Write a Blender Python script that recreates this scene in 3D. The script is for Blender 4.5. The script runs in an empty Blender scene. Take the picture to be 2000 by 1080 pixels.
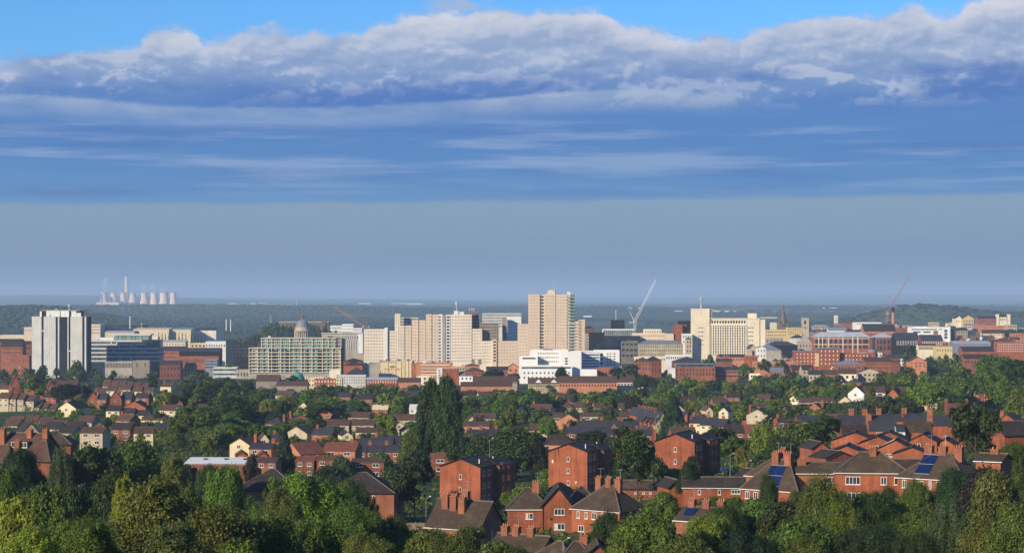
import bpy, math, random
import numpy as np
from mathutils import Vector

random.seed(7)
scene = bpy.context.scene
COL = scene.collection
F = 4050.0      # focal length in photo pixels
HY = 575.0      # photo row of eye level
CH = 100.0      # camera height
rad = math.radians

# ---------------------------------------------------------------- terrain
PD = [-500, 0, 60, 120, 200, 300, 400, 470, 620, 900, 1150, 1400, 1650, 1900, 2300, 3000, 4000, 6000, 9000, 13000, 15500, 20000, 30000, 45000]
PV = [0, 2, 10, 19, 32, 45.5, 50, 51, 54, 58, 60.8, 64, 68.5, 74, 80, 84, 86, 88, 90, 88, 80, 84, 64, 64]
BUMPS = [(80, 350, 60, 90, 6.5), (300, 1000, 68, 260, 20), (620, 2900, 330, 520, 34), (-308, 2900, 48, 90, 32),
         (-1290, 5500, 170, 420, 56), (1075, 5500, 120, 300, 44), (1400, 5600, 260, 300, 34), (-1500, 9000, 1000, 700, 38),
         (-120, 800, 30, 120, 0.0), (2600, 11500, 1200, 900, 16), (400, 10500, 1500, 900, 22), (-118, 450, 32, 70, 5.5), (-205, 930, 60, 120, 3.5), (125, 540, 62, 120, 9.5), (165, 930, 30, 80, 4), (70, 440, 30, 60, 2)]
def gz(X, D):
    z = CH - np.interp(D, PD, PV)
    for bx, bd, sx, sd, a in BUMPS:
        z = z + a * np.exp(-0.5 * (((X - bx) / sx) ** 2 + ((D - bd) / sd) ** 2))
    return z
def gnd(X, D): return float(gz(np.float64(X), np.float64(D)))
def px(x, D): return (x - 1000.0) / F * D
def pz(y, D): return CH - (y - HY) / F * D
def row(z, D): return HY + (CH - z) * F / D

# ---------------------------------------------------------------- materials
MATS = {}
def newmat(name):
    m = bpy.data.materials.new(name); m.use_nodes = True
    return m, m.node_tree, m.node_tree.nodes['Principled BSDF']
def surf(name, rgb, var=.18, scale=.25, rough=.85, rows=None, rowd=.75, cols=None, spec=.25, streak=0., metal=0., patch=None):
    """Procedural surface: two scales of mottling, optional courses (rows) and seams (cols)."""
    m, nt, b = newmat(name); N = nt.nodes; L = nt.links
    b.inputs['Roughness'].default_value = rough
    b.inputs['Specular IOR Level'].default_value = spec
    b.inputs['Metallic'].default_value = metal
    tc = N.new('ShaderNodeTexCoord'); oi = N.new('ShaderNodeObjectInfo')
    ad = N.new('ShaderNodeVectorMath'); ad.operation = 'ADD'
    sc_ = N.new('ShaderNodeVectorMath'); sc_.operation = 'SCALE'; sc_.inputs[0].default_value = (37, 19, 53)
    L.new(oi.outputs['Random'], sc_.inputs['Scale']); L.new(tc.outputs['Object'], ad.inputs[0]); L.new(sc_.outputs[0], ad.inputs[1])
    def noise(s, vec, det=4):
        n = N.new('ShaderNodeTexNoise'); n.inputs['Scale'].default_value = s; n.inputs['Detail'].default_value = det
        n.inputs['Roughness'].default_value = .6
        L.new(vec, n.inputs['Vector']); return n.outputs['Fac']
    def mr(v, a, b_, c, d):
        r = N.new('ShaderNodeMapRange'); r.inputs['From Min'].default_value = a; r.inputs['From Max'].default_value = b_
        r.inputs['To Min'].default_value = c; r.inputs['To Max'].default_value = d; L.new(v, r.inputs['Value']); return r.outputs[0]
    def mul(a, b_):
        q = N.new('ShaderNodeMath'); q.operation = 'MULTIPLY'; L.new(a, q.inputs[0]); L.new(b_, q.inputs[1]); return q.outputs[0]
    f = mr(noise(scale, ad.outputs[0]), .3, .7, 1 - var, 1 + var)
    f = mul(f, mr(noise(scale * 9, ad.outputs[0], 2), .3, .7, 1 - var * .5, 1 + var * .5))
    f = mul(f, mr(oi.outputs['Random'], 0, 1, 1 - var * .5, 1 + var * .5))
    if streak:
        mp = N.new('ShaderNodeMapping'); mp.inputs['Scale'].default_value = (1.3, 1.3, .07); L.new(ad.outputs[0], mp.inputs['Vector'])
        f = mul(f, mr(noise(1.0, mp.outputs[0]), .4, .75, 1, 1 - streak))
    if rows or cols:
        sp = N.new('ShaderNodeSeparateXYZ'); L.new(tc.outputs['Object'], sp.inputs[0])
        for per, ax in ((rows, 'Z'), (cols, 'X')):
            if not per: continue
            q = N.new('ShaderNodeMath'); q.operation = 'MODULO'; q.inputs[1].default_value = 1.0
            d = N.new('ShaderNodeMath'); d.operation = 'DIVIDE'; d.inputs[1].default_value = per
            a1 = N.new('ShaderNodeMath'); a1.operation = 'ADD'; a1.inputs[1].default_value = 1000
            L.new(sp.outputs[ax], d.inputs[0]); L.new(d.outputs[0], a1.inputs[0]); L.new(a1.outputs[0], q.inputs[0])
            g = N.new('ShaderNodeMath'); g.operation = 'GREATER_THAN'; g.inputs[1].default_value = .86; L.new(q.outputs[0], g.inputs[0])
            f = mul(f, mr(g.outputs[0], 0, 1, 1, rowd))
    base = N.new('ShaderNodeRGB'); base.outputs[0].default_value = (*rgb, 1)
    col = base.outputs[0]
    if patch:
        mx = N.new('ShaderNodeMix'); mx.data_type = 'RGBA'; L.new(col, mx.inputs['A']); mx.inputs['B'].default_value = (*patch, 1)
        L.new(mr(noise(scale * 2.5, ad.outputs[0], 6), .5, .68, 0, .75), mx.inputs['Factor']); col = mx.outputs['Result']
    vm = N.new('ShaderNodeVectorMath'); vm.operation = 'SCALE'; L.new(col, vm.inputs[0]); L.new(f, vm.inputs['Scale'])
    L.new(vm.outputs[0], b.inputs['Base Color'])
    MATS[name] = m; return m
def ribbon(name, glass, frame, per, duty=.6):
    """One storey's run of panes: panes and frame posts alternate along the band."""
    m, nt, b = newmat(name); N = nt.nodes; L = nt.links
    tc = N.new('ShaderNodeTexCoord'); sp = N.new('ShaderNodeSeparateXYZ'); L.new(tc.outputs['Object'], sp.inputs[0])
    ax = N.new('ShaderNodeMath'); ax.operation = 'ADD'; L.new(sp.outputs['X'], ax.inputs[0]); L.new(sp.outputs['Y'], ax.inputs[1])
    d = N.new('ShaderNodeMath'); d.operation = 'DIVIDE'; d.inputs[1].default_value = per; L.new(ax.outputs[0], d.inputs[0])
    fr = N.new('ShaderNodeMath'); fr.operation = 'FRACT'; L.new(d.outputs[0], fr.inputs[0])
    g = N.new('ShaderNodeMath'); g.operation = 'LESS_THAN'; g.inputs[1].default_value = duty; L.new(fr.outputs[0], g.inputs[0])
    fl = N.new('ShaderNodeMath'); fl.operation = 'FLOOR'; L.new(d.outputs[0], fl.inputs[0])
    oi = N.new('ShaderNodeObjectInfo')
    cb = N.new('ShaderNodeCombineXYZ'); L.new(fl.outputs[0], cb.inputs[0]); L.new(oi.outputs['Random'], cb.inputs[1])
    wn = N.new('ShaderNodeTexWhiteNoise'); wn.noise_dimensions = '3D'; L.new(cb.outputs[0], wn.inputs['Vector'])
    r = N.new('ShaderNodeMapRange'); r.inputs['To Min'].default_value = .35; r.inputs['To Max'].default_value = 2.2; L.new(wn.outputs['Value'], r.inputs['Value'])
    gc = N.new('ShaderNodeVectorMath'); gc.operation = 'SCALE'; gc.inputs[0].default_value = glass; L.new(r.outputs[0], gc.inputs['Scale'])
    mx = N.new('ShaderNodeMix'); mx.data_type = 'RGBA'; L.new(g.outputs[0], mx.inputs['Factor'])
    mx.inputs['A'].default_value = (*frame, 1); L.new(gc.outputs[0], mx.inputs['B']); L.new(mx.outputs['Result'], b.inputs['Base Color'])
    rr = N.new('ShaderNodeMapRange'); rr.inputs['To Min'].default_value = .7; rr.inputs['To Max'].default_value = .15; L.new(g.outputs[0], rr.inputs['Value'])
    L.new(rr.outputs[0], b.inputs['Roughness'])
    MATS[name] = m; return m

surf('brick', (.31, .115, .062), .26, .3, rows=.45, rowd=.84, streak=.35, patch=(.22, .10, .07))
surf('brick_dark', (.20, .072, .042), .2, .35, rows=.6, rowd=.9, streak=.2)
surf('brick_pale', (.46, .2, .11), .18, .3, rows=.6, rowd=.92, streak=.15)
surf('brick_bright', (.32, .096, .043), .24, .3, rows=.45, rowd=.84, streak=.35, patch=(.24, .085, .05))
surf('cream', (.74, .655, .47), .1, .15, streak=.2)
surf('render_cream', (.64, .54, .34), .12, .3, streak=.15)
surf('white', (.68, .68, .64), .1, .15, streak=.15)
surf('white_clean', (.74, .74, .70), .06, .1)
surf('panel_grey', (.53, .54, .50), .1, .12, cols=1.8, rowd=.8, streak=.15)
surf('concrete', (.36, .33, .28), .18, .12, streak=.3)
surf('concrete_dark', (.17, .16, .14), .2, .12, streak=.3)
surf('stone', (.46, .39, .27), .18, .2, streak=.3)
surf('stone_dark', (.17, .13, .085), .25, .2, streak=.3)
surf('pink_panel', (.68, .51, .345), .08, .1, cols=2.4, rowd=.9, streak=.12)
surf('pale_panel', (.68, .545, .395), .08, .1, cols=2.4, rowd=.9, streak=.12)
surf('beige_panel', (.71, .61, .46), .07, .1, cols=2.4, rowd=.9, streak=.12)
surf('tile_dark', (.036, .028, .026), .25, .5, rows=.32, rowd=.7, patch=(.075, .06, .04))
surf('tile_brown', (.10, .055, .038), .22, .5, rows=.32, rowd=.75, patch=(.07, .055, .04))
surf('tile_moss', (.07, .048, .032), .28, .3, rows=.32, rowd=.7, patch=(.105, .088, .05))
surf('tile_red', (.19, .065, .04), .2, .5, rows=.32, rowd=.75, patch=(.11, .06, .045))
surf('slate', (.044, .045, .052), .22, .5, rows=.3, rowd=.8, rough=.6)
surf('lead', (.20, .22, .25), .15, .6, rough=.5)
surf('metal_roof', (.42, .44, .46), .12, .15, rough=.5, cols=1.2)
surf('felt', (.10, .10, .10), .3, .2)
surf('gravel_roof', (.30, .28, .25), .3, .2)
surf('dark', (.014, .015, .018), .3, .3, rough=.6, spec=.1)
surf('navy', (.016, .022, .034), .3, .3, rough=.5, spec=.1)
surf('trim', (.66, .64, .58), .06, .5, rough=.6)
surf('pot', (.42, .19, .09), .2, 1.5)
surf('crane_red', (.42, .17, .12), .1, 1, rough=.5)
surf('crane_orange', (.52, .22, .07), .1, 1, rough=.5)
surf('crane_white', (.66, .68, .68), .1, 1, rough=.5)
surf('copper_green', (.06, .26, .19), .2, .4, rough=.5)
surf('steel', (.32, .33, .34), .15, 1, rough=.4, metal=.4)
surf('timber', (.22, .17, .12), .25, .6, cols=.3)
surf('bark', (.075, .055, .04), .3, 1.5)
surf('bark_birch', (.42, .38, .31), .3, 1.5)
surf('car_paint', (.05, .09, .2), .05, 1, rough=.25)
surf('rubber', (.02, .02, .02), .1, 1)
surf('ridge', (.15, .115, .08), .3, .8)
surf('red_ridge', (.42, .09, .05), .15, 1)
surf('cooling', (.92, .68, .46), .1, .02, streak=.2)
surf('orange_text', (.70, .26, .06), .02, 1)
surf('green_panel', (.20, .33, .28), .12, .3, rough=.4)
surf('sand_panel', (.58, .45, .22), .1, .2, streak=.1)
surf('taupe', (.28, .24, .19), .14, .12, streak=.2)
surf('curtain', (.55, .52, .46), .2, 2.0)
def glassmat(name, rgb, rough=.12, spec=.6, var=.6):  # strong mottling of the base colour stands in for uneven reflections
    m = surf(name, rgb, var, .4, rough, spec=spec); return m
glassmat('glass', (.028, .035, .045)); glassmat('glass_blue', (.03, .055, .09)); glassmat('glass_green', (.055, .10, .095))
glassmat('solar', (.008, .022, .085), .12, .7, .25)
ribbon('ribbon', (.10, .095, .09), (.74, .70, .62), 1.35, .5)
ribbon('ribbon_white', (.05, .055, .065), (.66, .64, .58), 2.2, .62)
ribbon('ribbon_dark', (.02, .024, .03), (.06, .065, .07), 1.6, .8)
ribbon('ribbon_blue', (.03, .055, .085), (.10, .13, .17), 2.2, .85)
ribbon('ribbon_green', (.06, .15, .13), (.34, .38, .36), 1.5, .7)

def leafmat(name, mixed, var=1.0):
    m, nt, b = newmat(name); N = nt.nodes; L = nt.links
    oi = N.new('ShaderNodeObjectInfo'); ge = N.new('ShaderNodeNewGeometry')
    r = N.new('ShaderNodeMapRange'); r.inputs['To Min'].default_value = 1 - .4 * var; r.inputs['To Max'].default_value = 1 + .45 * var
    L.new(ge.outputs['Random Per Island'], r.inputs['Value'])
    hs = N.new('ShaderNodeHueSaturation'); L.new(oi.outputs['Color'], hs.inputs['Color']); L.new(r.outputs[0], hs.inputs['Value'])
    ml = N.new('ShaderNodeMath'); ml.operation = 'MULTIPLY'; ml.inputs[1].default_value = 7.31; L.new(ge.outputs['Random Per Island'], ml.inputs[0])
    fr = N.new('ShaderNodeMath'); fr.operation = 'FRACT'; L.new(ml.outputs[0], fr.inputs[0])
    h = N.new('ShaderNodeMapRange'); h.inputs['To Min'].default_value = .485; h.inputs['To Max'].default_value = .515; L.new(fr.outputs[0], h.inputs['Value'])
    L.new(h.outputs[0], hs.inputs['Hue'])
    tc = N.new('ShaderNodeTexCoord'); nz_ = N.new('ShaderNodeTexNoise'); nz_.inputs['Scale'].default_value = 5.5; L.new(tc.outputs['Object'], nz_.inputs['Vector'])
    q = N.new('ShaderNodeMapRange'); q.inputs['From Min'].default_value = .32; q.inputs['From Max'].default_value = .68; q.inputs['To Min'].default_value = .7; q.inputs['To Max'].default_value = 1.4; L.new(nz_.outputs['Fac'], q.inputs['Value'])
    vm = N.new('ShaderNodeMath'); vm.operation = 'MULTIPLY'; L.new(q.outputs[0], vm.inputs[0]); L.new(r.outputs[0], vm.inputs[1]); L.new(vm.outputs[0], hs.inputs['Value'])
    if mixed:
        at = N.new('ShaderNodeAttribute'); at.attribute_name = 'tint'; L.new(at.outputs['Color'], hs.inputs['Color'])
    b.inputs['Roughness'].default_value = .6; b.inputs['Specular IOR Level'].default_value = .25
    L.new(hs.outputs[0], b.inputs['Base Color'])
    tr = N.new('ShaderNodeBsdfTranslucent'); L.new(hs.outputs[0], tr.inputs['Color'])
    mx = N.new('ShaderNodeMixShader'); mx.inputs[0].default_value = .22
    L.new(b.outputs[0], mx.inputs[1]); L.new(tr.outputs[0], mx.inputs[2]); L.new(mx.outputs[0], N['Material Output'].inputs['Surface'])
    MATS[name] = m; return m
leafmat('foliage', False); leafmat('foliage_mixed', True); leafmat('woods', False, .25)

# ---------------------------------------------------------------- mesh helpers
def mesh(name, v, f, mat, smooth=False):
    me = bpy.data.meshes.new(name); me.from_pydata(v, [], f); me.materials.append(MATS[mat]); me.update()
    if smooth: me.polygons.foreach_set('use_smooth', [True] * len(me.polygons))
    return me
def obj(name, me, parent=None, loc=(0, 0, 0), rz=0, scale=None):
    o = bpy.data.objects.new(name, me); COL.objects.link(o)
    o.location = loc; o.rotation_euler = (0, 0, rz)
    if scale: o.scale = scale
    if parent: o.parent = parent
    return o
class MB:
    def __init__(s): s.v = []; s.f = []
    def add(s, v, f):
        n = len(s.v); s.v += [tuple(p) for p in v]; s.f += [tuple(i + n for i in q) for q in f]; return s
    def box(s, x0, x1, y0, y1, z0, z1):
        return s.add([(x0, y0, z0), (x1, y0, z0), (x1, y1, z0), (x0, y1, z0), (x0, y0, z1), (x1, y0, z1), (x1, y1, z1), (x0, y1, z1)],
                     [(0, 3, 2, 1), (4, 5, 6, 7), (0, 1, 5, 4), (1, 2, 6, 5), (2, 3, 7, 6), (3, 0, 4, 7)])
    def lathe(s, prof, cx=0, cy=0, n=24, caps=True):
        b = len(s.v); k = len(prof)
        for r, z in prof:
            for i in range(n):
                a = 2 * math.pi * i / n; s.v.append((cx + r * math.cos(a), cy + r * math.sin(a), z))
        for j in range(k - 1):
            for i in range(n):
                i2 = (i + 1) % n; s.f.append((b + j * n + i, b + j * n + i2, b + (j + 1) * n + i2, b + (j + 1) * n + i))
        if caps: s.f.append(tuple(b + (k - 1) * n + i for i in range(n)))
        return s
    def bar(s, p, q, w, w2=None):
        """Square bar from p to q."""
        p = Vector(p); q = Vector(q); d = (q - p).normalized()
        u = d.cross(Vector((0, 0, 1))); u = (u if u.length > .01 else Vector((1, 0, 0))).normalized(); t = d.cross(u)
        w2 = w if w2 is None else w2; V = []
        for c, ww in ((p, w), (q, w2)):
            for a, b_ in ((-1, -1), (1, -1), (1, 1), (-1, 1)): V.append(c + u * a * ww / 2 + t * b_ * ww / 2)
        return s.add(V, [(0, 1, 2, 3), (7, 6, 5, 4), (0, 4, 5, 1), (1, 5, 6, 2), (2, 6, 7, 3), (3, 7, 4, 0)])
    def build(s, name, mat, parent=None, loc=(0, 0, 0), rz=0, smooth=False):
        return obj(name, mesh(name, s.v, s.f, mat, smooth), parent, loc, rz)
_bc = {}
def boxmesh(name, w, d, h, mat):
    k = (round(w, 2), round(d, 2), round(h, 2), mat)
    if k not in _bc:
        _bc[k] = mesh(name, *(lambda m: (m.v, m.f))(MB().box(-w / 2, w / 2, -d / 2, d / 2, 0, h)), mat)
    return _bc[k]
def pbox(name, parent, x0, x1, y0, y1, z0, z1, mat):
    return obj(name, boxmesh(name, x1 - x0, y1 - y0, z1 - z0, mat), parent, ((x0 + x1) / 2, (y0 + y1) / 2, z0))

# ---------------------------------------------------------------- labels
THINGS = []      # (object, x, y, D)
AUTO = []
def thing(name, label, cat, X, D, z=None, rz=0, group=None, at=None):
    o = bpy.data.objects.new(name, None); COL.objects.link(o); o.empty_display_size = 1
    o.location = (X, D, gnd(X, D) if z is None else z); o.rotation_euler = (0, 0, rz)
    tag(o, label, cat, group); return o
def tag(o, label, cat, group=None):
    o['label'] = label; o['category'] = cat
    if group: o['group'] = group
    return o
def struct(o): o['kind'] = 'structure'; return o
PROT = []       # (x0, y0, x1, y1, D): parts of the view that loop-placed things in front must leave open

# ---------------------------------------------------------------- camera
cam = bpy.data.cameras.new('camera'); co = bpy.data.objects.new('camera', cam); COL.objects.link(co)
co.location = (0, 0, CH); co.rotation_euler = (rad(90), 0, 0)
cam.sensor_width = 36; cam.lens = 36 * F / 2000; cam.shift_y = (HY - 540) / 2000; cam.clip_start = 1; cam.clip_end = 90000
scene.camera = co
# ---------------------------------------------------------------- light
SUN_AZ, SUN_EL = 43, 20          # degrees to the left of straight behind the camera, and up
sl = bpy.data.lights.new('sun', 'SUN'); so = bpy.data.objects.new('sun', sl); COL.objects.link(so)
sd = Vector((-math.sin(rad(SUN_AZ)) * math.cos(rad(SUN_EL)), -math.cos(rad(SUN_AZ)) * math.cos(rad(SUN_EL)), math.sin(rad(SUN_EL))))
so.rotation_euler = sd.to_track_quat('Z', 'Y').to_euler(); so.location = (-200, -200, 400)
sl.energy = 5.0; sl.angle = rad(.53); sl.color = (1.0, .84, .62)
# ---------------------------------------------------------------- world: physical sky with a bank of clouds over it
w = bpy.data.worlds.new('World'); scene.world = w; w.use_nodes = True
nt = w.node_tree; N = nt.nodes; L = nt.links; N.clear()
def lk(a, b): L.new(a, b)
def M(op, a, b=None, c=None, clamp=False):
    n = N.new('ShaderNodeMath'); n.operation = op; n.use_clamp = clamp
    for i, q in enumerate((a, b, c)):
        if q is None: continue
        if isinstance(q, (int, float)): n.inputs[i].default_value = q
        else: lk(q, n.inputs[i])
    return n.outputs[0]
def MR(v, a, b, c=0., d=1., smooth=True):
    n = N.new('ShaderNodeMapRange'); n.interpolation_type = 'SMOOTHSTEP' if smooth else 'LINEAR'; lk(v, n.inputs['Value'])
    for k, q in zip(('From Min', 'From Max', 'To Min', 'To Max'), (a, b, c, d)): n.inputs[k].default_value = q
    return n.outputs[0]
def MIX(f, a, b):
    n = N.new('ShaderNodeMix'); n.data_type = 'RGBA'
    lk(f, n.inputs['Factor'])
    for k, q in (('A', a), ('B', b)):
        if isinstance(q, tuple): n.inputs[k].default_value = (*q, 1)
        else: lk(q, n.inputs[k])
    return n.outputs['Result']
def XYZ(x, y, z=0.):
    n = N.new('ShaderNodeCombineXYZ')
    for i, q in enumerate((x, y, z)):
        if isinstance(q, (int, float)): n.inputs[i].default_value = q
        else: lk(q, n.inputs[i])
    return n.outputs[0]
def NZ(vec, s, det=6, ro=.55, dist=0.):
    n = N.new('ShaderNodeTexNoise'); n.inputs['Scale'].default_value = s; n.inputs['Detail'].default_value = det
    n.inputs['Roughness'].default_value = ro; n.inputs['Distortion'].default_value = dist; lk(vec, n.inputs['Vector']); return n.outputs['Fac']
def CURVE(v, pts):
    """pts: (x, value) in photo-like degrees of azimuth, both rescaled to 0..1 for the node."""
    n = N.new('ShaderNodeFloatCurve'); c = n.mapping.curves[0]; c.points[0].location = (0, pts[0][1]); c.points[1].location = (1, pts[-1][1])
    for x, y in pts[1:-1]: c.points.new(x, y)
    n.mapping.update(); lk(v, n.inputs['Value']); return n.outputs[0]
def srgb(r, g, b):
    f = lambda c: (c / 255 / 12.92) if c / 255 <= .04045 else ((c / 255 + .055) / 1.055) ** 2.4
    return (f(r), f(g), f(b))
tc = N.new('ShaderNodeTexCoord'); sp = N.new('ShaderNodeSeparateXYZ'); lk(tc.outputs['Generated'], sp.inputs[0])
az = M('ARCTAN2', sp.outputs[0], sp.outputs[1]); el = M('ARCSINE', sp.outputs[2])
# the bank repeats itself (mirrored) round the compass; A runs -1..1 over 27.7 degrees, E is elevation in milliradian-like units
A = M('MULTIPLY', M('PINGPONG', M('ADD', az, .2446), .4892), 1 / .4892)      # 0..1
E = M('MULTIPLY', M('TANGENT', el), F)                                       # rows above eye level
Av = M('MULTIPLY', A, 2.0)
wx = M('MULTIPLY', Av, 1.0); wy = M('MULTIPLY', E, 1 / 1000)
pA = XYZ(wx, wy, 0)
Y = M('SUBTRACT', HY, E)     # as rows, falling downwards
n1 = NZ(XYZ(wx, M('MULTIPLY', wy, 1.6)), 7.0, 9, .62)
n2 = NZ(XYZ(wx, M('MULTIPLY', wy, 1.6), 3.1), 22.0, 6, .6)
# top edge of the bank
top = CURVE(A, [(0, .63), (.06, .58), (.10, .54), (.135, .48), (.145, .36), (.165, .33), (.19, .36), (.2, .46), (.22, .44), (.25, .31), (.30, .34), (.37, .26), (.41, .14), (.43, .14), (.46, .13), (.52, .11),
                (.58, .13), (.61, .26), (.63, .28), (.70, .37), (.76, .28), (.82, .20), (.86, .22), (.89, .14), (.92, .22), (.945, .10), (.97, .04), (1, .05)])
edge = M('ADD', M('ADD', M('MULTIPLY', top, 200), -4), M('ADD', M('MULTIPLY', M('SUBTRACT', n1, .5), 50), M('MULTIPLY', M('SUBTRACT', n2, .5), 46)))
dY = M('SUBTRACT', Y, edge)                 # >0 inside the bank
wob = M('ADD', Y, M('MULTIPLY', M('SUBTRACT', n1, .5), 60))
body_t = MR(wob, 40, 400, 0, 1, False)
cr = N.new('ShaderNodeValToRGB'); lk(body_t, cr.inputs[0]); cr.color_ramp.interpolation = 'B_SPLINE'
E_ = cr.color_ramp.elements
stops = [(0, (178, 190, 214)), (.16, (160, 178, 210)), (.28, (136, 160, 202)), (.37, (112, 146, 198)), (.45, (78, 124, 190)), (.54, (86, 132, 194)), (.64, (80, 128, 190)), (.74, (82, 132, 192)), (.86, (88, 138, 192)), (1, (96, 142, 190))]
E_[0].position = 0; E_[0].color = (*srgb(*stops[0][1]), 1); E_[1].position = 1; E_[1].color = (*srgb(*stops[-1][1]), 1)
for p_, c_ in stops[1:-1]:
    e = E_.new(p_); e.color = (*srgb(*c_), 1)
body = cr.outputs[0]
# lit billows in the upper bank: brightness from the slope of the noise towards the sun (upper left)
def fb(dx, dy):
    return NZ(XYZ(M('ADD', wx, dx), M('MULTIPLY', M('ADD', wy, dy), 1.9), 7.7), 5.2, 7, .52, .15)
rel = M('SUBTRACT', fb(0, 0), fb(-.02, .024))
fa = NZ(XYZ(wx, M('MULTIPLY', wy, 1.8), 2.2), 19, 8, .6, .3); fb2 = NZ(XYZ(M('ADD', wx, -.008), M('MULTIPLY', M('ADD', wy, .010), 1.8), 2.2), 19, 8, .6, .3)
rel = M('ADD', rel, M('MULTIPLY', M('SUBTRACT', fa, fb2), .55))
relf = MR(rel, -.01, .12, 0, 1)
inup = M('MULTIPLY', MR(Y, 175, 225, 1, 0), MR(dY, -10, 8))
hole = MR(NZ(XYZ(M('MULTIPLY', wx, .55), M('MULTIPLY', wy, 2.0), 1.3), 6.0, 5, .55), .50, .66)
c1 = MIX(M('MULTIPLY', M('MULTIPLY', relf, inup), .56), body, srgb(196, 204, 222))
reld = MR(rel, -.13, 0, 1, 0)
c1 = MIX(M('MULTIPLY', M('MULTIPLY', reld, inup), .38), c1, srgb(108, 140, 188))
c1 = MIX(M('MULTIPLY', M('MULTIPLY', hole, MR(Y, 110, 150)), M('MULTIPLY', MR(Y, 185, 240, 1, 0), .75)), c1, srgb(70, 112, 184))
# bright rim on the crest
rim = M('MULTIPLY', MR(dY, 0, 10), MR(M('ADD', dY, M('MULTIPLY', M('SUBTRACT', n2, .5), 60)), 12, 60, 1, 0)); rimn = M('MAXIMUM', MR(NZ(XYZ(wx, wy, 5), 4.2, 3, .5), .42, .64), MR(A, .84, .93))
c1 = MIX(M('MULTIPLY', M('MULTIPLY', rim, rimn), .6), c1, srgb(222, 222, 230))
# long lens-shaped streak
stk = CURVE(A, [(0, .55), (.05, .56), (.12, .66), (.2, .76), (.3, .76), (.4, .64), (.5, .46), (.56, .36), (.6, .30), (.66, .35), (.72, .44), (.78, .55), (.9, .6), (1, .6)])
sy = M('ADD', M('MULTIPLY', stk, 80), 150)
dS = M('ADD', M('SUBTRACT', Y, sy), M('MULTIPLY', M('SUBTRACT', n2, .5), 14))
slope = M('MULTIPLY', M('MULTIPLY', MR(dS, -3, 8), MR(dS, 2, 56, 1, 0)), MR(NZ(XYZ(wx, M('MULTIPLY', wy, 3), 8), 5, 5, .55), .3, .65, .35, 1)); sfade = MR(A, .66, .76, 1, 0)
c1 = MIX(M('MULTIPLY', M('MULTIPLY', slope, sfade), .8), c1, srgb(164, 182, 206))
above = M('MULTIPLY', M('MULTIPLY', MR(M('ADD', dS, M('MULTIPLY', M('SUBTRACT', n1, .5), 60)), -58, -18), MR(dS, -4, 5, 1, 0)), M('MULTIPLY', MR(A, .15, .26), MR(A, .5, .62, 1, .3)))
c1 = MIX(M('MULTIPLY', M('MULTIPLY', above, sfade), .6), c1, srgb(72, 114, 186))
# thin level veils lower down
st = NZ(XYZ(M('MULTIPLY', wx, .8), M('MULTIPLY', wy, 13), 2), 2.6, 8, .6)
stm = M('MULTIPLY', M('MULTIPLY', MR(st, .47, .66), MR(Y, 215, 260)), MR(Y, 340, 394, 1, .15))
c1 = MIX(M('MULTIPLY', stm, .62), c1, srgb(150, 172, 208))
stn = M('MULTIPLY', MR(NZ(XYZ(M('MULTIPLY', wx, .6), M('MULTIPLY', wy, 8), 9), 3.0, 5, .5), .5, .68), MR(Y, 230, 262))
c1 = MIX(M('MULTIPLY', stn, .35), c1, srgb(66, 106, 174))
# lower, hazier air under the bank's far edge
bot = M('ADD', Y, M('ADD', M('MULTIPLY', A, 22), M('MULTIPLY', M('SUBTRACT', NZ(XYZ(wx, wy, 4), 9, 6, .6), .5), 16)))
lowc = N.new('ShaderNodeValToRGB'); lk(MR(Y, 395, 575, 0, 1, False), lowc.inputs[0]); E2 = lowc.color_ramp.elements
E2[0].color = (*srgb(130, 157, 181), 1); E2[1].color = (*srgb(102, 124, 158), 1)
e = E2.new(.45); e.color = (*srgb(124, 146, 172), 1)
ls = M('MULTIPLY', MR(NZ(XYZ(M('MULTIPLY', wx, .5), M('MULTIPLY', wy, 9), 6), 3.4, 4, .5), .5, .6), MR(Y, 440, 500))
lc = MIX(M('MULTIPLY', ls, .45), lowc.outputs[0], srgb(112, 136, 170))
c2 = MIX(MR(bot, 397, 410), c1, lc)
mask = MR(M('ADD', dY, M('MULTIPLY', M('SUBTRACT', fa, .5), 30)), -9, 15)
puff = NZ(XYZ(wx, M('MULTIPLY', wy, 1.5), 12), 9.0, 7, .6)
bl = M('MULTIPLY', MR(Y, -40, 0), MR(M('ABSOLUTE', M('SUBTRACT', A, .455)), .02, .05, 1, 0))
puffm = M('MULTIPLY', M('MULTIPLY', MR(puff, .46, .60), bl), .8)
mask = M('MAXIMUM', mask, puffm)
c2 = MIX(M('MULTIPLY', puffm, MR(dY, 0, 5, 1, 0)), c2, srgb(165, 180, 214))
sky = N.new('ShaderNodeTexSky'); sky.sky_type = 'NISHITA'; sky.sun_disc = False
sky.sun_elevation = rad(SUN_EL); sky.sun_rotation = rad(180 + SUN_AZ); sky.altitude = 100; sky.ozone_density = 2.2; sky.air_density = 1.0; sky.dust_density = .3
tint = N.new('ShaderNodeMix'); tint.data_type = 'RGBA'; tint.blend_type = 'MULTIPLY'; tint.inputs['Factor'].default_value = 1
lk(sky.outputs[0], tint.inputs['A']); tint.inputs['B'].default_value = (.36, .74, 1.22, 1)
b1 = N.new('ShaderNodeBackground'); lk(tint.outputs['Result'], b1.inputs[0]); b1.inputs[1].default_value = .11
b2 = N.new('ShaderNodeBackground'); lk(c2, b2.inputs[0]); b2.inputs[1].default_value = .88
ms = N.new('ShaderNodeMixShader'); lk(mask, ms.inputs[0]); lk(b1.outputs[0], ms.inputs[1]); lk(b2.outputs[0], ms.inputs[2])
wo = N.new('ShaderNodeOutputWorld'); lk(ms.outputs[0], wo.inputs['Surface'])
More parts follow.
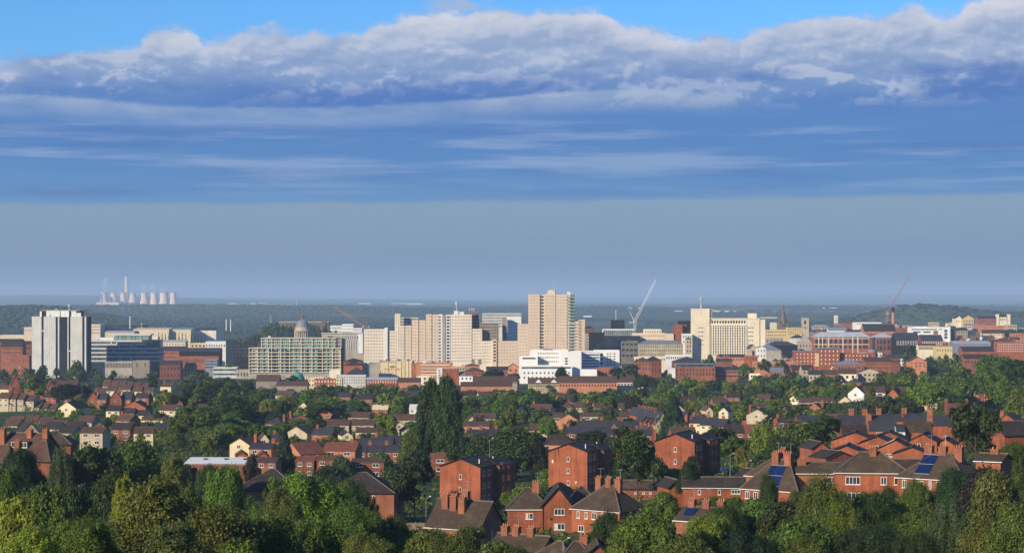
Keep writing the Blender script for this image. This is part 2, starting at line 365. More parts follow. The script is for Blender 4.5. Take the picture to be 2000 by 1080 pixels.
# ---------------------------------------------------------------- ground
def ground():
    Ds = np.concatenate([np.linspace(-400, 0, 6)[:-1], np.linspace(0, 700, 60)[:-1], np.geomspace(700, 46000, 170)])
    nx = 150; R = len(Ds); V = np.zeros((R, nx, 3))
    t = np.linspace(-1, 1, nx)
    for i, D in enumerate(Ds):
        X = t * (420 + .55 * max(D, 0)); z = gz(X, np.full(nx, D))
        if D > 16000: z = z + 42 * np.sin(X / 2300 + 1.0 + D / 9000) * np.clip((D - 16000) / 8000, 0, 1) + 16 * np.sin(X / 800 + D / 3000) * np.clip((D - 16000) / 8000, 0, 1)
        V[i] = np.stack([X, np.full(nx, D), z], 1)
    idx = np.arange(R * nx).reshape(R, nx)
    f = np.stack([idx[:-1, :-1], idx[:-1, 1:], idx[1:, 1:], idx[1:, :-1]], -1).reshape(-1, 4)
    m, nt, b = newmat('ground'); N = nt.nodes; L = nt.links
    ge = N.new('ShaderNodeNewGeometry'); sp = N.new('ShaderNodeSeparateXYZ'); L.new(ge.outputs['Position'], sp.inputs[0])
    def noise(s, det=5):
        n = N.new('ShaderNodeTexNoise'); n.inputs['Scale'].default_value = s; n.inputs['Detail'].default_value = det; L.new(ge.outputs['Position'], n.inputs['Vector']); return n.outputs['Fac']
    def ramp(v, st, interp='LINEAR'):
        r = N.new('ShaderNodeValToRGB'); L.new(v, r.inputs[0]); r.color_ramp.interpolation = interp
        e = r.color_ramp.elements; e[0].position = st[0][0]; e[0].color = (*st[0][1], 1); e[1].position = st[-1][0]; e[1].color = (*st[-1][1], 1)
        for p, c in st[1:-1]: q = e.new(p); q.color = (*c, 1)
        return r.outputs[0]
    def mr(v, a, b_, c=0, d=1):
        r = N.new('ShaderNodeMapRange'); L.new(v, r.inputs['Value'])
        for k, q in zip(('From Min', 'From Max', 'To Min', 'To Max'), (a, b_, c, d)): r.inputs[k].default_value = q
        return r.outputs[0]
    def mix(f_, a, b_):
        n = N.new('ShaderNodeMix'); n.data_type = 'RGBA'; L.new(f_, n.inputs['Factor']); L.new(a, n.inputs['A']); L.new(b_, n.inputs['B']); return n.outputs['Result']
    grass = ramp(noise(.08), [(.3, (.028, .045, .014)), (.5, (.05, .085, .022)), (.68, (.095, .10, .035))])
    town = ramp(noise(.05), [(.35, (.035, .055, .022)), (.5, (.07, .068, .055)), (.65, (.13, .12, .10))])
    vo = N.new('ShaderNodeTexVoronoi'); vo.inputs['Scale'].default_value = .0022; mp = N.new('ShaderNodeMapping'); mp.inputs['Scale'].default_value = (1, .55, 1)
    L.new(ge.outputs['Position'], mp.inputs[0]); L.new(mp.outputs[0], vo.inputs['Vector'])
    s2 = N.new('ShaderNodeSeparateXYZ'); L.new(vo.outputs['Color'], s2.inputs[0])
    field = ramp(s2.outputs[0], [(0, (.03, .055, .02)), (.3, (.04, .075, .03)), (.6, (.07, .10, .045)), (.82, (.16, .15, .08)), (.9, (.045, .07, .03))], 'CONSTANT')
    a = mix(mr(sp.outputs[1], 1250, 1550), grass, town); c = mix(mr(sp.outputs[1], 3200, 3900), a, field)
    L.new(c, b.inputs['Base Color']); b.inputs['Roughness'].default_value = .95; b.inputs['Specular IOR Level'].default_value = .1
    MATS['ground'] = m
    me = bpy.data.meshes.new('ground'); me.from_pydata(V.reshape(-1, 3).tolist(), [], f.tolist()); me.materials.append(m)
    me.polygons.foreach_set('use_smooth', [True] * len(me.polygons)); me.update()
    struct(obj('ground', me))
ground()
# ---------------------------------------------------------------- haze
def haze():
    m = bpy.data.materials.new('haze'); m.use_nodes = True; nt = m.node_tree; nt.nodes.clear()
    o = nt.nodes.new('ShaderNodeOutputMaterial'); v = nt.nodes.new('ShaderNodeVolumePrincipled')
    v.inputs['Color'].default_value = (.56, .76, 1.0, 1); v.inputs['Density'].default_value = HAZE; v.inputs['Anisotropy'].default_value = 0
    nt.links.new(v.outputs[0], o.inputs['Volume']); MATS['haze'] = m
    b = MB().box(-26500, 26500, -460, 46800, 4, 262)
    q = b.build('haze', 'haze'); q['kind'] = 'stuff'; tag(q, 'thin blue summer haze lying over the whole valley', 'haze')
HAZE = 6.8e-5
haze()
scene.view_settings.view_transform = 'Standard'; scene.view_settings.look = 'None'; scene.view_settings.exposure = 0.22; scene.view_settings.gamma = 1
scene.cycles.use_denoising = True
scene.cycles.max_bounces = 4; scene.cycles.diffuse_bounces = 2; scene.cycles.glossy_bounces = 2; scene.cycles.transmission_bounces = 2; scene.cycles.volume_bounces = 1; scene.cycles.transparent_max_bounces = 8
try:
    scene.cycles.denoiser = 'OPENIMAGEDENOISE'; scene.cycles.denoising_input_passes = 'RGB_ALBEDO_NORMAL'
except Exception: pass

# ---------------------------------------------------------------- building kit
class Bld:
    def __init__(s, name, label, cat, x0, x1, yt, D, dep, mat=None, rot=0, group=None, roof='gravel_roof', parapet=.7):
        s.D = D; s.th = rad(rot); s.xc = (x0 + x1) / 2; s.dep = dep
        s.W = (x1 - x0) / F * D / math.cos(s.th)
        X = px(s.xc, D); z0 = min(gnd(X, D), gnd(X - s.W / 2, D), gnd(X + s.W / 2, D), gnd(X, D + dep)) - .3
        z0 = min(z0, pz(yt, D) - 3)
        s.z0 = z0; s.H = pz(yt, D) - z0
        s.root = thing(name, label, cat, X, D, z0, s.th, group); s.reps = {}
        if mat: s.body(-s.W / 2, s.W / 2, 0, dep, s.H, mat, roof, parapet)
        BLDS.append(s)
    def lx(s, x): return (x - s.xc) / F * s.D / math.cos(s.th)
    def lz(s, y): return pz(y, s.D) - s.z0
    def body(s, x0, x1, y0, y1, h, mat, roof='gravel_roof', parapet=.7, z0=0):
        """A block with a parapet and its flat roof lying inside it."""
        m = MB(); t = min(.35, (x1 - x0) * .2); hr = h - parapet
        if roof and parapet:
            m.add([(x0, y0, z0), (x1, y0, z0), (x1, y1, z0), (x0, y1, z0), (x0, y0, h), (x1, y0, h), (x1, y1, h), (x0, y1, h),
                   (x0 + t, y0 + t, h), (x1 - t, y0 + t, h), (x1 - t, y1 - t, h), (x0 + t, y1 - t, h), (x0 + t, y0 + t, hr), (x1 - t, y0 + t, hr), (x1 - t, y1 - t, hr), (x0 + t, y1 - t, hr)],
                  [(0, 1, 5, 4), (1, 2, 6, 5), (2, 3, 7, 6), (3, 0, 4, 7), (4, 5, 9, 8), (5, 6, 10, 9), (6, 7, 11, 10), (7, 4, 8, 11), (8, 9, 13, 12), (9, 10, 14, 13), (10, 11, 15, 14), (11, 8, 12, 15), (12, 13, 14, 15)])
            m.build('wall', mat, s.root)
            pbox('roof', s.root, x0 + t + .01, x1 - t - .01, y0 + t + .01, y1 - t - .01, hr + .004, hr + .08, roof)
        else:
            m.box(x0, x1, y0, y1, z0, h); m.build('wall', mat, s.root)
    def rep(s, name, x0, x1, y0, y1, z0, z1, mat, parent=None):
        s.reps.setdefault(name, []).append((x0, x1, y0, y1, z0, z1, mat))
    def box(s, name, xa, xb, ya, yb, y0, y1, mat):       # px columns / rows, depth in metres
        return pbox(name, s.root, s.lx(xa), s.lx(xb), y0, y1, s.lz(yb), s.lz(ya), mat)
    def grid(s, xa, xb, ya, yb, nx, ny, fw=.5, fh=.5, mat='glass', name='window', y=0, pr=.05):
        ax, bx, zt, zb = s.lx(xa), s.lx(xb), s.lz(ya), max(s.lz(yb), .5)
        cw = (bx - ax) / nx; ch = (zt - zb) / ny
        for j in range(ny):
            for i in range(nx):
                cx = ax + (i + .5) * cw; cz = zt - (j + .5) * ch
                s.rep(name, cx - cw * fw / 2, cx + cw * fw / 2, y - pr, y + .1, cz - ch * fh / 2, cz + ch * fh / 2, mat)
    def bands(s, xa, xb, ya, yb, n, frac=.45, mat='ribbon', name='window_band', y=0, off=.5, pr=.05):
        ax, bx, zt, zb = s.lx(xa), s.lx(xb), s.lz(ya), s.lz(yb); ch = (zt - zb) / n
        for j in range(n):
            cz = zt - (j + off) * ch
            s.rep(name, ax + .12, bx - .12, y - pr, y + .1, cz - ch * frac / 2, cz + ch * frac / 2, mat)
    def side(s, ya, yb, nx, ny, fw=.5, fh=.5, mat='glass', y0=1, y1=None, which=1, name='window'):
        y1 = s.dep - 1 if y1 is None else y1; zt, zb = s.lz(ya), max(s.lz(yb), .5); cw = (y1 - y0) / nx; ch = (zt - zb) / ny; X = which * s.W / 2
        for j in range(ny):
            for i in range(nx):
                cy = y0 + (i + .5) * cw; cz = zt - (j + .5) * ch
                s.rep(name, min(X - .1 * which, X + .05 * which), max(X - .1 * which, X + .05 * which), cy - cw * fw / 2, cy + cw * fw / 2, cz - ch * fh / 2, cz + ch * fh / 2, mat)
    def finish(s):
        for name, L_ in s.reps.items():
            L_.sort(key=lambda q: -max(q[1] - q[0], q[3] - q[2]) * (q[5] - q[4]) - q[5] * 1e-4)
            for q in L_[:100]: pbox(name, s.root, *q)
            if len(L_) > 100:
                m = MB()
                for q in L_[100:]: m.box(*q[:6])
                o = m.build(name, L_[100][6], s.root); o['kind'] = 'stuff'
BLDS = []
def roofmesh(kind, x0, x1, y0, y1, h, rise, ov=.35, t=.18):
    """Pitched roof as a closed slab. kind: gx ridge along x, gy ridge along y, hip, hipy."""
    x0 -= ov; x1 += ov; y0 -= ov; y1 += ov; cx = (x0 + x1) / 2; cy = (y0 + y1) / 2
    if kind == 'gx': top = [(x0, cy), (x1, cy)]
    elif kind == 'gy': top = [(cx, y0), (cx, y1)]
    elif kind == 'hip':
        e = min((y1 - y0) / 2, (x1 - x0) / 2 - .3); top = [(x0 + e, cy), (x1 - e, cy)]
    else:
        e = min((x1 - x0) / 2, (y1 - y0) / 2 - .3); top = [(cx, y0 + e), (cx, y1 - e)]
    V = []
    for dz in (0, -t):
        V += [(x0, y0, h + dz), (x1, y0, h + dz), (x1, y1, h + dz), (x0, y1, h + dz), (*top[0], h + rise + dz), (*top[1], h + rise + dz)]
    if kind in ('gx', 'hip'): fs = [(0, 1, 5, 4), (2, 3, 4, 5), (1, 2, 5), (3, 0, 4)]
    else: fs = [(0, 1, 4), (1, 2, 5, 4), (2, 3, 5), (3, 0, 4, 5)]
    if kind == 'gx': sl = [(0, 1, 5, 4), (2, 3, 4, 5)]
    elif kind == 'gy': sl = [(1, 2, 5, 4), (3, 0, 4, 5)]
    else: sl = fs
    Fc = [tuple(f) for f in sl] + [tuple(i + 6 for i in reversed(f)) for f in sl]
    if kind == 'gx': ed = [(0, 1), (2, 3), (1, 5), (5, 2), (3, 4), (4, 0)]
    elif kind == 'gy': ed = [(1, 2), (3, 0), (0, 4), (4, 1), (2, 5), (5, 3)]
    else: ed = [(0, 1), (1, 2), (2, 3), (3, 0)]
    Fc += [(b, a, a + 6, b + 6) for a, b in ed]
    return V, Fc
def wallmesh(kind, x0, x1, y0, y1, h, rise):
    cx = (x0 + x1) / 2; cy = (y0 + y1) / 2; m = MB()
    if kind == 'gy':
        m.add([(x0, y0, 0), (x1, y0, 0), (x1, y1, 0), (x0, y1, 0), (x0, y0, h), (x1, y0, h), (x1, y1, h), (x0, y1, h), (cx, y0, h + rise), (cx, y1, h + rise)],
              [(0, 1, 5, 8, 4), (2, 3, 7, 9, 6), (1, 2, 6, 5), (3, 0, 4, 7), (4, 8, 9, 7), (8, 5, 6, 9)])
    elif kind == 'gx':
        m.add([(x0, y0, 0), (x1, y0, 0), (x1, y1, 0), (x0, y1, 0), (x0, y0, h), (x1, y0, h), (x1, y1, h), (x0, y1, h), (x0, cy, h + rise), (x1, cy, h + rise)],
              [(0, 1, 5, 4), (2, 3, 7, 6), (1, 2, 6, 9, 5), (3, 0, 4, 8, 7), (4, 5, 9, 8), (8, 9, 6, 7)])
    else: m.box(x0, x1, y0, y1, 0, h)
    return m
def pitched(b, kind, x0, x1, y0, y1, h, rise, wall, roof, ov=.35):
    wallmesh(kind, x0, x1, y0, y1, h - .2, rise).build('wall', wall, b.root)
    r = mesh('roof', *roofmesh(kind, x0, x1, y0, y1, h, rise, ov), roof)
    return obj('roof', r, b.root)
AERIAL = [False, 0]
def chimney(parent, x, y, z0, z1, w=.9, d=.6, mat='brick', pots=2):
    c = pbox('chimney', parent, x - w / 2, x + w / 2, y - d / 2, y + d / 2, z0, z1, mat)
    h = z1 - z0
    if AERIAL[0]:
        if 'aer' not in _bc:
            m = MB().box(-.035, .035, -.035, .035, 0, 2.0).box(-.7, .7, -.03, .03, 1.85, 1.91)
            for q in (-.6, -.3, 0, .3, .6): m.box(q - .025, q + .025, -.3, .3, 1.86, 1.9)
            _bc['aer'] = mesh('aerial', m.v, m.f, 'steel')
        AERIAL[1] += 1
        if AERIAL[1] % 3: obj('aerial', _bc['aer'], c, (w * .3, 0, h), .4 * AERIAL[1])
    obj('chimney_cap', boxmesh('chimney_cap', w + .16, d + .16, .16, mat), c, (0, 0, h))
    for i in range(pots):
        k = MB().lathe([(.13, 0), (.11, .4)], n=8); 
        if ('pot',) not in _bc: _bc[('pot',)] = mesh('chimney_pot', k.v, k.f, 'pot')
        obj('chimney_pot', _bc[('pot',)], c, ((i - (pots - 1) / 2) * w / max(pots, 1), 0, h + .16))
    return c
def frame_window(parent, x, z, w, h, y=0., rz=0., loc=None, cols=2, curtain=False):
    """White framed window standing 6 cm proud of the wall; x,z is its centre."""
    k = ('fw', round(w, 2), round(h, 2), cols)
    if k not in _bc:
        m = MB(); t = .09
        m.box(-w / 2, w / 2, -.07, .05, -h / 2, -h / 2 + t).box(-w / 2, w / 2, -.07, .05, h / 2 - t, h / 2)
        for i in range(cols + 1):
            cx = -w / 2 + t / 2 + i * (w - t) / cols; m.box(cx - t / 2, cx + t / 2, -.068, .05, -h / 2 + t, h / 2 - t)
        p = MB().box(-w / 2 + .02, w / 2 - .02, -.03, .04, -h / 2 + .02, h / 2 - .02)
        s_ = MB().box(-w / 2 - .08, w / 2 + .08, -.16, .05, -h / 2 - .09, -h / 2 - .002)
        _bc[k] = (mesh('window_frame', m.v, m.f, 'trim'), mesh('window', p.v, p.f, 'glass'), mesh('sill', s_.v, s_.f, 'trim'), mesh('curtain', *(lambda q: (q.v, q.f))(MB().box(-w * .42, -w * .16, -.04, .03, -h * .4, h * .42)), 'curtain'))
    a = _bc[k]; win = obj('window', a[1], parent, loc or (x, y, z), rz)
    obj('window_frame', a[0], win); obj('sill', a[2], win)
    if curtain: obj('curtain', a[3], win, (0, -.012, 0))
    return win
def roofbits(b, n, seed, big=2.2):
    """Lift housings and plant on a flat roof."""
    r = random.Random(seed)
    for i in range(n):
        w_ = r.uniform(.05, .14) * b.W; x = r.uniform(-.4, .4) * b.W; d = min(b.dep * .3, 4)
        y = r.uniform(.15, .6) * b.dep
        pbox('plant_box', b.root, x - w_ / 2, x + w_ / 2, y, y + d, b.H - .6, b.H - .6 + r.uniform(.8, big), r.choice(['concrete', 'panel_grey', 'felt', 'white']))
def mastpole(name, label, cat, x, y0, y1, D, r=.12, mat='steel', head=0, group=None):
    X = px(x, D); z0 = pz(y1, D); o = thing(name, label, cat, X, D, z0, 0, group); h = pz(y0, D) - z0
    MB().lathe([(r * 1.4, 0), (r, h * .6), (r * .5, h)], n=8).build('pole', mat, o)
    if head:
        for k in range(3):
            a = k * 2.1 + .3; m = MB(); cx, cy = math.cos(a) * head * .6, math.sin(a) * head * .6
            m.box(cx - .18, cx + .18, cy - .12, cy + .12, h * .62, h * .62 + head * 1.5).bar((0, 0, h * .66), (cx, cy, h * .66), .08); m.build('antenna', 'white', o)
        MB().lathe([(.05, h * .52), (head * .5, h * .52), (head * .5, h * .56), (.05, h * .56)], n=10).build('antenna_ring', mat, o)
    return o
def lattice(p, q, w, ch=.25, n=None, w2=None):
    p, q = Vector(p), Vector(q); d = q - p; Ln = d.length; dn = d.normalized(); w2 = w if w2 is None else w2
    u = dn.cross(Vector((0, 1, 0))); u = (u if u.length > .05 else Vector((1, 0, 0))).normalized(); v = dn.cross(u)
    n = n or max(3, int(Ln / (w * 1.3))); m = MB(); C = ((-1, -1), (1, -1), (1, 1), (-1, 1))
    pt = lambda i, c: p + d * (i / n) + (u * c[0] + v * c[1]) * (w + (w2 - w) * i / n) / 2
    for c in C: m.bar(pt(0, c), pt(n, c), ch)
    for i in range(n):
        for j in range(4):
            a, b_ = C[j], C[(j + 1) % 4]; m.bar(pt(i, a), pt(i + 1, b_), ch * .6)
            if i % 2: m.bar(pt(i, a), pt(i, b_), ch * .6)
    return m
def crane(label, D, base, foot, tip, back, mat, mw=2.0, jw=1.6, weight=True):
    """base/foot/tip/back: px points for mast bottom, jib foot, jib tip, A-frame top."""
    X = px(base[0], D); z0 = pz(base[1], D)
    o = thing('tower_crane', label, 'crane', X, D, z0)
    loc = lambda p: Vector((px(p[0], D) - X, 0, pz(p[1], D) - z0))
    f = loc(foot); t = loc(tip); b_ = loc(back)
    lattice((0, 0, -max(0, z0 - gnd(X, D))), (0, 0, f.z), mw, .3).build('mast', mat, o)
    lattice(f, t, jw, .22, w2=jw * .5).build('jib', mat, o)
    m = MB().bar(f, b_, .5, .35); m.bar(f + Vector((0, 1.2, 0)), b_, .4); m.build('a_frame', mat, o)
    MB().bar(b_, f + (t - f) * .72, .16).build('pendant_line', 'steel', o)
    s = -1 if t.x > f.x else 1
    pbox('machinery_deck', o, min(f.x, f.x + s * 6), max(f.x, f.x + s * 6), -1.2, 1.2, f.z - .6, f.z, mat)
    if weight: pbox('counterweight', o, *sorted((f.x + s * 6, f.x + s * 4.2)), -1.3, 1.3, f.z - 1.8, f.z + 1, 'concrete')
    c = pbox('cab', o, f.x - .9 - s * 1.5, f.x + .9 - s * 1.5, -2.4, -1.1, f.z - 1.2, f.z + 1.0, 'white')
    obj('cab_window', boxmesh('cab_window', 1.4, .1, 1.0, 'glass'), c, (0, -.67, .8))
    MB().bar(t, t - Vector((0, 0, 4)), .1).build('hoist_line', 'dark', o)
    return o

# ---------------------------------------------------------------- city landmarks
def white_tower():
    b = Bld('office_tower', 'tall white slab office tower with dark glass strips, far left of the skyline', 'office tower', 62, 169, 619, 1750, 17, 'dark', rot=-3)
    for xa, xb, m in ((62, 81, 'panel_grey'), (85.3, 109, 'panel_grey'), (113.3, 116.2, 'panel_grey'), (138.2, 161.6, 'panel_grey'), (166, 169.2, 'panel_grey'), (132.5, 134.3, 'white')):
        b.box('wall_panel', xa, xb, 618, 740, -.7, 2.2, m)
    b.bands(116.5, 132.3, 623, 735, 27, .8, 'navy', 'glass_band')
    b.bands(81.2, 85.2, 623, 735, 27, .7, 'navy', 'glass_band'); b.bands(109.2, 113, 623, 735, 27, .7, 'navy', 'glass_band')
    b.bands(134.5, 138, 623, 735, 27, .7, 'navy', 'glass_band'); b.bands(161.8, 165.8, 623, 735, 27, .7, 'navy', 'glass_band')
    b.box('wall_panel', 81, 85.4, 645, 647, -.5, 1, 'white'); b.box('wall_panel', 134, 138.4, 684, 686, -.5, 1, 'white')
    b.box('plant_storey', 75, 156, 607, 619, 2, 13, 'dark')
    for xa, xb, yt, y in ((76, 80, 608, 1.6), (89, 116, 607, 1.6), (117.5, 134, 607, 1.6), (138.5, 148, 607.5, 1.6), (149, 158, 611, .9), (90, 96, 614, .6)):
        b.box('plant_screen', xa, xb, yt, 619, y, y + 1, 'white')
    b.box('roof_rail', 78, 155, 605.5, 607, 3, 3.4, 'steel')
    b.box('roof_hut', 104, 109, 603, 607, 5, 8, 'steel')
    mastpole('roof_mast', 'short antenna mast with drum head on the white slab office tower', 'mast', 135.5, 594.5, 607.5, 1756, .5, 'steel', 1.8)
white_tower()
def prism(pts, z0, z1):
    n = len(pts); v = [(x, y, z0) for x, y in pts] + [(x, y, z1) for x, y in pts]
    return MB().add(v, [tuple(reversed(range(n))), tuple(range(n, 2 * n))] + [(i, (i + 1) % n, (i + 1) % n + n, i + n) for i in range(n)])
def glass_office():
    b = Bld('glass_office', 'low blue glass office with white floor bands and a rounded right end', 'office building', 166, 311, 663, 1820, 26)
    W = b.W
    def foot(inset, xr=1.0, x0=-.5):
        hw = W / 2 * xr - inset; L0 = W * x0 + inset; r = 12 - inset; p = [(L0, inset), (hw - r, inset)]
        for k in range(1, 9): a = -math.pi / 2 + k * math.pi / 16; p.append((hw - r + r * math.cos(a), inset + r + r * math.sin(a)))
        return p + [(hw, 26 - inset), (L0, 26 - inset)]
    prism(foot(.9), 0, b.H - .5).build('wall', 'glass_blue', b.root)
    for i, y in enumerate((664, 671, 679, 687, 695, 703)):
        xr = (.80, .86, .97, 1.0, 1.0, 1.0)[i]
        prism(foot(0 if i else .4, xr), b.lz(y + 3.4), b.lz(y)).build('floor_band', 'panel_grey', b.root)
        prism(foot(.6, xr), b.lz(y + 7.5), b.lz(y + 3.42)).build('glass_band', 'ribbon_blue', b.root)
    b.box('roof_pavilion', 222, 290, 655, 663.6, 4, 18, 'ribbon_green'); b.box('roof_canopy', 218, 293, 652.5, 655, 3, 19, 'white')
    b.box('roof_pavilion', 184, 220, 659.5, 664, 5, 15, 'white'); b.box('roof_pavilion', 170, 190, 661, 664, 4, 12, 'panel_grey')
    r = random.Random(3)
    for x, y in ((216, 668), (227, 668), (232, 675.5), (255, 675.5), (261, 675.5), (221, 684), (276, 684), (282, 684), (254, 699), (233, 699)):
        pbox('blind', b.root, b.lx(x), b.lx(x + 2.2), .35, .5, b.lz(y + 3.2), b.lz(y), 'white')
glass_office()
def grid_flats():
    b = Bld('glass_apartments', 'large block of flats behind a green glass and cream grid frame', 'apartment block', 486, 666, 679, 1700, 16, 'concrete', rot=0)
    b.body(b.lx(509.5), b.lx(657), 2, 14, b.lz(659.5), 'concrete', z0=b.H - .2)
    y = 679
    rows = [683, 695.5, 708.5, 721.5, 727.5]
    for k in range(7):
        ya = 682 + k * 6.5
        b.bands(504, 650, ya + .8, ya + 5.7, 1, .98, 'ribbon_green', 'glass_band', y=-.05)
        b.bands(527, 530.5, ya + .8, ya + 5.7, 1, .98, 'ribbon_dark', 'glass_band', y=-.3)
    for yy in (679.5, 688.2, 695, 701.5, 708, 714.5, 721, 727): b.box('floor_beam', 486, 667, yy - .6, yy + .6, -1.6, 0, 'cream')
    for x in (487, 504, 525, 531, 549, 566, 589, 610, 630, 650, 665): b.box('frame_post', x - .45, x + .45, 678, 728, -1.75, -.02, 'cream')
    for x in (515, 540, 557, 577, 599, 620, 640): b.box('frame_post', x - .22, x + .22, 681, 728, -1.3, -.02, 'concrete')
    b.grid(488, 503, 683, 727, 1, 7, .3, .35); b.grid(653, 664, 683, 727, 1, 7, .4, .35)
    for x in (538, 562, 600, 626): b.box('balcony_shade', x - 3, x + 3, 684, 726, -.5, .1, 'dark')  # dark strips proud of the glass paint the shade inside the balconies
    for k in range(3):
        b.bands(511, 655, 661 + k * 6, 666 + k * 6, 1, .95, 'ribbon_green', 'glass_band', y=1.95)
        b.box('floor_beam', 509, 657, 660 + k * 6, 661 + k * 6, .9, 2, 'cream')
    for x in (511, 522, 531, 549, 566, 589, 610, 630, 642, 654): b.box('frame_post', x - .4, x + .4, 659.5, 679, .7, 2, 'cream')
    b.box('plinth', 492, 668, 729, 760, -6, 0, 'concrete'); b.bands(500, 640, 730, 744, 1, .4, 'ribbon', y=-6)
    b.box('shaded_side', 667.2, 672, 662, 760, 0, 16, 'navy')  # right side of the block, its shade put into the navy colour
    b.box('roof_hut', 522, 527, 656.5, 660, 5, 8, 'white'); b.box('roof_hut', 640, 648, 657, 660, 6, 9, 'felt')
grid_flats()
# green dome and neighbours
X = px(582, 1560); o = thing('dome_pavilion', 'small green dome poking above trees before the grid-fronted flats', 'dome', X, 1560, pz(760, 1560))
h = pz(726, 1560) - pz(760, 1560)
MB().lathe([(4.6, 0), (4.6, h * .55)], n=32, caps=False).build('drum', 'concrete', o)
MB().lathe([(4.9, h * .55)] + [(4.9 * math.cos(a), h * .55 + h * .45 * math.sin(a)) for a in [k * math.pi / 20 for k in range(1, 10)]] + [(.1, h)], n=32).build('dome', 'copper_green', o, smooth=True)
def domed_hall():
    D = 2350; b = Bld('domed_hall', 'pale stone hall with lead dome and ring of columns', 'domed hall', 560, 618, 668, D, 26, 'stone')
    cx = b.lx(588.5); q = lambda y: b.lz(y); R = 9.2; cy = 13
    pass
    MB().lathe([(10.2, q(669)), (10.2, q(662)), (9.9, q(661))], cx, cy, 36).build('rotunda_base', 'stone', b.root)
    MB().lathe([(7.2, q(662)), (7.2, q(646))], cx, cy, 36).build('drum', 'stone', b.root)
    cm = mesh('column', *(lambda m: (m.v, m.f))(MB().lathe([(.62, 0), (.5, q(647) - q(661.5))], n=10)), 'stone')
    for k in range(24):
        a = 2 * math.pi * k / 24; obj('column', cm, b.root, (cx + 8.7 * math.cos(a), cy + 8.7 * math.sin(a), q(661.5)))
    MB().lathe([(9.4, q(647.2)), (9.7, q(645.8)), (9.3, q(644.9)), (8.4, q(644.5)), (8.2, q(640.3)), (8.5, q(640)), (8.3, q(639.2))], cx, cy, 36).build('cornice', 'stone', b.root)
    H = q(623.5) - q(639.2); Rd = 7.4
    m = MB(); m.lathe([(Rd, q(639.2))] + [(Rd * math.cos(a) ** .9, q(639.2) + H * math.sin(a)) for a in [k * math.pi / 24 for k in range(1, 11)]] + [(1.4, q(623.5))], cx, cy, 40)
    m.build('dome', 'lead', b.root, smooth=True)
    for k in range(16):
        a = 2 * math.pi * k / 16; m = MB(); P_ = [(Rd * math.cos(t) ** .9 + .1, q(639.2) + H * math.sin(t)) for t in [j * math.pi / 24 for j in range(0, 11)]]
        for (r0, z0), (r1, z1) in zip(P_, P_[1:]): m.bar((cx + r0 * math.cos(a), cy + r0 * math.sin(a), z0), (cx + r1 * math.cos(a), cy + r1 * math.sin(a), z1), .28)
        m.build('dome_rib', 'lead', b.root)
    MB().lathe([(2.0, q(623.8)), (1.9, q(622)), (1.2, q(621.7)), (1.2, q(617)), (1.8, q(616.6)), (1.4, q(615)), (.7, q(613)), (.35, q(611)), (.12, q(607))], cx, cy, 14).build('lantern', 'stone_dark', b.root)
    b.grid(562, 575, 662, 668, 3, 1)
domed_hall()
# ---- the long pale slab blocks
ST = 6.15
def slab_sections(b, secs):
    for xa, xb, yt, kind, yo in secs:
        x0, x1 = b.lx(xa), b.lx(xb); mat = {'p': 'pink_panel', 'c': 'beige_panel', 'w': 'white', 'b': 'white', 'k': 'concrete', 't': 'brick_pale', 'l': 'pale_panel', 'g': 'pale_panel'}[kind[0]]
        b.body(x0, x1, yo, yo + 13, b.lz(yt), mat, 'felt', .9)
        if kind in ('p', 'c', 'l'):
            n = int((712 - yt) / ST)
            b.bands(xa + .3, xb - .3, yt + 1.2, yt + 1.2 + n * ST, n, .36, 'ribbon', y=yo)
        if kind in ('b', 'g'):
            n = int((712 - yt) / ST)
            b.bands(xa + .25 * (xb - xa), xb - .15 * (xb - xa), yt + 1.2, yt + 1.2 + n * ST, n, .55, 'navy', 'balcony_shade', y=yo)  # recess shade drawn as navy bands on the flat wall
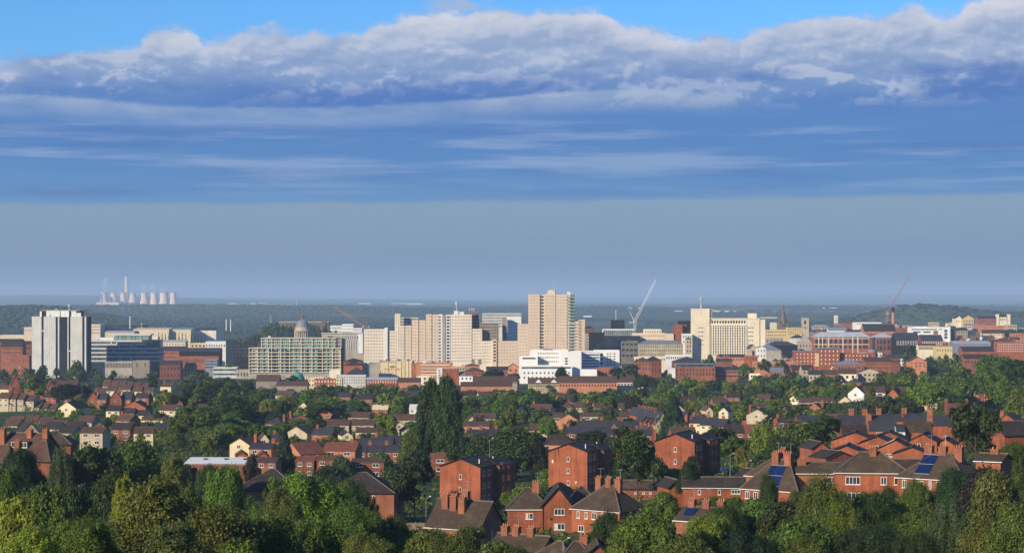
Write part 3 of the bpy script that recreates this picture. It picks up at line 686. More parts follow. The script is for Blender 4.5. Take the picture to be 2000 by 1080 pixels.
def slabs():
    b = Bld('slab_flats', 'long pale block of flats stepping up to the right, beside the council offices', 'apartment block', 711, 870, 616, 1800, 14)
    slab_sections(b, [(711, 751, 643, 'c', 0), (751, 757, 640, 'w', -1.2), (757, 777, 646, 'c', .6), (777, 790, 636, 'l', 0), (790.3, 803, 636, 'l', .6), (804, 817, 625, 'p', 0),
                      (817.4, 831, 625.5, 'p', .6), (832, 843, 614, 'p', 0), (843.4, 856, 614.5, 'p', .6), (856.2, 864, 614, 'w', .8), (864.2, 869.5, 616, 'k', 1)])
    b.bands(857, 861, 616, 708, 15, .5, 'navy', 'balcony_shade', y=.8)  # navy bands again paint the shade of the balconies
    c = Bld('slab_flats', 'wide cream block of flats stepping down to the right in the middle of the skyline', 'apartment block', 869.6, 964, 614, 1802, 14)
    slab_sections(c, [(869.8, 879.8, 615, 'b', -.4), (880, 921.5, 614.2, 'c', 0), (921.7, 941, 642, 'c', .4), (941.2, 961, 666, 'c', 0)])
    c.box('stair_or_shaded_face', 921.6, 937, 614.5, 650, 7, 14, 'taupe'); c.bands(923, 936, 616, 640, 4, .5, 'ribbon_dark', y=7)
    c.box('stair_or_shaded_face', 942, 958, 643, 668, 8, 14, 'taupe'); c.bands(943, 957, 644, 664, 4, .5, 'ribbon_dark', y=8)
    c.box('lift_house', 886, 895, 607, 615, 4, 9, 'white'); c.box('lift_house', 897, 906, 609, 615, 4, 9, 'white'); c.box('lift_house', 914, 929, 610.5, 616, 4, 10, 'brick')
    mastpole('roof_mast', 'white antenna cluster on the cream stepping flats', 'mast', 892, 589, 607, 1806, .35, 'steel', 2.2)
    for x in (917, 922, 926): mastpole('roof_mast', 'thin aerial on the brick lift house of the cream stepping flats', 'mast', x, 602, 611, 1807, .15, 'steel', .9, group='thin aerials on the lift house')
    d = Bld('slab_flats', 'tallest pink-banded tower of flats with lower wings either side', 'apartment block', 961, 1142, 575, 1800, 14)
    slab_sections(d, [(961.2, 970, 663, 'g', -1), (970, 1010.8, 666.5, 'p', .2), (1011, 1031.8, 633, 'p', .3), (1032, 1054.8, 575, 'p', 0), (1055, 1063.4, 575.5, 'g', 1.2), (1063.6, 1085, 574.5, 'p', 0),
                      (1085.4, 1108, 575.5, 'p', .5), (1108.2, 1114, 573, 'l', 1.0), (1122.4, 1129.8, 628, 'p', .3), (1130, 1134, 624.5, 'g', -1), (1134, 1142.4, 624, 'p', -.5)])
    d.box('stair_or_shaded_face', 1114, 1122.2, 576, 712, 1.5, 13, 'concrete_dark'); d.bands(1108.2, 1122.3, 578, 708, 21, .42, 'green_panel', 'balcony', y=.2, pr=.7)
    d.bands(1108.2, 1129.8, 629, 708, 13, .4, 'ribbon', y=0, pr=.8)
    d.box('lift_house', 1069, 1084, 568, 575, 3, 9, 'pale_panel'); d.box('lift_house', 1072, 1080, 566.5, 569, 4, 8, 'pale_panel'); d.box('lift_house', 1108, 1114, 570, 575, 4, 9, 'white')
    mastpole('roof_mast', 'tall thin aerial on the lift house of the pink-banded tower', 'mast', 1084.5, 538, 574, 1806, .22)
    for x in (1034, 1040, 1047, 1101, 1118): mastpole('roof_mast', 'stubby aerial along the roof edge of the pink-banded tower', 'mast', x, 571, 575.5, 1803, .15, 'steel', .5, group='stubby aerials on the tallest tower')
slabs()
def cream_office():
    b = Bld('cream_office', 'big cream office block with close vertical fins and a taller left tower', 'office building', 1373, 1483, 622, 2000, 22, 'cream', rot=-4)
    b.body(b.lx(1350), b.lx(1386), -1.5, 14, b.lz(603), 'cream', 'felt')
    b.box('stair_or_shaded_face', 1386.1, 1391.4, 604, 626, 0, 14, 'taupe')  # right face of the tower, its shade painted in as taupe
    b.box('plant_storey', 1461, 1478, 612, 623, 3, 15, 'cream'); b.box('cornice', 1373, 1483.5, 621.4, 623, -.5, 1, 'cream')
    b.box('cornice', 1377.5, 1457.5, 634, 635.6, -.9, 0, 'cream')
    b.grid(1378, 1457, 625.5, 632, 15, 1, .62, .8, 'glass', y=0)
    b.box('window_wall', 1377.5, 1457, 636, 692, -.03, .2, 'concrete_dark')
    n = 17
    for k in range(n + 1):
        x = 1377.5 + k * (79.5 / n); b.box('fin', x - 1.15, x + 1.15, 635.8, 693, -.9, .1, 'cream')
    b.bands(1378, 1457, 636, 692, 11, .3, 'white', 'spandrel', y=-.1, pr=.08)
    b.grid(1363.5, 1374.5, 636, 677, 3, 5, .7, .22, 'glass', y=-1.5); b.grid(1460, 1471.5, 636, 677, 3, 5, .7, .22, 'glass')
    b.box('right_wing', 1483.2, 1494, 624, 725, 1, 18, 'cream'); b.side(628, 690, 4, 9, .4, .5)
    mastpole('roof_mast', 'sturdy mast with antenna drum on the cream office tower', 'mast', 1369.5, 577, 604, 2004, .6, 'steel', 2.2)
cream_office()
def hospital():
    b = Bld('white_offices', 'stepped white offices with blue shadowed right side, before the pink-banded tower', 'office building', 1030, 1136, 683, 1560, 22)
    b.body(b.lx(1035), b.lx(1110), 0, 20, b.lz(684), 'white_clean'); b.bands(1050, 1093, 686, 710, 3, .35, 'ribbon', y=0)
    b.body(b.lx(1094), b.lx(1135), -6, 14, b.lz(686), 'white_clean'); b.grid(1103, 1108.5, 697, 712, 1, 3, .9, .6, 'glass', y=-6)
    b.body(b.lx(1014), b.lx(1050), -9, 1, b.lz(695), 'white_clean'); b.bands(1020, 1046, 696, 702, 1, .5, 'ribbon_blue', y=-9)
    b.body(b.lx(1014.5), b.lx(1116), -17, -9.2, b.lz(712), 'white_clean'); b.bands(1018, 1114, 713, 720, 1, .5, 'ribbon_blue', y=-17)
    b.grid(1020, 1114, 722, 740, 12, 2, .32, .42, 'glass', y=-17)
    b.box('roof_rail', 1060, 1080, 681, 684, 3, 3.3, 'steel')
    c = Bld('white_offices', 'angled white wing with grey shadowed windows beside the stepped white offices', 'office building', 1134, 1172, 687, 1570, 34, 'white_clean', rot=9)
    c.bands(1137, 1171, 690, 718, 5, .42, 'ribbon_blue', y=0)
    d = Bld('white_offices', 'narrow white office end wall with small dark windows, left of the concrete theatre', 'office building', 1160, 1210, 684, 1600, 14, 'white_clean')
    d.grid(1170, 1178, 688, 722, 1, 4, .9, .55); d.grid(1184, 1195, 688, 714, 2, 5, .6, .4); d.grid(1198, 1202, 688, 714, 1, 5, .9, .4)
    e = Bld('low_annex', 'low white walled annex below the angled white wing', 'building', 1134, 1166, 722, 1500, 12, 'white_clean')
    f = Bld('low_annex', 'low red brick annex right of the low white walled annex', 'building', 1163, 1198, 718, 1510, 12, 'brick', rot=-8); f.grid(1168, 1194, 724, 734, 4, 1)
hospital()
def castle():
    b = Bld('castle', 'dark stone castle range on the wooded rock left of the domed hall', 'castle', 545, 642, 629, 2900, 20, 'stone_dark')
    b.box('corner_tower', 628, 636, 625, 665, -2, 8, 'stone_dark'); b.grid(550, 620, 632, 640, 10, 1, .35, .6); b.box('cornice', 545, 642, 628, 629.5, -.5, .5, 'stone')
    b.box('corner_tower', 604, 612, 640, 665, -30, -20, 'brick_dark')
    mastpole('flagpole', 'white flagpole with small flag on the wooded castle rock', 'flagpole', 529, 617, 636, 2870, .3, 'white')
castle()
crane('white luffing crane with steeply raised jib above the central rooftops', 2300, (1240, 642), (1239, 629), (1281, 546), (1230, 608), 'crane_white', 2.2, 2.3)
crane('red luffing crane with raised jib on the right of the skyline', 2700, (1732, 634), (1731.5, 612), (1776, 539), (1722.5, 592), 'crane_red', 2.3, 1.9, False)
crane('orange crane with its jib lowered to the left beside the domed hall', 2500, (712, 652), (712, 638), (652, 598.5), (716.5, 628), 'crane_orange', 2.0, 1.8)
def church():
    D = 2700; b = Bld('spire_church', 'dark stone church with a tall pointed spire', 'church', 1518, 1546, 636, D, 30)
    b.body(b.lx(1522), b.lx(1540), 0, 12, b.lz(632), 'stone_dark', 'lead')
    cx = b.lx(1531); m = MB(); q = b.lz; r = 5.4
    m.lathe([(r, q(632)), (3.2, q(620)), (1.3, q(606)), (.1, q(594))], cx, 6, 8).build('spire', 'stone_dark', b.root)
    for sx, sy in ((-1, -1), (1, -1), (1, 1), (-1, 1)):
        MB().lathe([(.9, q(634)), (.9, q(628)), (.05, q(623))], cx + sx * 5.2, 6 + sy * 5.2, 6).build('pinnacle', 'stone_dark', b.root)
    b.grid(1526, 1536, 632.5, 638, 2, 1, .4, .8, 'dark'); pitched(b, 'gy', b.lx(1516), b.lx(1546), 12, 40, q(640), 7, 'stone_dark', 'lead')
    c = Bld('church_tower', 'square buff stone church tower with battlements right of the spire', 'church tower', 1566, 1579, 622, 2500, 8, 'stone', rot=-6)
    for x in (1566.8, 1570.5, 1574.5, 1578.2): c.box('merlon', x - .9, x + .9, 620, 622.4, -.15, .6, 'stone')
    c.grid(1570, 1575, 625, 634, 1, 1, .8, .8, 'dark'); c.grid(1571, 1574, 638, 642, 1, 1, .8, .8, 'dark')
    for x, y in ((1566, 0), (1579, 0)): c.box('buttress', x - .6, x + .6, 621, 660, -.5, .9, 'stone')
    d = Bld('clock_tower', 'slim pale tower standing far behind the square church tower', 'tower', 1630, 1636.5, 617, 3300, 6, 'cream'); d.grid(1632, 1634.6, 619, 632, 1, 3, .6, .5, 'dark')
    d.box('cornice', 1629.5, 1637, 616, 617.4, -.5, 6.3, 'cream')
    e = thing('brick_chimney', 'brick chimney stack with black tapered top beside the red crane', 'chimney', px(1744.5, 2900), 2900, pz(640, 2900)); hh = pz(598, 2900) - pz(640, 2900)
    MB().lathe([(2.2, 0), (1.9, hh * .72)], n=16).build('shaft', 'brick_pale', e); MB().lathe([(2.0, hh * .72), (1.9, hh * .85), (.5, hh)], n=16).build('cap', 'dark', e)
church()
def arcade():
    b = Bld('arcaded_warehouse', 'long red brick building with tall arched windows and pale barrel roof', 'brick building', 1589, 1700, 662, 2300, 18)
    W = b.W; pitched(b, 'hip', -W / 2, W / 2, 0, 18, b.lz(658), 5.4, 'brick', 'metal_roof', .4)
    def arches(bb, xs, ya, yb, w_, y=0):
        for x in xs:
            m = MB(); cx = bb.lx(x); r = w_ / 2; zt, zb = bb.lz(ya), bb.lz(yb); P_ = [(cx - r, zb), (cx + r, zb), (cx + r, zt - r)] + [(cx + r * math.cos(t), zt - r + r * math.sin(t)) for t in (.5, 1.05, 1.57, 2.1, 2.64)] + [(cx - r, zt - r)]
            n = len(P_); m.add([(p, y - .08, z) for p, z in P_] + [(p, y + .1, z) for p, z in P_], [tuple(range(n))] + [(i, (i + 1) % n, (i + 1) % n + n, i + n) for i in range(n)])
            m.build('arched_window', 'glass', bb.root)
    xs = [1595, 1603, 1610, 1623, 1632.5, 1641.8, 1651, 1660.5, 1670.5, 1680, 1688, 1693]
    arches(b, xs, 662, 671, 2.9); b.grid(1591, 1698, 672, 674, 12, 1, .0, .0) if 0 else None
    for x in xs: b.box('window', x - 2, x + 2, 657.8 + .6, 660.2, -.05, .1, 'glass')
    for x in xs: b.box('window', x - 2.2, x + 2.2, 674, 681, -.05, .1, 'glass')
    b.box('string_course', 1589, 1700, 660.6, 661.5, -.25, .1, 'cream'); b.box('string_course', 1589, 1700, 672, 673.1, -.25, .1, 'cream')
    for x in (1618.5, 1646.5, 1665.5, 1675.5, 1599, 1606.5): b.box('pier', x - .7, x + .7, 658.5, 690, -.3, .1, 'cream')
    c = Bld('arcaded_warehouse', 'darker arched end block adjoining the long arcaded brick building', 'brick building', 1704, 1749, 662, 2280, 20)
    W = c.W; pitched(c, 'hip', -W / 2, W / 2, 0, 20, c.lz(659), 4.5, 'brick_dark', 'metal_roof', .4)
    xs = [1713, 1720.5, 1728, 1736, 1744]; arches(c, xs, 663.5, 672, 2.8); arches(c, xs, 674.5, 684, 2.8)
    c.box('glass_stair', 1704, 1710, 659, 690, -.5, .2, 'glass_blue')
    for x in (1711, 1748): c.box('pier', x - .8, x + .8, 660, 690, -.3, .1, 'brick_pale')
arcade()
def mall():
    b = Bld('shopping_centre', 'cream shopping centre with orange wall lettering below the stepping flats', 'shopping centre', 740, 806, 705, 1640, 30, 'render_cream', roof='gravel_roof')
    for x in (741, 757, 772, 783, 790, 797, 804): b.box('pier', x - .7, x + .7, 704.5, 736, -.5, .1, 'render_cream')
    b.grid(743, 770, 705.6, 708.4, 8, 1, .5, .6, 'glass'); b.bands(743, 770, 724, 732, 1, .5, 'ribbon', y=0)
    for txt, size, x, y, m in (('intu', 2.4, 762, 717.4, 'dark'), ('Victoria Centre', 2.15, 749.5, 722.2, 'orange_text')):
        cu = bpy.data.curves.new('lettering', 'FONT'); cu.body = txt; cu.size = size; cu.extrude = .08; cu.offset = .03
        t = bpy.data.objects.new('lettering', cu); COL.objects.link(t); me = bpy.data.meshes.new_from_object(t); bpy.data.objects.remove(t)
        me.materials.clear(); me.materials.append(MATS[m]); q = obj('sign_lettering', me, b.root, (b.lx(x), -.14, b.lz(y))); q.rotation_euler = (rad(90), 0, 0)
    roofbits(b, 6, 4)
    c = Bld('shopping_centre', 'blank grey-cream flank of the shopping centre left of the lettering', 'shopping centre', 720, 739.6, 709, 1645, 26, 'concrete')
    d = Bld('parking_deck', 'brick banded parking building with rounded left end, right of the shopping centre', 'car park', 812, 882, 709, 1630, 24, 'brick_pale')
    d.bands(822, 878, 710, 734, 4, .4, 'cream', 'parking_band'); d.bands(822, 878, 712, 731, 4, .15, 'dark', 'opening_band', y=-.1); 
    MB().lathe([(8, 0), (8, d.lz(711)), (7.6, d.lz(711) + .1)], d.lx(822), 8.1, 28).build('rounded_end', 'brick', d.root); roofbits(d, 5, 9)
mall()

# ---------------------------------------------------------------- power station far off
def power_station():
    prof = [(1.0, 0), (.93, .08), (.84, .22), (.75, .4), (.68, .58), (.645, .74), (.645, .84), (.67, .95), (.70, 1.0)]
    base = None; D0 = 15500
    names = ['leftmost cooling tower, half hidden by a thin dark stack', 'second cooling tower from the left, behind the boiler house', 'cooling tower just left of the tall chimney', 'cooling tower just right of the tall chimney',
             'first cooling tower of the right-hand four', 'second cooling tower of the right-hand four', 'widest cooling tower, third of the right-hand four', 'rightmost cooling tower, slightly behind its neighbour']
    for (x, w_, yt, yb, D), nm in zip([(203.5, 19, 571, 594, 15300), (222, 18, 572, 592, 15700), (240.5, 18, 571.5, 592, 15400), (259.5, 18, 572, 591, 15700), (282.5, 21, 571.5, 597, 15000), (301, 20, 572, 599, 15200), (320.5, 24, 571, 600, 14800), (338.5, 18, 571.5, 600, 15100)], names):
        X = px(x, D); z0 = pz(yb, D); R = w_ / F * D / 2; h = pz(yt, D) - z0
        o = thing('cooling_tower', nm, 'cooling tower', X, D, z0, group='cooling towers of the far power station')
        MB().lathe([(R * a, h * b_) for a, b_ in prof], n=40, caps=False).build('shell', 'cooling', o, smooth=True)
        MB().lathe([(R * .71, h * .985), (R * .725, h * .985), (R * .725, h * 1.004), (R * .69, h * 1.004), (R * .69, h * .985)], n=40, caps=False).build('rim', 'concrete', o)
        MB().lathe([(R * 1.02, -12), (R * 1.0, h * .03)], n=40, caps=False).build('base_ring', 'concrete_dark', o)
        MB().lathe([(R * .64, h * .8), (.1, h * .8)], n=20, caps=False).build('throat', 'dark', o)
    X = px(247.3, D0); z0 = pz(596, D0); h = pz(538, D0) - z0
    o = thing('power_station_chimney', 'tall pinkish chimney with white upper part among the cooling towers', 'chimney', X, D0, z0)
    MB().lathe([(15.5, 0), (13.5, h * .5), (12.6, h * .74)], n=24).build('shaft', 'cooling', o); MB().lathe([(12.7, h * .74), (12.2, h * .97)], n=24).build('upper_shaft', 'white', o)
    MB().lathe([(12.6, h * .97), (12.6, h), (9, h + 1)], n=24).build('cap', 'concrete_dark', o)
    o = thing('thin_stack', 'thin dark-topped stack in front of the leftmost cooling tower', 'chimney', px(198.7, 15100), 15100, pz(592, 15100)); hh = pz(575, 15100) - pz(592, 15100)
    MB().lathe([(8, 0), (6.5, hh)], n=16).build('shaft', 'concrete', o); MB().lathe([(6.6, hh), (6.4, hh + 4)], n=16).build('cap', 'dark', o)
    b = Bld('boiler_house', 'pale power station boiler house between the left cooling towers', 'power station building', 188, 232, 590.5, 15250, 90, 'cooling', roof='metal_roof')
    b.box('upper_block', 211, 217, 580, 592, 10, 60, 'concrete_dark'); b.box('upper_block', 219, 226, 585, 592, 10, 60, 'concrete')
power_station()
def steam():
    m = bpy.data.materials.new('steam'); m.use_nodes = True; nt = m.node_tree; nt.nodes.clear()
    o = nt.nodes.new('ShaderNodeOutputMaterial'); v = nt.nodes.new('ShaderNodeVolumePrincipled'); v.inputs['Color'].default_value = (1, 1, 1, 1); v.inputs['Density'].default_value = .014
    nt.links.new(v.outputs[0], o.inputs['Volume']); MATS['steam'] = m
    r = random.Random(5)
    for x, lab, tall, dx in ((203.5, 'tall faint steam plume above the leftmost cooling tower', 32, 3), (284, 'faint steam plume drifting left above the right-hand towers', 19, -9), (303, 'thin steam drifting between the right-hand towers', 20, -10), (322, 'low thin steam above the widest cooling tower', 13, -7)):
        mb = MB(); D = 15300; X = px(x, D); z0 = pz(572.5, D); t = thing('steam_plume', lab, 'steam', X, D, z0, group='steam plumes over the cooling towers'); t['kind'] = 'stuff'
        k = D / F; pr = []; n = 14
        for i in range(n):
            u = i / (n - 1); pr.append((dx * k * u ** 1.4 + r.uniform(-6, 6) * u, r.uniform(-5, 5), min(tall, 32) * k * u, (5.5 + 3.5 * u) * k * (.75 + .35 * r.random()) * (1 - u ** 6 * .9)))
        nn = 12; V = []
        for cx, cy, z, rr in pr:
            for j in range(nn): a = 2 * math.pi * j / nn; q = rr * r.uniform(.8, 1.15); V.append((cx + q * math.cos(a), cy + q * math.sin(a), min(z, pz(541, D) - z0)))
        Fc = [(i * nn + j, i * nn + (j + 1) % nn, (i + 1) * nn + (j + 1) % nn, (i + 1) * nn + j) for i in range(n - 1) for j in range(nn)] + [tuple(reversed(range(nn))), tuple((n - 1) * nn + j for j in range(nn))]
        mb.add(V, Fc).build('plume', 'steam', t, smooth=True)
steam()

# ---------------------------------------------------------------- the rest of the city, building by building
# name, label, category, x0, x1, y eave/top, y bottom seen, distance, depth, wall, (roof kind, ridge row, roof material), windows (nx, ny, fw, fh, material), rotation
def gen(name, label, cat, x0, x1, yt, yb, D, dep, wall, roof=None, wins=None, rot=0, bits=0):
    if roof and roof[0] != 'flat':
        b = Bld(name, label, cat, x0, x1, yt, D, dep, None, rot)
        pitched(b, roof[0], -b.W / 2, b.W / 2, 0, dep, b.H, max(.8, (yt - roof[1]) / F * D), wall, roof[2], .3)
    else: b = Bld(name, label, cat, x0, x1, yt, D, dep, wall, rot, roof=(roof[2] if roof else 'gravel_roof'))
    if wins:
        nx, ny, fw, fh, wm = wins
        if nx == 0: b.bands(x0 + .3, x1 - .3, yt + .8, yb, ny, fh, wm)
        else: b.grid(x0 + .4, x1 - .4, yt + .8, yb, nx, ny, fw, fh, wm)
    if bits: roofbits(b, bits, int(x0))
    PROT.append((x0, yt - 6, x1, yb if D > 1500 else min(yb, yt + 4), D))
    return b
G_ = 'glass'
PROT += [(62, 600, 169, 712, 1750), (169, 652, 311, 705, 1820), (486, 655, 672, 735, 1700), (570, 605, 605, 661, 2350), (711, 612, 870, 706, 1800), (869, 610, 964, 706, 1800), (964, 660, 1032, 700, 1800), (1010, 570, 1142, 690, 1800), (1350, 600, 1495, 692, 2000), (1014, 683, 1212, 738, 1560), (1589, 650, 1749, 682, 2290), (720, 705, 882, 732, 1640), (1518, 596, 1545, 640, 2700), (1566, 620, 1580, 650, 2500), (1225, 600, 1250, 642, 2300), (1722, 600, 1745, 634, 2700)]
LIST = [
 # far left
 ('brick_mill', 'low red brick mill with two window rows, left of the white slab tower', 'mill', 2, 44, 677, 692, 1900, 14, 'brick', ('gx', 668, 'tile_dark'), (12, 2, .4, .5, G_)),
 ('brick_mill', 'plain brick mill in front of the low red mill, left edge', 'mill', 20, 57, 694, 714, 1800, 16, 'brick', ('flat', 0, 'felt'), (5, 1, .1, .3, 'dark')),
 ('dark_roofed_works', 'dark roofed works building above the low red mill at the left edge', 'works', -6, 40, 668, 680, 2050, 20, 'brick_dark', ('gx', 662, 'tile_dark'), None),
 ('brick_house_block', 'small dark brick block between the mill and the white slab tower', 'building', 45, 61, 672, 700, 1950, 12, 'brick_dark', ('gx', 666, 'tile_dark'), (3, 2, .4, .4, G_)),
 ('pale_shed', 'pale shed half hidden behind the left edge of the white slab tower', 'shed', 47, 62, 639, 650, 3300, 30, 'pale_panel', ('flat', 0, 'brick_pale'), (3, 1, .3, .3, G_)),
 ('factory_range', 'long pink-brown factory range behind the blue glass office', 'factory', 168, 196, 634, 653, 3300, 40, 'pale_panel', None, (0, 3, 1, .2, 'ribbon_dark')),
 ('factory_shed', 'long dark blue factory shed left of the white factory chimney', 'factory', 196, 238, 635, 650, 3350, 60, 'navy', ('flat', 0, 'slate'), (0, 2, 1, .2, 'ribbon_dark')),
 ('factory_shed', 'dark factory shed below the white factory chimney', 'factory', 236, 277, 636, 648, 3300, 60, 'navy', ('flat', 0, 'slate'), (0, 1, 1, .3, 'ribbon_dark')),
 ('warehouse', 'long cream warehouse with a pinkish roof behind the blue glass office', 'warehouse', 260, 330, 643, 652, 3100, 80, 'render_cream', ('gx', 640.5, 'pale_panel'), None),
 ('warehouse', 'long cream warehouse with teal roof edge, behind the row of poplars', 'warehouse', 330, 373, 643.5, 652, 3110, 80, 'render_cream', ('gx', 641, 'green_panel'), None),
 ('warehouse', 'dark roofed warehouse right end of the long cream sheds', 'warehouse', 373, 422, 645, 655, 3150, 80, 'cream', ('gx', 641, 'navy'), None),
 ('warehouse', 'low cream shed with pale roof just above the blue glass office', 'warehouse', 205, 262, 649, 656, 2900, 40, 'render_cream', ('gx', 646, 'metal_roof'), None),
 ('office_block', 'small cream flat block right of the blue glass office', 'office building', 295, 308, 658, 672, 2400, 15, 'cream', None, (3, 1, .4, .3, G_)),
 ('workshop', 'long low cream workshop beneath the poplar row', 'workshop', 307, 362, 668, 676, 2350, 20, 'render_cream', ('gx', 664, 'metal_roof'), (10, 1, .3, .4, G_)),
 ('workshop', 'short sandy workshop at the right foot of the poplar row', 'workshop', 372, 402, 670, 680, 2300, 16, 'sand_panel', None, (4, 1, .5, .4, G_)),
 ('brick_range', 'wide orange brick range under a dark roof, right of the blue glass office', 'brick building', 312, 358, 685, 702, 2050, 20, 'brick', ('gx', 676.5, 'slate'), (14, 2, .4, .4, G_)),
 ('glass_topped_mill', 'orange brick mill with a long glazed top storey', 'mill', 349, 428, 695.5, 713, 1950, 16, 'brick', None, (20, 1, .35, .4, G_)),
 ('white_office', 'boxy white office with shaded right side painted dark blue, above the glass topped mill', 'office building', 401, 441, 667, 682, 2250, 18, 'white', None, (8, 1, .4, .3, G_)),
 ('dark_or_shaded_office', 'shaded right side of the boxy white office, shade painted as dark blue-grey', 'office building', 441.3, 457, 665, 690, 2240, 22, 'navy', ('flat', 0, 'slate'), (5, 4, .5, .4, 'glass_blue')),  # side of the white office as a block, shade put into navy
 ('dark_or_shaded_office', 'low dark glass office between the boxy white office and the grid-fronted flats', 'office building', 458, 497, 670, 697, 2150, 20, 'dark', ('flat', 0, 'white'), (0, 4, 1, .5, 'ribbon_dark')),
 ('glass_link', 'small blue-grey glass building before the glass topped mill', 'office building', 400, 424, 702, 720, 1780, 12, 'lead', None, (0, 3, 1, .4, 'ribbon_blue')),
 ('glass_link', 'low blue-grey glass block left of the grid-fronted flats', 'office building', 416, 463, 717, 735, 1740, 14, 'panel_grey', ('flat', 0, 'lead'), (0, 2, 1, .4, 'ribbon_blue')),
 ('pale_block', 'tiny pale block at the left foot of the grid-fronted flats', 'building', 462, 486, 722, 740, 1720, 10, 'concrete', None, (4, 1, .4, .4, G_)),
 ('brick_house_block', 'row of small dark brick buildings below the low glass block', 'building', 312, 352, 712, 740, 1700, 14, 'brick_dark', ('gx', 704, 'slate'), (6, 2, .4, .4, G_)),
 ('low_pavilion', 'low grey colonnaded building at the foot of the blue glass office', 'building', 205, 258, 706, 720, 1760, 12, 'concrete', None, (18, 1, .5, .7, 'dark')),
 ('low_pavilion', 'plain brown-grey block at the right foot of the blue glass office', 'building', 259, 292, 704, 720, 1755, 12, 'taupe', None, (2, 1, .1, .5, 'dark')),
 # behind the centre
 ('white_houses', 'far white block just right of the castle', 'building', 640, 668, 636, 652, 3000, 20, 'white', None, (8, 2, .4, .35, G_)),
 ('white_houses', 'stepped white flats below the orange crane', 'apartment block', 668, 690, 633, 652, 2950, 20, 'white_clean', None, (6, 3, .4, .35, G_)),
 ('white_houses', 'white block with dark openings left of the orange crane mast', 'apartment block', 689, 707, 641, 652, 2850, 20, 'white', None, (5, 2, .5, .4, G_)),
 ('council_offices', 'broad grey offices with long window rows, between the grid-fronted flats and slab flats', 'office building', 628, 712, 651, 690, 2050, 18, 'concrete', None, None),
 ('white_office', 'slim white office peeping over the slab flats at their left step', 'office building', 771, 782, 613, 640, 1960, 12, 'cream', None, (2, 6, .3, .3, G_)),
 ('white_office', 'white banded office behind the left step of the slab flats', 'office building', 772, 817, 620.5, 642, 1980, 12, 'panel_grey', None, (0, 4, 1, .45, 'ribbon_dark')),
 ('grey_tower_office', 'grey office slab with square windows behind the cream stepping flats', 'office building', 942, 1018, 612, 640, 2020, 14, 'panel_grey', None, (24, 5, .55, .55, 'glass')),
 ('grey_tower_office', 'plain white end tower of the grey office slab', 'office building', 990, 1017.5, 620, 668, 1980, 16, 'white_clean', None, (5, 7, .12, .5, 'glass')),
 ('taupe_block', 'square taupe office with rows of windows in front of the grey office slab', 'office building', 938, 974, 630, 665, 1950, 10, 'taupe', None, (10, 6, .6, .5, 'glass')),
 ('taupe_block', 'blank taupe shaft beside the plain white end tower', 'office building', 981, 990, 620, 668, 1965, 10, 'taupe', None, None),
 # right of the flats
 ('black_hall', 'big dark windowless block at the right foot of the pink-banded tower', 'hall', 1150, 1180, 650, 690, 1960, 20, 'dark', ('flat', 0, 'felt'), (3, 4, .3, .2, 'navy')),
 ('brick_block', 'small red block with dark roof above the dark windowless block', 'building', 1143, 1160, 641, 660, 2200, 15, 'brick_dark', ('hip', 636, 'tile_dark'), (4, 2, .4, .3, G_)),
 ('grey_strip_office', 'narrow grey strip building touching the pink-banded tower right side', 'building', 1142.6, 1150, 652, 690, 1900, 12, 'concrete', None, (2, 6, .4, .4, G_)),
 ('green_glass_office', 'low green glazed office under the white crane', 'office building', 1178, 1240, 643, 656, 2200, 24, 'white', ('flat', 0, 'felt'), (16, 1, .8, .8, 'glass_green')),
 ('black_box_plant', 'black box on the roofs left of the white crane', 'plant building', 1194, 1220, 625, 645, 2260, 14, 'dark', ('flat', 0, 'felt'), (10, 1, .5, .7, 'navy')),
 ('black_hall', 'long dark building below the green glazed office', 'hall', 1174, 1250, 656, 672, 2100, 22, 'navy', ('flat', 0, 'slate'), (0, 3, 1, .3, 'ribbon_dark')),
 ('concrete_theatre', 'bare concrete hall with overhanging top, behind the white offices', 'theatre', 1168, 1212, 671, 684, 1850, 24, 'stone', None, None),
 ('concrete_theatre', 'brown concrete wing with deep dark recesses right of the bare concrete hall', 'theatre', 1213, 1246, 666, 700, 1830, 24, 'concrete_dark', None, (4, 3, .6, .35, 'dark')),
 ('pink_office', 'pinkish white office wing below the white crane', 'office building', 1236, 1302, 651, 668, 2120, 20, 'pale_panel', ('flat', 0, 'gravel_roof'), (14, 2, .4, .25, G_)),
 ('pink_office', 'cream roof-top block on the pinkish white office wing', 'office building', 1258, 1292, 643, 652, 2150, 16, 'cream', None, (7, 1, .4, .3, G_)),
 ('pink_office', 'blank pink wall right of the pinkish white office wing', 'office building', 1300, 1319, 652, 670, 2080, 18, 'pale_panel', None, None),
 ('curved_office', 'long cream block with slot windows under a grey roof, left of the cream fin office', 'office building', 1248, 1334, 672, 696, 1950, 14, 'stone', ('hip', 665, 'lead'), (20, 3, .35, .4, G_)),
 ('brick_tower', 'tall plain red brick tower left of the cream fin office', 'building', 1316, 1333, 634, 680, 2080, 14, 'brick_bright', None, (2, 3, .1, .2, 'dark')),
 ('brick_tower', 'dark brick shaft right of the tall plain red tower', 'building', 1333, 1341, 634, 680, 2085, 14, 'brick_dark', None, (2, 8, .3, .3, 'dark')),
 ('black_box_plant', 'dark roof box behind the tall plain red brick tower', 'plant building', 1326, 1350, 627, 640, 2130, 14, 'dark', ('flat', 0, 'felt'), None),
 ('white_block', 'low white block squeezed between red tower and cream fin office', 'building', 1333, 1352, 652, 672, 1990, 14, 'white', None, (4, 2, .4, .4, G_)),
 ('stone_turret', 'narrow brown stone building at the left foot of the cream fin office', 'building', 1340, 1351, 662, 690, 1930, 10, 'stone', ('hip', 659, 'tile_dark'), (2, 3, .4, .5, G_)),
 ('cream_flats', 'yellow-cream flats immediately right of the cream fin office', 'apartment block', 1495, 1560, 644, 658, 2400, 16, 'sand_panel', None, (16, 2, .45, .4, G_)),
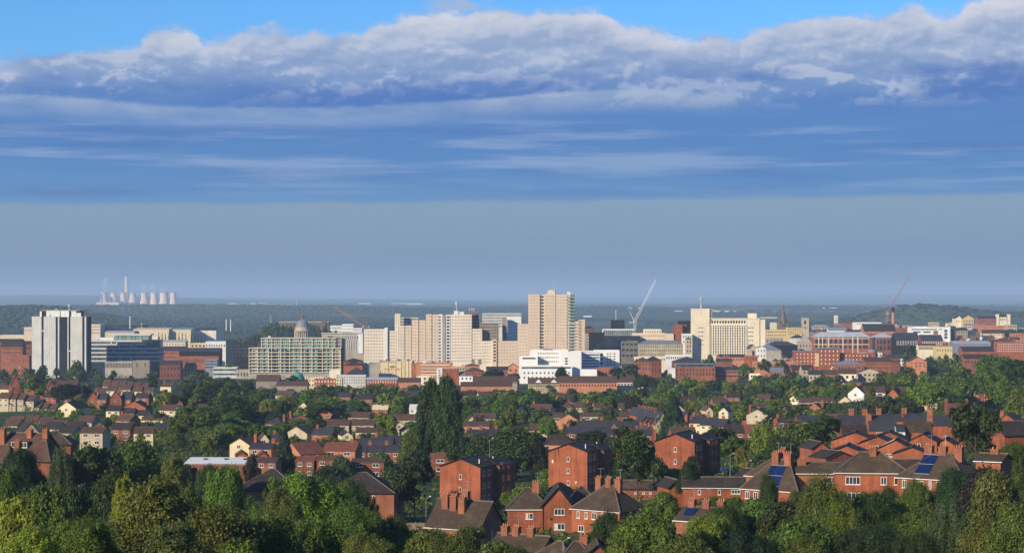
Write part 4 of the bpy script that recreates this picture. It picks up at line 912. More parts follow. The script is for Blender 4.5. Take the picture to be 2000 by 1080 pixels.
 ('cream_flats', 'yellow flats with white roof edge between the spire and the square church tower', 'apartment block', 1538, 1565, 640, 654, 2380, 16, 'sand_panel', None, (6, 3, .5, .4, G_)),
 ('pale_block', 'white stone block just under the tall church spire', 'building', 1506, 1517, 630, 645, 2600, 12, 'cream', None, (3, 3, .3, .3, G_)),
 ('grey_roofs', 'grey stone warehouse below the yellow-cream flats', 'warehouse', 1495, 1530, 660, 672, 2250, 16, 'concrete', None, (5, 1, .3, .3, G_)),
 ('dark_shed', 'long dark roof hall with small dormers below the yellow-cream flats', 'hall', 1498, 1558, 674, 682, 2150, 20, 'dark', ('hip', 667, 'slate'), None),
 ('chapel', 'small stone chapel gable at the right foot of the cream fin office', 'chapel', 1463, 1480, 681, 697, 1850, 22, 'stone', ('gy', 673, 'slate'), (1, 1, .3, .6, G_)),
 ('curved_hall', 'grey curved roof hall right of the small stone chapel', 'hall', 1480, 1526, 684, 698, 1900, 26, 'concrete', ('hip', 672, 'lead'), None),
 ('white_cottages', 'white stepped house group before the grey curved roof hall', 'house', 1478, 1496, 679, 700, 1800, 8, 'white', ('gy', 676, 'slate'), (3, 2, .3, .4, G_)),
 ('white_cottages', 'white rendered block under a slate mansard below the square church tower', 'building', 1545, 1572, 660, 670, 2200, 12, 'white', ('hip', 654, 'slate'), (7, 2, .4, .4, G_)),
 ('stone_block', 'brown stone building left of the arcaded warehouse', 'building', 1560, 1585, 668, 682, 2180, 14, 'stone', ('hip', 656, 'concrete'), (4, 1, .3, .4, G_)),
 ('brick_flats', 'left cube of the three orange brick flats with grey flat roof', 'apartment block', 1553, 1596, 687, 716, 1750, 16, 'brick_bright', ('flat', 0, 'lead'), (6, 4, .25, .4, 'trim')),
 ('brick_flats', 'tallest middle cube of the three orange brick flats', 'apartment block', 1600, 1640, 681, 714, 1740, 18, 'brick_bright', ('flat', 0, 'lead'), (5, 4, .25, .4, 'trim')),
 ('brick_flats', 'long lower right wing of the three orange brick flats', 'apartment block', 1642, 1698, 690, 706, 1745, 16, 'brick_bright', None, (8, 2, .25, .4, 'trim')),
 ('brick_wall_range', 'long plain orange brick range before the orange brick flats', 'brick building', 1472, 1553, 706, 718, 1700, 10, 'brick_pale', None, (20, 1, .3, .3, 'brick_dark')),
 ('glass_roofed_flats', 'brick flats with grey glazed top floor near the centre right', 'apartment block', 1319, 1397, 716, 735, 1550, 12, 'brick', None, None),
 ('brick_flats', 'low brick range with long dark glazed strip, right of the grey glazed flats', 'apartment block', 1397, 1440, 722, 738, 1560, 12, 'brick', ('gx', 716, 'slate'), (0, 2, 1, .3, 'ribbon_dark')),
 ('slate_hall', 'slate roofed hall above the grey glazed top floor flats', 'hall', 1316, 1372, 707, 716, 1640, 22, 'brick_dark', ('hip', 697, 'slate'), None),
 ('brick_villa', 'square brick villa with hipped dark roof right of the white offices', 'house', 1240, 1272, 706, 724, 1540, 14, 'brick', ('hip', 698, 'tile_brown'), (5, 2, .35, .45, G_)),
 ('church_hall', 'large dark hip roofed brick hall right of the square brick villa', 'hall', 1263, 1292, 704, 730, 1580, 20, 'brick_dark', ('hip', 696, 'tile_dark'), (4, 2, .3, .5, G_)),
 ('chimney_terrace', 'brick terrace with tall paired chimneys before the cream fin office', 'house', 1400, 1430, 706, 722, 1650, 9, 'brick', ('gx', 700, 'slate'), (6, 2, .4, .4, G_)),
 ('brick_block', 'small orange brick block below the small stone chapel', 'building', 1456, 1480, 695, 704, 1760, 10, 'brick_bright', ('flat', 0, 'felt'), (4, 1, .3, .4, G_)),
 ('brick_block', 'low brown brick terrace under the cream fin office', 'house', 1405, 1456, 697, 706, 1800, 10, 'brick_pale', ('gx', 692, 'slate'), (10, 1, .4, .4, G_)),
 ('white_terrace', 'row of small white rooftop buildings left of the cream fin office foot', 'building', 1240, 1300, 697, 706, 1720, 12, 'cream', ('flat', 0, 'metal_roof'), (14, 1, .5, .4, G_)),
 ('white_terrace', 'longer row of white low buildings at the foot of the cream fin office', 'building', 1300, 1352, 693, 704, 1760, 12, 'white', ('flat', 0, 'metal_roof'), (12, 1, .5, .4, G_)),
 # right
 ('black_roofed_hall', 'large hall with steep black roof over pale brick, below the red crane', 'hall', 1688, 1750, 647, 660, 2450, 28, 'brick_pale', ('gx', 633, 'tile_dark'), (16, 1, .5, .5, G_)),
 ('slate_hall', 'low wide slate roofed hall with white pillars, right of the darker arched block', 'hall', 1750, 1796, 663, 676, 2250, 30, 'dark', ('gx', 650, 'slate'), (14, 1, .25, .8, 'trim')),
 ('slate_hall', 'slate roofed market hall with white piers right of the low wide slate hall', 'market hall', 1800, 1842, 665, 676, 2200, 24, 'brick_dark', ('gx', 654, 'slate'), (12, 1, .3, .8, 'trim')),
 ('white_green_office', 'white office with green glazed strips and a glass right corner', 'office building', 1778, 1856, 639, 662, 2420, 18, 'white_clean', None, None),
 ('glass_block', 'glass end bay at the right of the white and green office', 'office building', 1856.4, 1867, 637, 668, 2425, 16, 'navy', ('flat', 0, 'white'), (3, 5, .7, .6, 'glass_green')),
 ('brick_block', 'pink brick block with flat roof between the steep black roof and white green office', 'building', 1755, 1778, 640, 655, 2520, 16, 'brick', None, (6, 2, .3, .3, G_)),
 ('white_deck', 'wide white canopy roof left of the red crane', 'building', 1672, 1722, 630, 634, 2750, 30, 'white_clean', None, (9, 1, .7, .4, G_)),
 ('cream_market', 'yellow-cream low block with brown roof line beyond the dark round tree', 'building', 1828, 1860, 677, 690, 1950, 14, 'sand_panel', None, (6, 1, .3, .3, G_)),
 ('arched_market', 'long cream colonnade below the slate roofed market hall', 'market hall', 1794, 1828, 675, 684, 2050, 12, 'cream', ('gx', 671, 'tile_brown'), (14, 1, .6, .7, 'dark')),
 ('brick_school', 'brick building with a wide brown roof beside cream gable, right middle', 'school', 1880, 1942, 686, 706, 1850, 18, 'brick', ('gx', 677, 'tile_dark'), (12, 1, .4, .5, G_)),
 ('brick_flats', 'red brick flats with white roof edge at the right margin', 'apartment block', 1947, 2010, 669, 688, 1950, 14, 'brick_bright', ('flat', 0, 'white'), (18, 4, .4, .45, 'trim')),
 ('blue_warehouse', 'long blue-grey warehouse roof right of the glass end bay', 'warehouse', 1864, 1935, 671, 682, 2050, 26, 'lead', ('gx', 666, 'metal_roof'), None),
 ('brick_gable', 'steep orange brick gable right of the glass end bay', 'house', 1872, 1886, 666, 674, 2150, 20, 'brick_bright', ('gy', 656, 'tile_dark'), (1, 1, .3, .4, G_)),
 ('brown_range', 'long brown stone range on the right skyline slope', 'building', 1908, 1962, 636, 646, 2600, 18, 'brick_pale', None, (24, 2, .3, .4, G_)),
 ('pale_terrace', 'pale terrace below the long brown stone range', 'house', 1918, 1958, 651, 656, 2450, 10, 'pale_panel', ('gx', 647, 'tile_brown'), (12, 1, .4, .4, G_)),
 ('dark_chapel', 'dark pointed chapel near the right end of the slope', 'chapel', 1903, 1914, 655, 668, 2300, 24, 'stone_dark', ('gy', 642, 'slate'), (1, 1, .3, .5, 'dark')),
 ('twin_tower_church', 'cream church with two square towers on the right skyline', 'church', 1952, 1967, 619, 628, 3000, 20, 'cream', ('gx', 614, 'tile_dark'), (4, 1, .4, .5, G_)),
 ('cream_gables', 'cream building with two broad gables on the right skyline', 'building', 1880, 1902, 622, 632, 2950, 22, 'sand_panel', ('gy', 615, 'tile_dark'), (4, 1, .3, .4, G_)),
 ('cream_gables', 'smaller cream gabled wing left of the two broad gables', 'building', 1866, 1880, 622, 632, 2960, 22, 'cream', ('gy', 617, 'tile_dark'), (3, 1, .3, .4, G_)),
 ('brick_warehouse', 'orange brick warehouse right of the cream gables on the skyline', 'warehouse', 1910, 1946, 622, 632, 2900, 18, 'brick', ('gx', 617, 'slate'), (12, 1, .3, .4, G_)),
 # foot of the city
 ('brick_hall', 'bright brick block with curved dark roofs behind the orange and cream flats', 'hall', 671, 706, 706, 728, 1600, 18, 'brick_bright', ('hip', 700, 'tile_dark'), (6, 1, .2, .2, G_)),
 ('brick_hall', 'dark humped roof hall under the bright brick block', 'hall', 672, 716, 733, 745, 1560, 20, 'navy', ('hip', 718, 'slate'), None),
 ('white_block', 'white corner building with dark windows left of the blank mall flank', 'building', 703, 720, 709, 730, 1610, 10, 'white', None, (2, 3, .4, .5, G_)),
 ('brick_hall', 'second bright brick hipped block just above the dark humped hall', 'hall', 671, 708, 713, 728, 1585, 12, 'brick_bright', ('hip', 707, 'tile_dark'), None),
 ('modern_flats', 'cream and orange stepped flats before the grid-fronted flats', 'apartment block', 602, 632, 738, 756, 1400, 10, 'render_cream', None, (5, 2, .3, .5, G_)),
 ('modern_flats', 'orange-red flats with a white window panel beside the cream stepped flats', 'apartment block', 614, 656, 740, 757, 1390, 10, 'brick_bright', ('flat', 0, 'lead'), (7, 2, .35, .5, 'trim')),
 ('modern_flats', 'cream flats with blue-grey windows right of the orange-red flats', 'apartment block', 656, 714, 733, 750, 1430, 12, 'panel_grey', None, (12, 3, .3, .5, 'glass_blue')),
 ('modern_flats', 'small cream corner of the orange-red flats', 'apartment block', 656, 668, 739, 752, 1385, 10, 'render_cream', None, (2, 2, .4, .5, G_)),
 ('modern_flats', 'low orange block with white roof right of the cream flats', 'apartment block', 716, 776, 741, 750, 1420, 12, 'brick_bright', ('gx', 737, 'metal_roof'), (12, 1, .3, .5, 'trim')),
 ('pale_block', 'cream top storey hut over the blue-grey windowed cream flats', 'building', 643, 665, 723, 734, 1480, 10, 'cream', None, None),
 ('brick_office', 'deep red brick office with small windows under the parking deck', 'office building', 864, 896, 721, 738, 1500, 12, 'brick_bright', None, (6, 3, .3, .4, G_)),
 ('white_block', 'slim white stair block joined to the deep red brick office', 'office building', 853, 863.6, 720, 740, 1500, 10, 'white', None, (1, 4, .4, .4, G_)),
 ('brick_gable', 'hipped brown roof brick house left of the dark chimneys, under the cream flats', 'house', 908, 945, 725, 734, 1500, 12, 'brick', ('hip', 718, 'tile_brown'), (6, 1, .3, .4, G_)),
 ('chimney_terrace', 'brown brick building with dark square ventilators below the cream stepping flats', 'building', 908, 936, 714, 722, 1620, 12, 'brick_pale', ('hip', 710, 'tile_brown'), (6, 1, .3, .4, G_)),
 ('brick_gable', 'cream-orange gabled house left of the stepped white offices', 'house', 992, 1013, 717, 728, 1560, 10, 'brick_pale', ('gy', 710, 'tile_brown'), (2, 1, .3, .4, G_)),
 ('brick_range', 'low mixed brick buildings left of the stepped white offices', 'building', 950, 992, 722, 732, 1540, 12, 'brick', ('gx', 716, 'tile_dark'), (8, 1, .4, .4, G_)),
 ('brick_range', 'low brown houses between the parking deck and the ventilators', 'building', 880, 908, 716, 724, 1600, 10, 'stone', None, (5, 1, .4, .4, G_)),
 ('long_school', 'long dark-roofed building with pale wall in the trees left of centre', 'school', 925, 1010, 745, 750, 1330, 14, 'concrete', ('gx', 735, 'tile_brown'), (16, 1, .5, .4, G_)),
 ('long_school', 'dark-roofed terrace with two white gables in front of the white offices', 'school', 1032, 1100, 749, 757, 1320, 12, 'stone', ('gx', 738, 'tile_brown'), (20, 1, .6, .4, G_)),
 ('long_school', 'brown-roofed long building right of the two white gables terrace', 'school', 1092, 1205, 747, 757, 1310, 14, 'brick_pale', ('gx', 735, 'tile_brown'), (20, 1, .5, .4, G_)),
 ('long_school', 'dark-roofed wing in the trees left of the two white gables terrace', 'school', 900, 1000, 754, 758, 1300, 12, 'brick_pale', ('gx', 746, 'tile_brown'), None),
 ('long_school', 'brown-roofed low building right of centre beneath the square brick villa', 'school', 1205, 1256, 746, 754, 1330, 16, 'pale_panel', ('hip', 733, 'tile_brown'), (8, 1, .5, .4, G_)),
 ('brick_range', 'small gabled building with a pale gable wall left of the poplar pair', 'house', 778, 820, 746, 756, 1330, 14, 'brick_pale', ('gx', 738, 'tile_brown'), None),
 ('brick_range', 'brown roofed row at the foot of the grid-fronted flats', 'house', 500, 545, 744, 750, 1420, 12, 'taupe', ('gx', 732, 'tile_brown'), None),
 ('brick_range', 'brown roofs in trees left of the cream and orange flats', 'house', 540, 600, 753, 758, 1330, 12, 'taupe', ('gx', 745, 'tile_brown'), None),
 ('brick_villa', 'orange brick house with wide eaves beyond the long lower brick wing', 'house', 1776, 1810, 706, 718, 1480, 12, 'brick_pale', ('gy', 696, 'tile_brown'), (4, 2, .4, .35, G_)),
 ('brick_villa', 'long brown roofed low hall in front of the arched end block', 'hall', 1690, 1740, 706, 722, 1500, 20, 'brick', ('gx', 698, 'tile_brown'), (10, 2, .4, .35, G_)),
 ('brick_villa', 'dark pyramid-roofed pavilion near the darker arched end block', 'pavilion', 1728, 1758, 699, 712, 1600, 12, 'brick_dark', ('hip', 692, 'slate'), (6, 1, .5, .5, G_)),
 ('brick_villa', 'low dark roof left of the long brown roofed low hall', 'hall', 1636, 1688, 712, 724, 1480, 20, 'brick', ('hip', 703, 'lead'), (8, 1, .4, .35, G_)),
 ('brick_villa', 'orange walled house with dark roof beyond the green belt on the right', 'house', 1884, 1930, 700, 712, 1550, 14, 'brick', ('gx', 692, 'tile_dark'), (8, 1, .4, .35, G_)),
]
for t in LIST:
    gen(*t)
by = {b.root['label']: b for b in BLDS}
def find(s): return next(b for k, b in by.items() if s in k)
b = find('long glazed top storey'); b.box('glass_storey', 354, 427, 685, 695.4, 2, 14, 'ribbon_green'); pitched(b, 'gx', b.lx(350), b.lx(430), 1, 15, b.lz(686), 3.2, 'dark', 'slate')
b = find('broad grey offices')
for y in (659, 667.5, 673.5, 680): b.bands(676 if y < 660 else 672, 699, y - 2.2, y + 2.2, 1, .9, 'ribbon_white')
b.box('white_stair', 700, 709, 652, 690, -1, 3, 'white'); b.bands(630, 700, 652.5, 656, 1, .7, 'ribbon'); b.grid(635, 672, 658, 686, 6, 4, .6, .4)
b.box('roof_edge', 628, 709, 650, 651.2, -1.2, 2, 'cream')
b = find('overhanging top'); b.box('cornice', 1166, 1213, 670, 677, -2.5, 0, 'stone'); b.box('fascia', 1168, 1240, 681.5, 684, -1.5, 0, 'concrete')
for x in (1198, 1208, 1216): b.box('roof_cylinder', x - 3, x + 3, 663, 671, 4, 10, 'concrete')
b = find('grey glazed top floor near'); b.box('glass_storey', 1320, 1396, 716.2 - 5, 716.2, .5, 11, 'ribbon_blue'); b.box('roof_edge', 1319, 1397, 710.4, 711.3, -.2, 12, 'lead'); b.grid(1320, 1396, 718, 735, 12, 2, .35, .5)
b.box('white_end', 1305, 1319, 719, 745, -1, 9, 'white')
b = find('green glazed strips'); b.bands(1780, 1830, 641, 646, 1, .55, 'ribbon_green'); b.grid(1781, 1820, 646, 651, 2, 1, .75, .5); b.box('end_frame', 1852, 1856, 638, 668, -.8, 1, 'white_clean')
b.bands(1833, 1840, 641, 645, 1, .5, 'ribbon_green'); b.grid(1844, 1851, 643, 662, 1, 3, .9, .8, 'glass_green'); b.box('wall_panel', 1823, 1832, 646, 653, -.1, .2, 'brick')
b = find('cream church with two square towers')
for x in (1948.5, 1970.5): b.box('bell_tower', x - 2.6, x + 2.6, 613.5, 640, -1, 5, 'cream')
b = find('tallest middle cube'); b.box('grey_link', 1596, 1600, 690, 716, 2, 10, 'sand_panel'); b.box('roof_edge', 1599, 1641, 679.6, 681, -.6, 18, 'lead')
b = find('left cube of the three'); b.box('roof_edge', 1552, 1597, 685.4, 687, -.6, 16, 'lead')
b = find('long lower right wing'); MB().lathe([(4.2, 0), (4.2, b.lz(688)), (3.9, b.lz(688) + .1)], b.lx(1706), 5, 24).build('round_tower', 'brick_bright', b.root)
MB().lathe([(3.6, b.lz(688)), (3.8, b.lz(683)), (.2, b.lz(682.4))], b.lx(1706), 5, 20).build('round_roof', 'lead', b.root)
for x in (1402, 1416, 1422): 
    b = find('tall paired chimneys'); chimney(b.root, b.lx(x), 5, b.lz(708), b.lz(694), 1.6, 1.0, 'brick', 0)
b = find('dark square ventilators')
for x in (924, 937): b.box('ventilator', x - 3.2, x + 3.2, 702, 712, 3, 6, 'concrete_dark')
b = find('slate roofed market hall')
b = find('two white gables terrace')
for i, x in enumerate((1052, 1082)):
    cx = b.lx(x); m = MB().add([(cx - 2, -1, b.H), (cx + 2, -1, b.H), (cx, -1, b.H + 2), (cx - 2, 3, b.H), (cx + 2, 3, b.H), (cx, 3, b.H + 2)], [(0, 1, 2), (1, 4, 5, 2), (0, 2, 5, 3)]); m.build('white_gable', 'white', b.root)
# factory chimneys
for x, yt, yb, D, lab in ((254, 615, 636, 3300, 'single white factory chimney with black top behind the blue glass office'), (442, 621.5, 641, 3200, 'left one of a pair of white chimneys before the far woods'), (450.6, 621.5, 641, 3200, 'right one of a pair of white chimneys before the far woods'),
                          (276.5, 628, 641, 3250, 'short stone-coloured chimney on the dark factory sheds'), (1203, 603, 626, 3600, 'slender pale mast tower left of the white crane'), (579, 581, 593, 9000, 'distant thin white mast beyond the domed hall')):
    o = thing('factory_chimney', lab, 'chimney', px(x, D), D, pz(yb + 6, D)); h = pz(yt, D) - pz(yb + 6, D); r = .45 * D / F * (2 if D < 8000 else .8)
    if 'slender' in lab: r *= .5
    MB().lathe([(r * 1.1, 0), (r, h * .92)], n=14).build('shaft', 'white_clean' if x != 276.5 else 'stone', o); MB().lathe([(r * .95, h * .92), (r * .9, h)], n=14).build('cap', 'dark', o)
# far pale sheds
for i, (x0, x1, y, D, lab) in enumerate([(0, 12, 590, 12000, 'at the far left edge'), (488, 500, 592.5, 12000, 'shortest pale speck left of the thin mast'), (505, 520, 592, 11500, 'two-part, just left of the thin mast'), (520, 572, 594.5, 11000, 'long low, below the thin mast'), (446, 462, 592.5, 12300, 'small, right of the power station'),
                                     (700, 724, 592, 12000, 'above the orange crane jib'), (764, 792, 592, 12000, 'bright white, above the left slab flats'), (792, 826, 592.5, 11800, 'dull grey, right beside the bright white one'),
                                     (1318, 1352, 607, 8500, 'just left of the cream fin office tower'), (1392, 1400, 606, 8500, 'small, over the cream fin office roof'), (1400, 1437, 607, 8600, 'thin, right over the cream fin office roof'), (1140, 1156, 617, 6500, 'right of the tallest tower'),
                                     (1488, 1518, 619.5, 6000, 'bright, left of the church spire'), (1610, 1640, 601, 10500, 'hazy, over the slim pale tower'), (1226, 1250, 601, 10000, 'behind the white crane jib'), (0, 55, 654, 3700, 'row of white huts left of the white slab tower')]):
    if D > 5000:
        Dg = np.linspace(5500, 19000, 900); D = float(Dg[int(np.argmin(np.abs(HY + (CH - gz((x0 / 2 + x1 / 2 - 1000) / F * Dg, Dg)) * F / Dg - (y + 2.2))))])
    b = Bld('distant_shed', f'distant pale shed on the plain, {lab}', 'shed', x0, x1, y, D, 60 if D > 5000 else 20, 'white_clean' if i % 3 else 'render_cream', roof='metal_roof')

# ---------------------------------------------------------------- houses
H_INFO = []
class House(Bld):
    """x: px column of the front wall's centre, ye/yr: rows of eaves and ridge, W,L: width and depth in metres."""
    def __init__(s, x, ye, yr, D, W, L, rot=0, kind='gx', wall='brick', roof='tile_dark', label=None, name='house', cat='house', desc=None, group=None, chim=(), wins=(), ov=.35, mass=True, pv=None):
        s.D = D; s.th = rad(rot); s.W = W; s.dep = L; s.reps = {}; s.xc = x
        X = px(x, D); g = gnd(X, D); ze = pz(ye, D); z0 = min(g, ze - 2.4) - .2
        s.z0 = z0; s.H = ze - z0; H_INFO.append((x, ye, D, round(ze - g, 1)))
        cx, cy = math.cos(s.th), math.sin(s.th)
        s.root = thing(name, label or '', cat, X, D, z0, s.th, group)
        mid = D + (L / 2 * cx)                      # the ridge stands half the depth further back
        s.rise = max(.5, (pz(yr, mid if kind != 'gy' else D) - ze))
        s.wall_mat = wall
        if mass: s.roof = pitched(s, kind, -W / 2, W / 2, 0, L, s.H, s.rise, wall, roof, ov)
        BLDS.append(s)
        yb = row(z0, D); hw = W / 2 * F / D
        PROT.append((x - hw, yr, x + hw + L * abs(cy) * F / D * (cy < 0), min(ye + 9, yb) if D < 600 else (ye * .7 + yr * .3), D)); AERIAL[0] = D < 460
        if D < 520 and mass: s.trims(kind)
        for c in chim: s.chim(*c)
        for q in wins: s.fw(*q)
        if not label: AUTO.append((s.root, desc, x, ye, group))
    def trims(s, kind):
        """Gutter under the eaves, and the paler bedded tiles along ridge and hips."""
        x, L_, h, r = s.W / 2 + .35, s.dep, s.H, s.rise
        if kind in ('gx', 'hip'):
            pbox('gutter', s.root, -x, x, -.47, -.352, h - .16, h - .02, 'trim' if s.D < 420 else 'dark')
        cx, cy = 0, L_ / 2
        if kind == 'gx': lines = [((-x, cy), (x, cy), 1, 1)]
        elif kind == 'gy': lines = [((0, -.35), (0, L_ + .35), 1, 1)]
        else:
            e = min(L_ / 2 + .35, x - .3); a, b_ = (-x + e, cy), (x - e, cy)
            lines = [(a, b_, 1, 1), (a, (-x, -.35), 1, 0), (b_, (x, -.35), 1, 0)]
        m = MB()
        for p, q, i, j in lines: m.bar((*p, h + r * i + .03), (*q, h + r * j + .03), .2)
        m.build('ridge_tiles', 'ridge', s.root)
        if kind == 'gy':
            m = MB()
            for sx in (-1, 1): m.bar((0, -.4, h + r - .05), (sx * x, -.4, h - .08), .13)
            m.build('verge_board', 'dark', s.root)
    def chim(s, fx, fy, up=1.1, w=.9, d=.6, pots=2, mat='brick', down=1.5):
        z = s.H + s.rise; up = up * .5
        return chimney(s.root, fx * s.W / 2, fy * s.dep, z - down, z + up, w, d, mat, pots)
    def fw(s, fx, dz, w=1.2, h=1.1, cols=2, side=0, cur=False):
        """front (side 0) / right (1) / left (-1) window; fx: -1..1 along the wall, dz: metres below the eaves to its centre."""
        if s.H - dz - h / 2 < .1: return
        if side == 0: frame_window(s.root, fx * s.W / 2, s.H - dz, w, h, cols=cols, curtain=cur)
        else: frame_window(s.root, 0, 0, w, h, rz=rad(90 * side), loc=(side * s.W / 2, (fx + 1) / 2 * s.dep, s.H - dz), cols=cols, curtain=cur)
    def box2(s, name, x0, x1, y0, y1, z0, z1, mat): return pbox(name, s.root, x0, x1, y0, y1, z0, z1, mat)

# the three blocks of flats: gable end to the left front, long side in shadow
def flats(x, ye, yr, D, lab, wins, L=13.5, W=9.9):
    h = House(x, ye, yr, D, W, L, -21, 'gy', 'brick_bright', 'tile_dark', lab, 'brick_flats', 'block of flats', group='four storey brick flats', ov=.12)
    for z in wins: h.fw(.02, z, .62, 1.15, 1)
    for k in range(4):
        for j, y in enumerate((2.2, 5.2)):
            h.fw((y / L) * 2 - 1, 1.6 + k * 2.75, 1.3, 1.3, 2, 1)
    b = h.box2('stair_bay', W / 2 - 1, W / 2 + 1.4, L - 5.0, L + 4.6, 0, h.H - .3, 'brick_dark')
    for k in range(4): h.box2('stair_window', W / 2 + .9, W / 2 + 1.46, L - 3.6, L - 2.2, 1.2 + k * 2.7, 2.9 + k * 2.7, 'glass_blue')
    for k in range(4): h.box2('landing_window', W / 2 + 1.35, W / 2 + 1.46, L - .8, L + 1.6, 1.2 + k * 2.7, 2.5 + k * 2.7, 'glass')
    for y in (3, L - 2): h.box2('vent_pipe', W / 2 - 1.6, W / 2 - 1.4, y, y + .2, h.H + .3, h.H + 1.6, 'white')
    r = wallmesh('gx', 0, 1, 0, 1, 1, 1)
    V, Fc = roofmesh('gy', W / 2 - 4.6, W / 2 + 1.4, L - 5.0, L + 4.6, h.H - .28, 1.5, .1); obj('bay_roof', mesh('bay_roof', V, Fc, 'tile_dark'), h.root)
    return h
h = flats(898.5, 911, 895, 470, 'four storey brick flats with blank brick gable, left of the three', (2.3, 5.1, 7.9))
h = flats(1109, 881, 866, 500, 'four storey brick flats with three small gable windows, middle of the three', (1.9, 4.7, 7.6))
h.box2('cable_box', -4.0, -3.6, -.2, 0, h.H - 2.9, h.H - 2.2, 'trim'); h.box2('cable', -3.3, -3.2, -.08, 0, h.H - 2.6, h.H + .5, 'dark'); h.box2('cable', -2.4, -2.32, -.08, 0, h.H - 1.2, h.H + .9, 'dark'); h.box2('sign', 1.9, 2.3, -.12, 0, h.H - 7.6, h.H - 7.2, 'trim')
h = flats(1318, 862, 846, 500, 'four storey brick flats farthest back, right of the three', (1.9, 4.8, 7.6))

# near houses, centre bottom
h = House(1032, 994, 951, 404, 8.2, 8.5, 0, 'hip', 'brick_bright', 'tile_moss', 'low left wing of the front-gabled brick pair with dark red curtained window', 'brick_house', 'house')
h.fw(.05, 1.35, 1.45, 1.15, 2, cur=True); h.fw(-.55, 3.6, 1.0, 1.0); 
h.chim(.35, .42, 1.9, 1.3, .9, 3, down=2.6)
h = House(1090, 990, 951, 400, 6.2, 11, 0, 'gy', 'brick_bright', 'tile_dark', 'brick house with tall front gable and white triple window, centre bottom', 'brick_house', 'house')
h.fw(.08, .9, 1.95, 1.25, 3); h.fw(.08, 3.75, 2.1, 1.2, 3, cur=True); h.box2('drainpipe', -2.95, -2.83, -.15, 0, 0, h.H, 'dark'); h.box2('vent', -1.5, -1.1, -.08, 0, h.H - 2.5, h.H - 2.1, 'dark')
h = House(1138, 985, 949, 412, 6.0, 8, 0, 'hip', 'brick_dark', 'tile_dark', 'dark roofed rear wing right of the tall front gable', 'brick_house', 'house')
h = House(1163, 996, 948, 395, 11.2, 9, -38, 'hip', 'brick_bright', 'tile_moss', 'long hipped house with three ridge chimneys and streaked mossy roof, centre bottom', 'brick_house', 'house')
for fx in (-.42, .0, .40): h.chim(fx, .5, 2.6, 1.25, .85, 3, down=1.2)
for fx, w in ((-.72, .7), (-.38, .7), (-.05, 1.1), (.3, .7), (.72, 1.3)): h.fw(fx, 1.1, w, 1.3, 2)
for fx in (-.6, .0, .6): h.fw(fx, 3.7, 1.3, 1.2, 2)
h.fw(-.3, 1.1, 1.2, 1.2, 2, 1); h.fw(.4, 1.1, 1.2, 1.2, 2, 1)
h = House(1252, 954, 937, 462, 12, 6.5, -3, 'gx', 'brick', 'tile_moss', 'low long brick outbuilding behind the house with three ridge chimneys', 'outbuilding', 'house')
for fx in (-.2, .1, .35, .6): h.fw(fx, .9, .5, .5, 1)
# bottom left-centre
h = House(884, 1032, 976, 352, 10.5, 8.5, -30, 'gx', 'brick', 'tile_moss', 'brick house with four tall clustered chimneys and dark right gable', 'brick_house', 'house', ov=.3)
for fx, fy, up in ((-.62, .36, 1.5), (-.28, .34, 1.3), (.08, .30, 1.0), (-.1, .62, 2.5)): h.chim(fx, fy, up, 1.25, .95, 3, down=2.6)
h.fw(.0, 1.2, .3, 1.6, 1, 1)
s_ = obj('solar_panel', mesh('solar_panel', *(lambda m: (m.v, m.f))(MB().box(-1, 1, -.02, .06, 0, 1.3)), 'solar'), h.root, (-3.2, 1.15, h.H + .75)); s_.rotation_euler = (rad(-48), 0, 0)
h = House(1000, 1085, 1043, 318, 9, 7, -32, 'gx', 'brick', 'tile_moss', 'nearer brick house showing three chimneys in a slanting row, centre bottom edge', 'brick_house', 'house')
for fx in (-.75, -.3, .3): h.chim(fx, .5, 1.9, 1.15, .9, 3, down=1.0)
h = House(1068, 1100, 1056, 300, 8, 7.5, -32, 'hip', 'brick', 'tile_moss', 'mossy roof slope at the bottom edge right of the slanting chimneys', 'brick_house', 'house')
h = House(1128, 1098, 1056, 296, 5.2, 7, 0, 'hip', 'brick', 'tile_moss', 'bottom edge house with single tall chimney beside a lamp', 'brick_house', 'house'); h.chim(.35, .5, 1.5, 1.1, .8, 2, down=1)
h = House(1168, 1085, 1062, 292, 3.4, 8, 0, 'gy', 'brick_bright', 'tile_moss', 'small brick gable at the bottom edge right of the single tall chimney', 'brick_house', 'house')
h = House(1362, 1018, 990, 330, 8.0, 7, -34, 'gx', 'brick', 'tile_moss', 'roof with three brick chimneys and a small solar panel between bushes', 'brick_house', 'house')
for fx in (-.72, -.05, .62): h.chim(fx, .5, 1.9, 1.2, .9, 3, down=1)
s_ = obj('solar_panel', mesh('solar_panel', *(lambda m: (m.v, m.f))(MB().box(-.9, .9, -.02, .06, 0, 1.7)), 'solar'), h.root, (-2.3, 1.0, h.H + .75)); s_.rotation_euler = (rad(-50), 0, 0)
h = House(1605, 1110, 1085, 262, 7, 7, -20, 'gx', 'brick', 'tile_moss', 'house hidden below the bottom edge with one chimney rising into view', 'brick_house', 'house'); h.chim(.0, .5, 1.5, 1.1, .8, 2)
h = House(1925, 1092, 1069, 262, 6.8, 8, 0, 'hip', 'brick', 'slate', 'slate roof with bright red ridge tiles at the bottom right corner', 'brick_house', 'house'); h.chim(-.12, .5, 1.5, 1.3, .9, 3)
z = h.H + h.rise; e = 3.4 + .35
for a_, b__ in (((-.1, 0), (.1, 0)),): 
    m = MB(); x_ = h.W / 2 + .35; t_ = min((8.7) / 2, x_ - .3); xr = x_ - t_; m.bar((-xr - .1, 4, z + .03), (xr + .1, 4, z + .03), .28)
    for sx in (-1, 1): m.bar((sx * xr, 4, z + .03), (sx * x_, -.35, h.H + .06), .26)
    m.build('ridge_tiles', 'red_ridge', h.root)
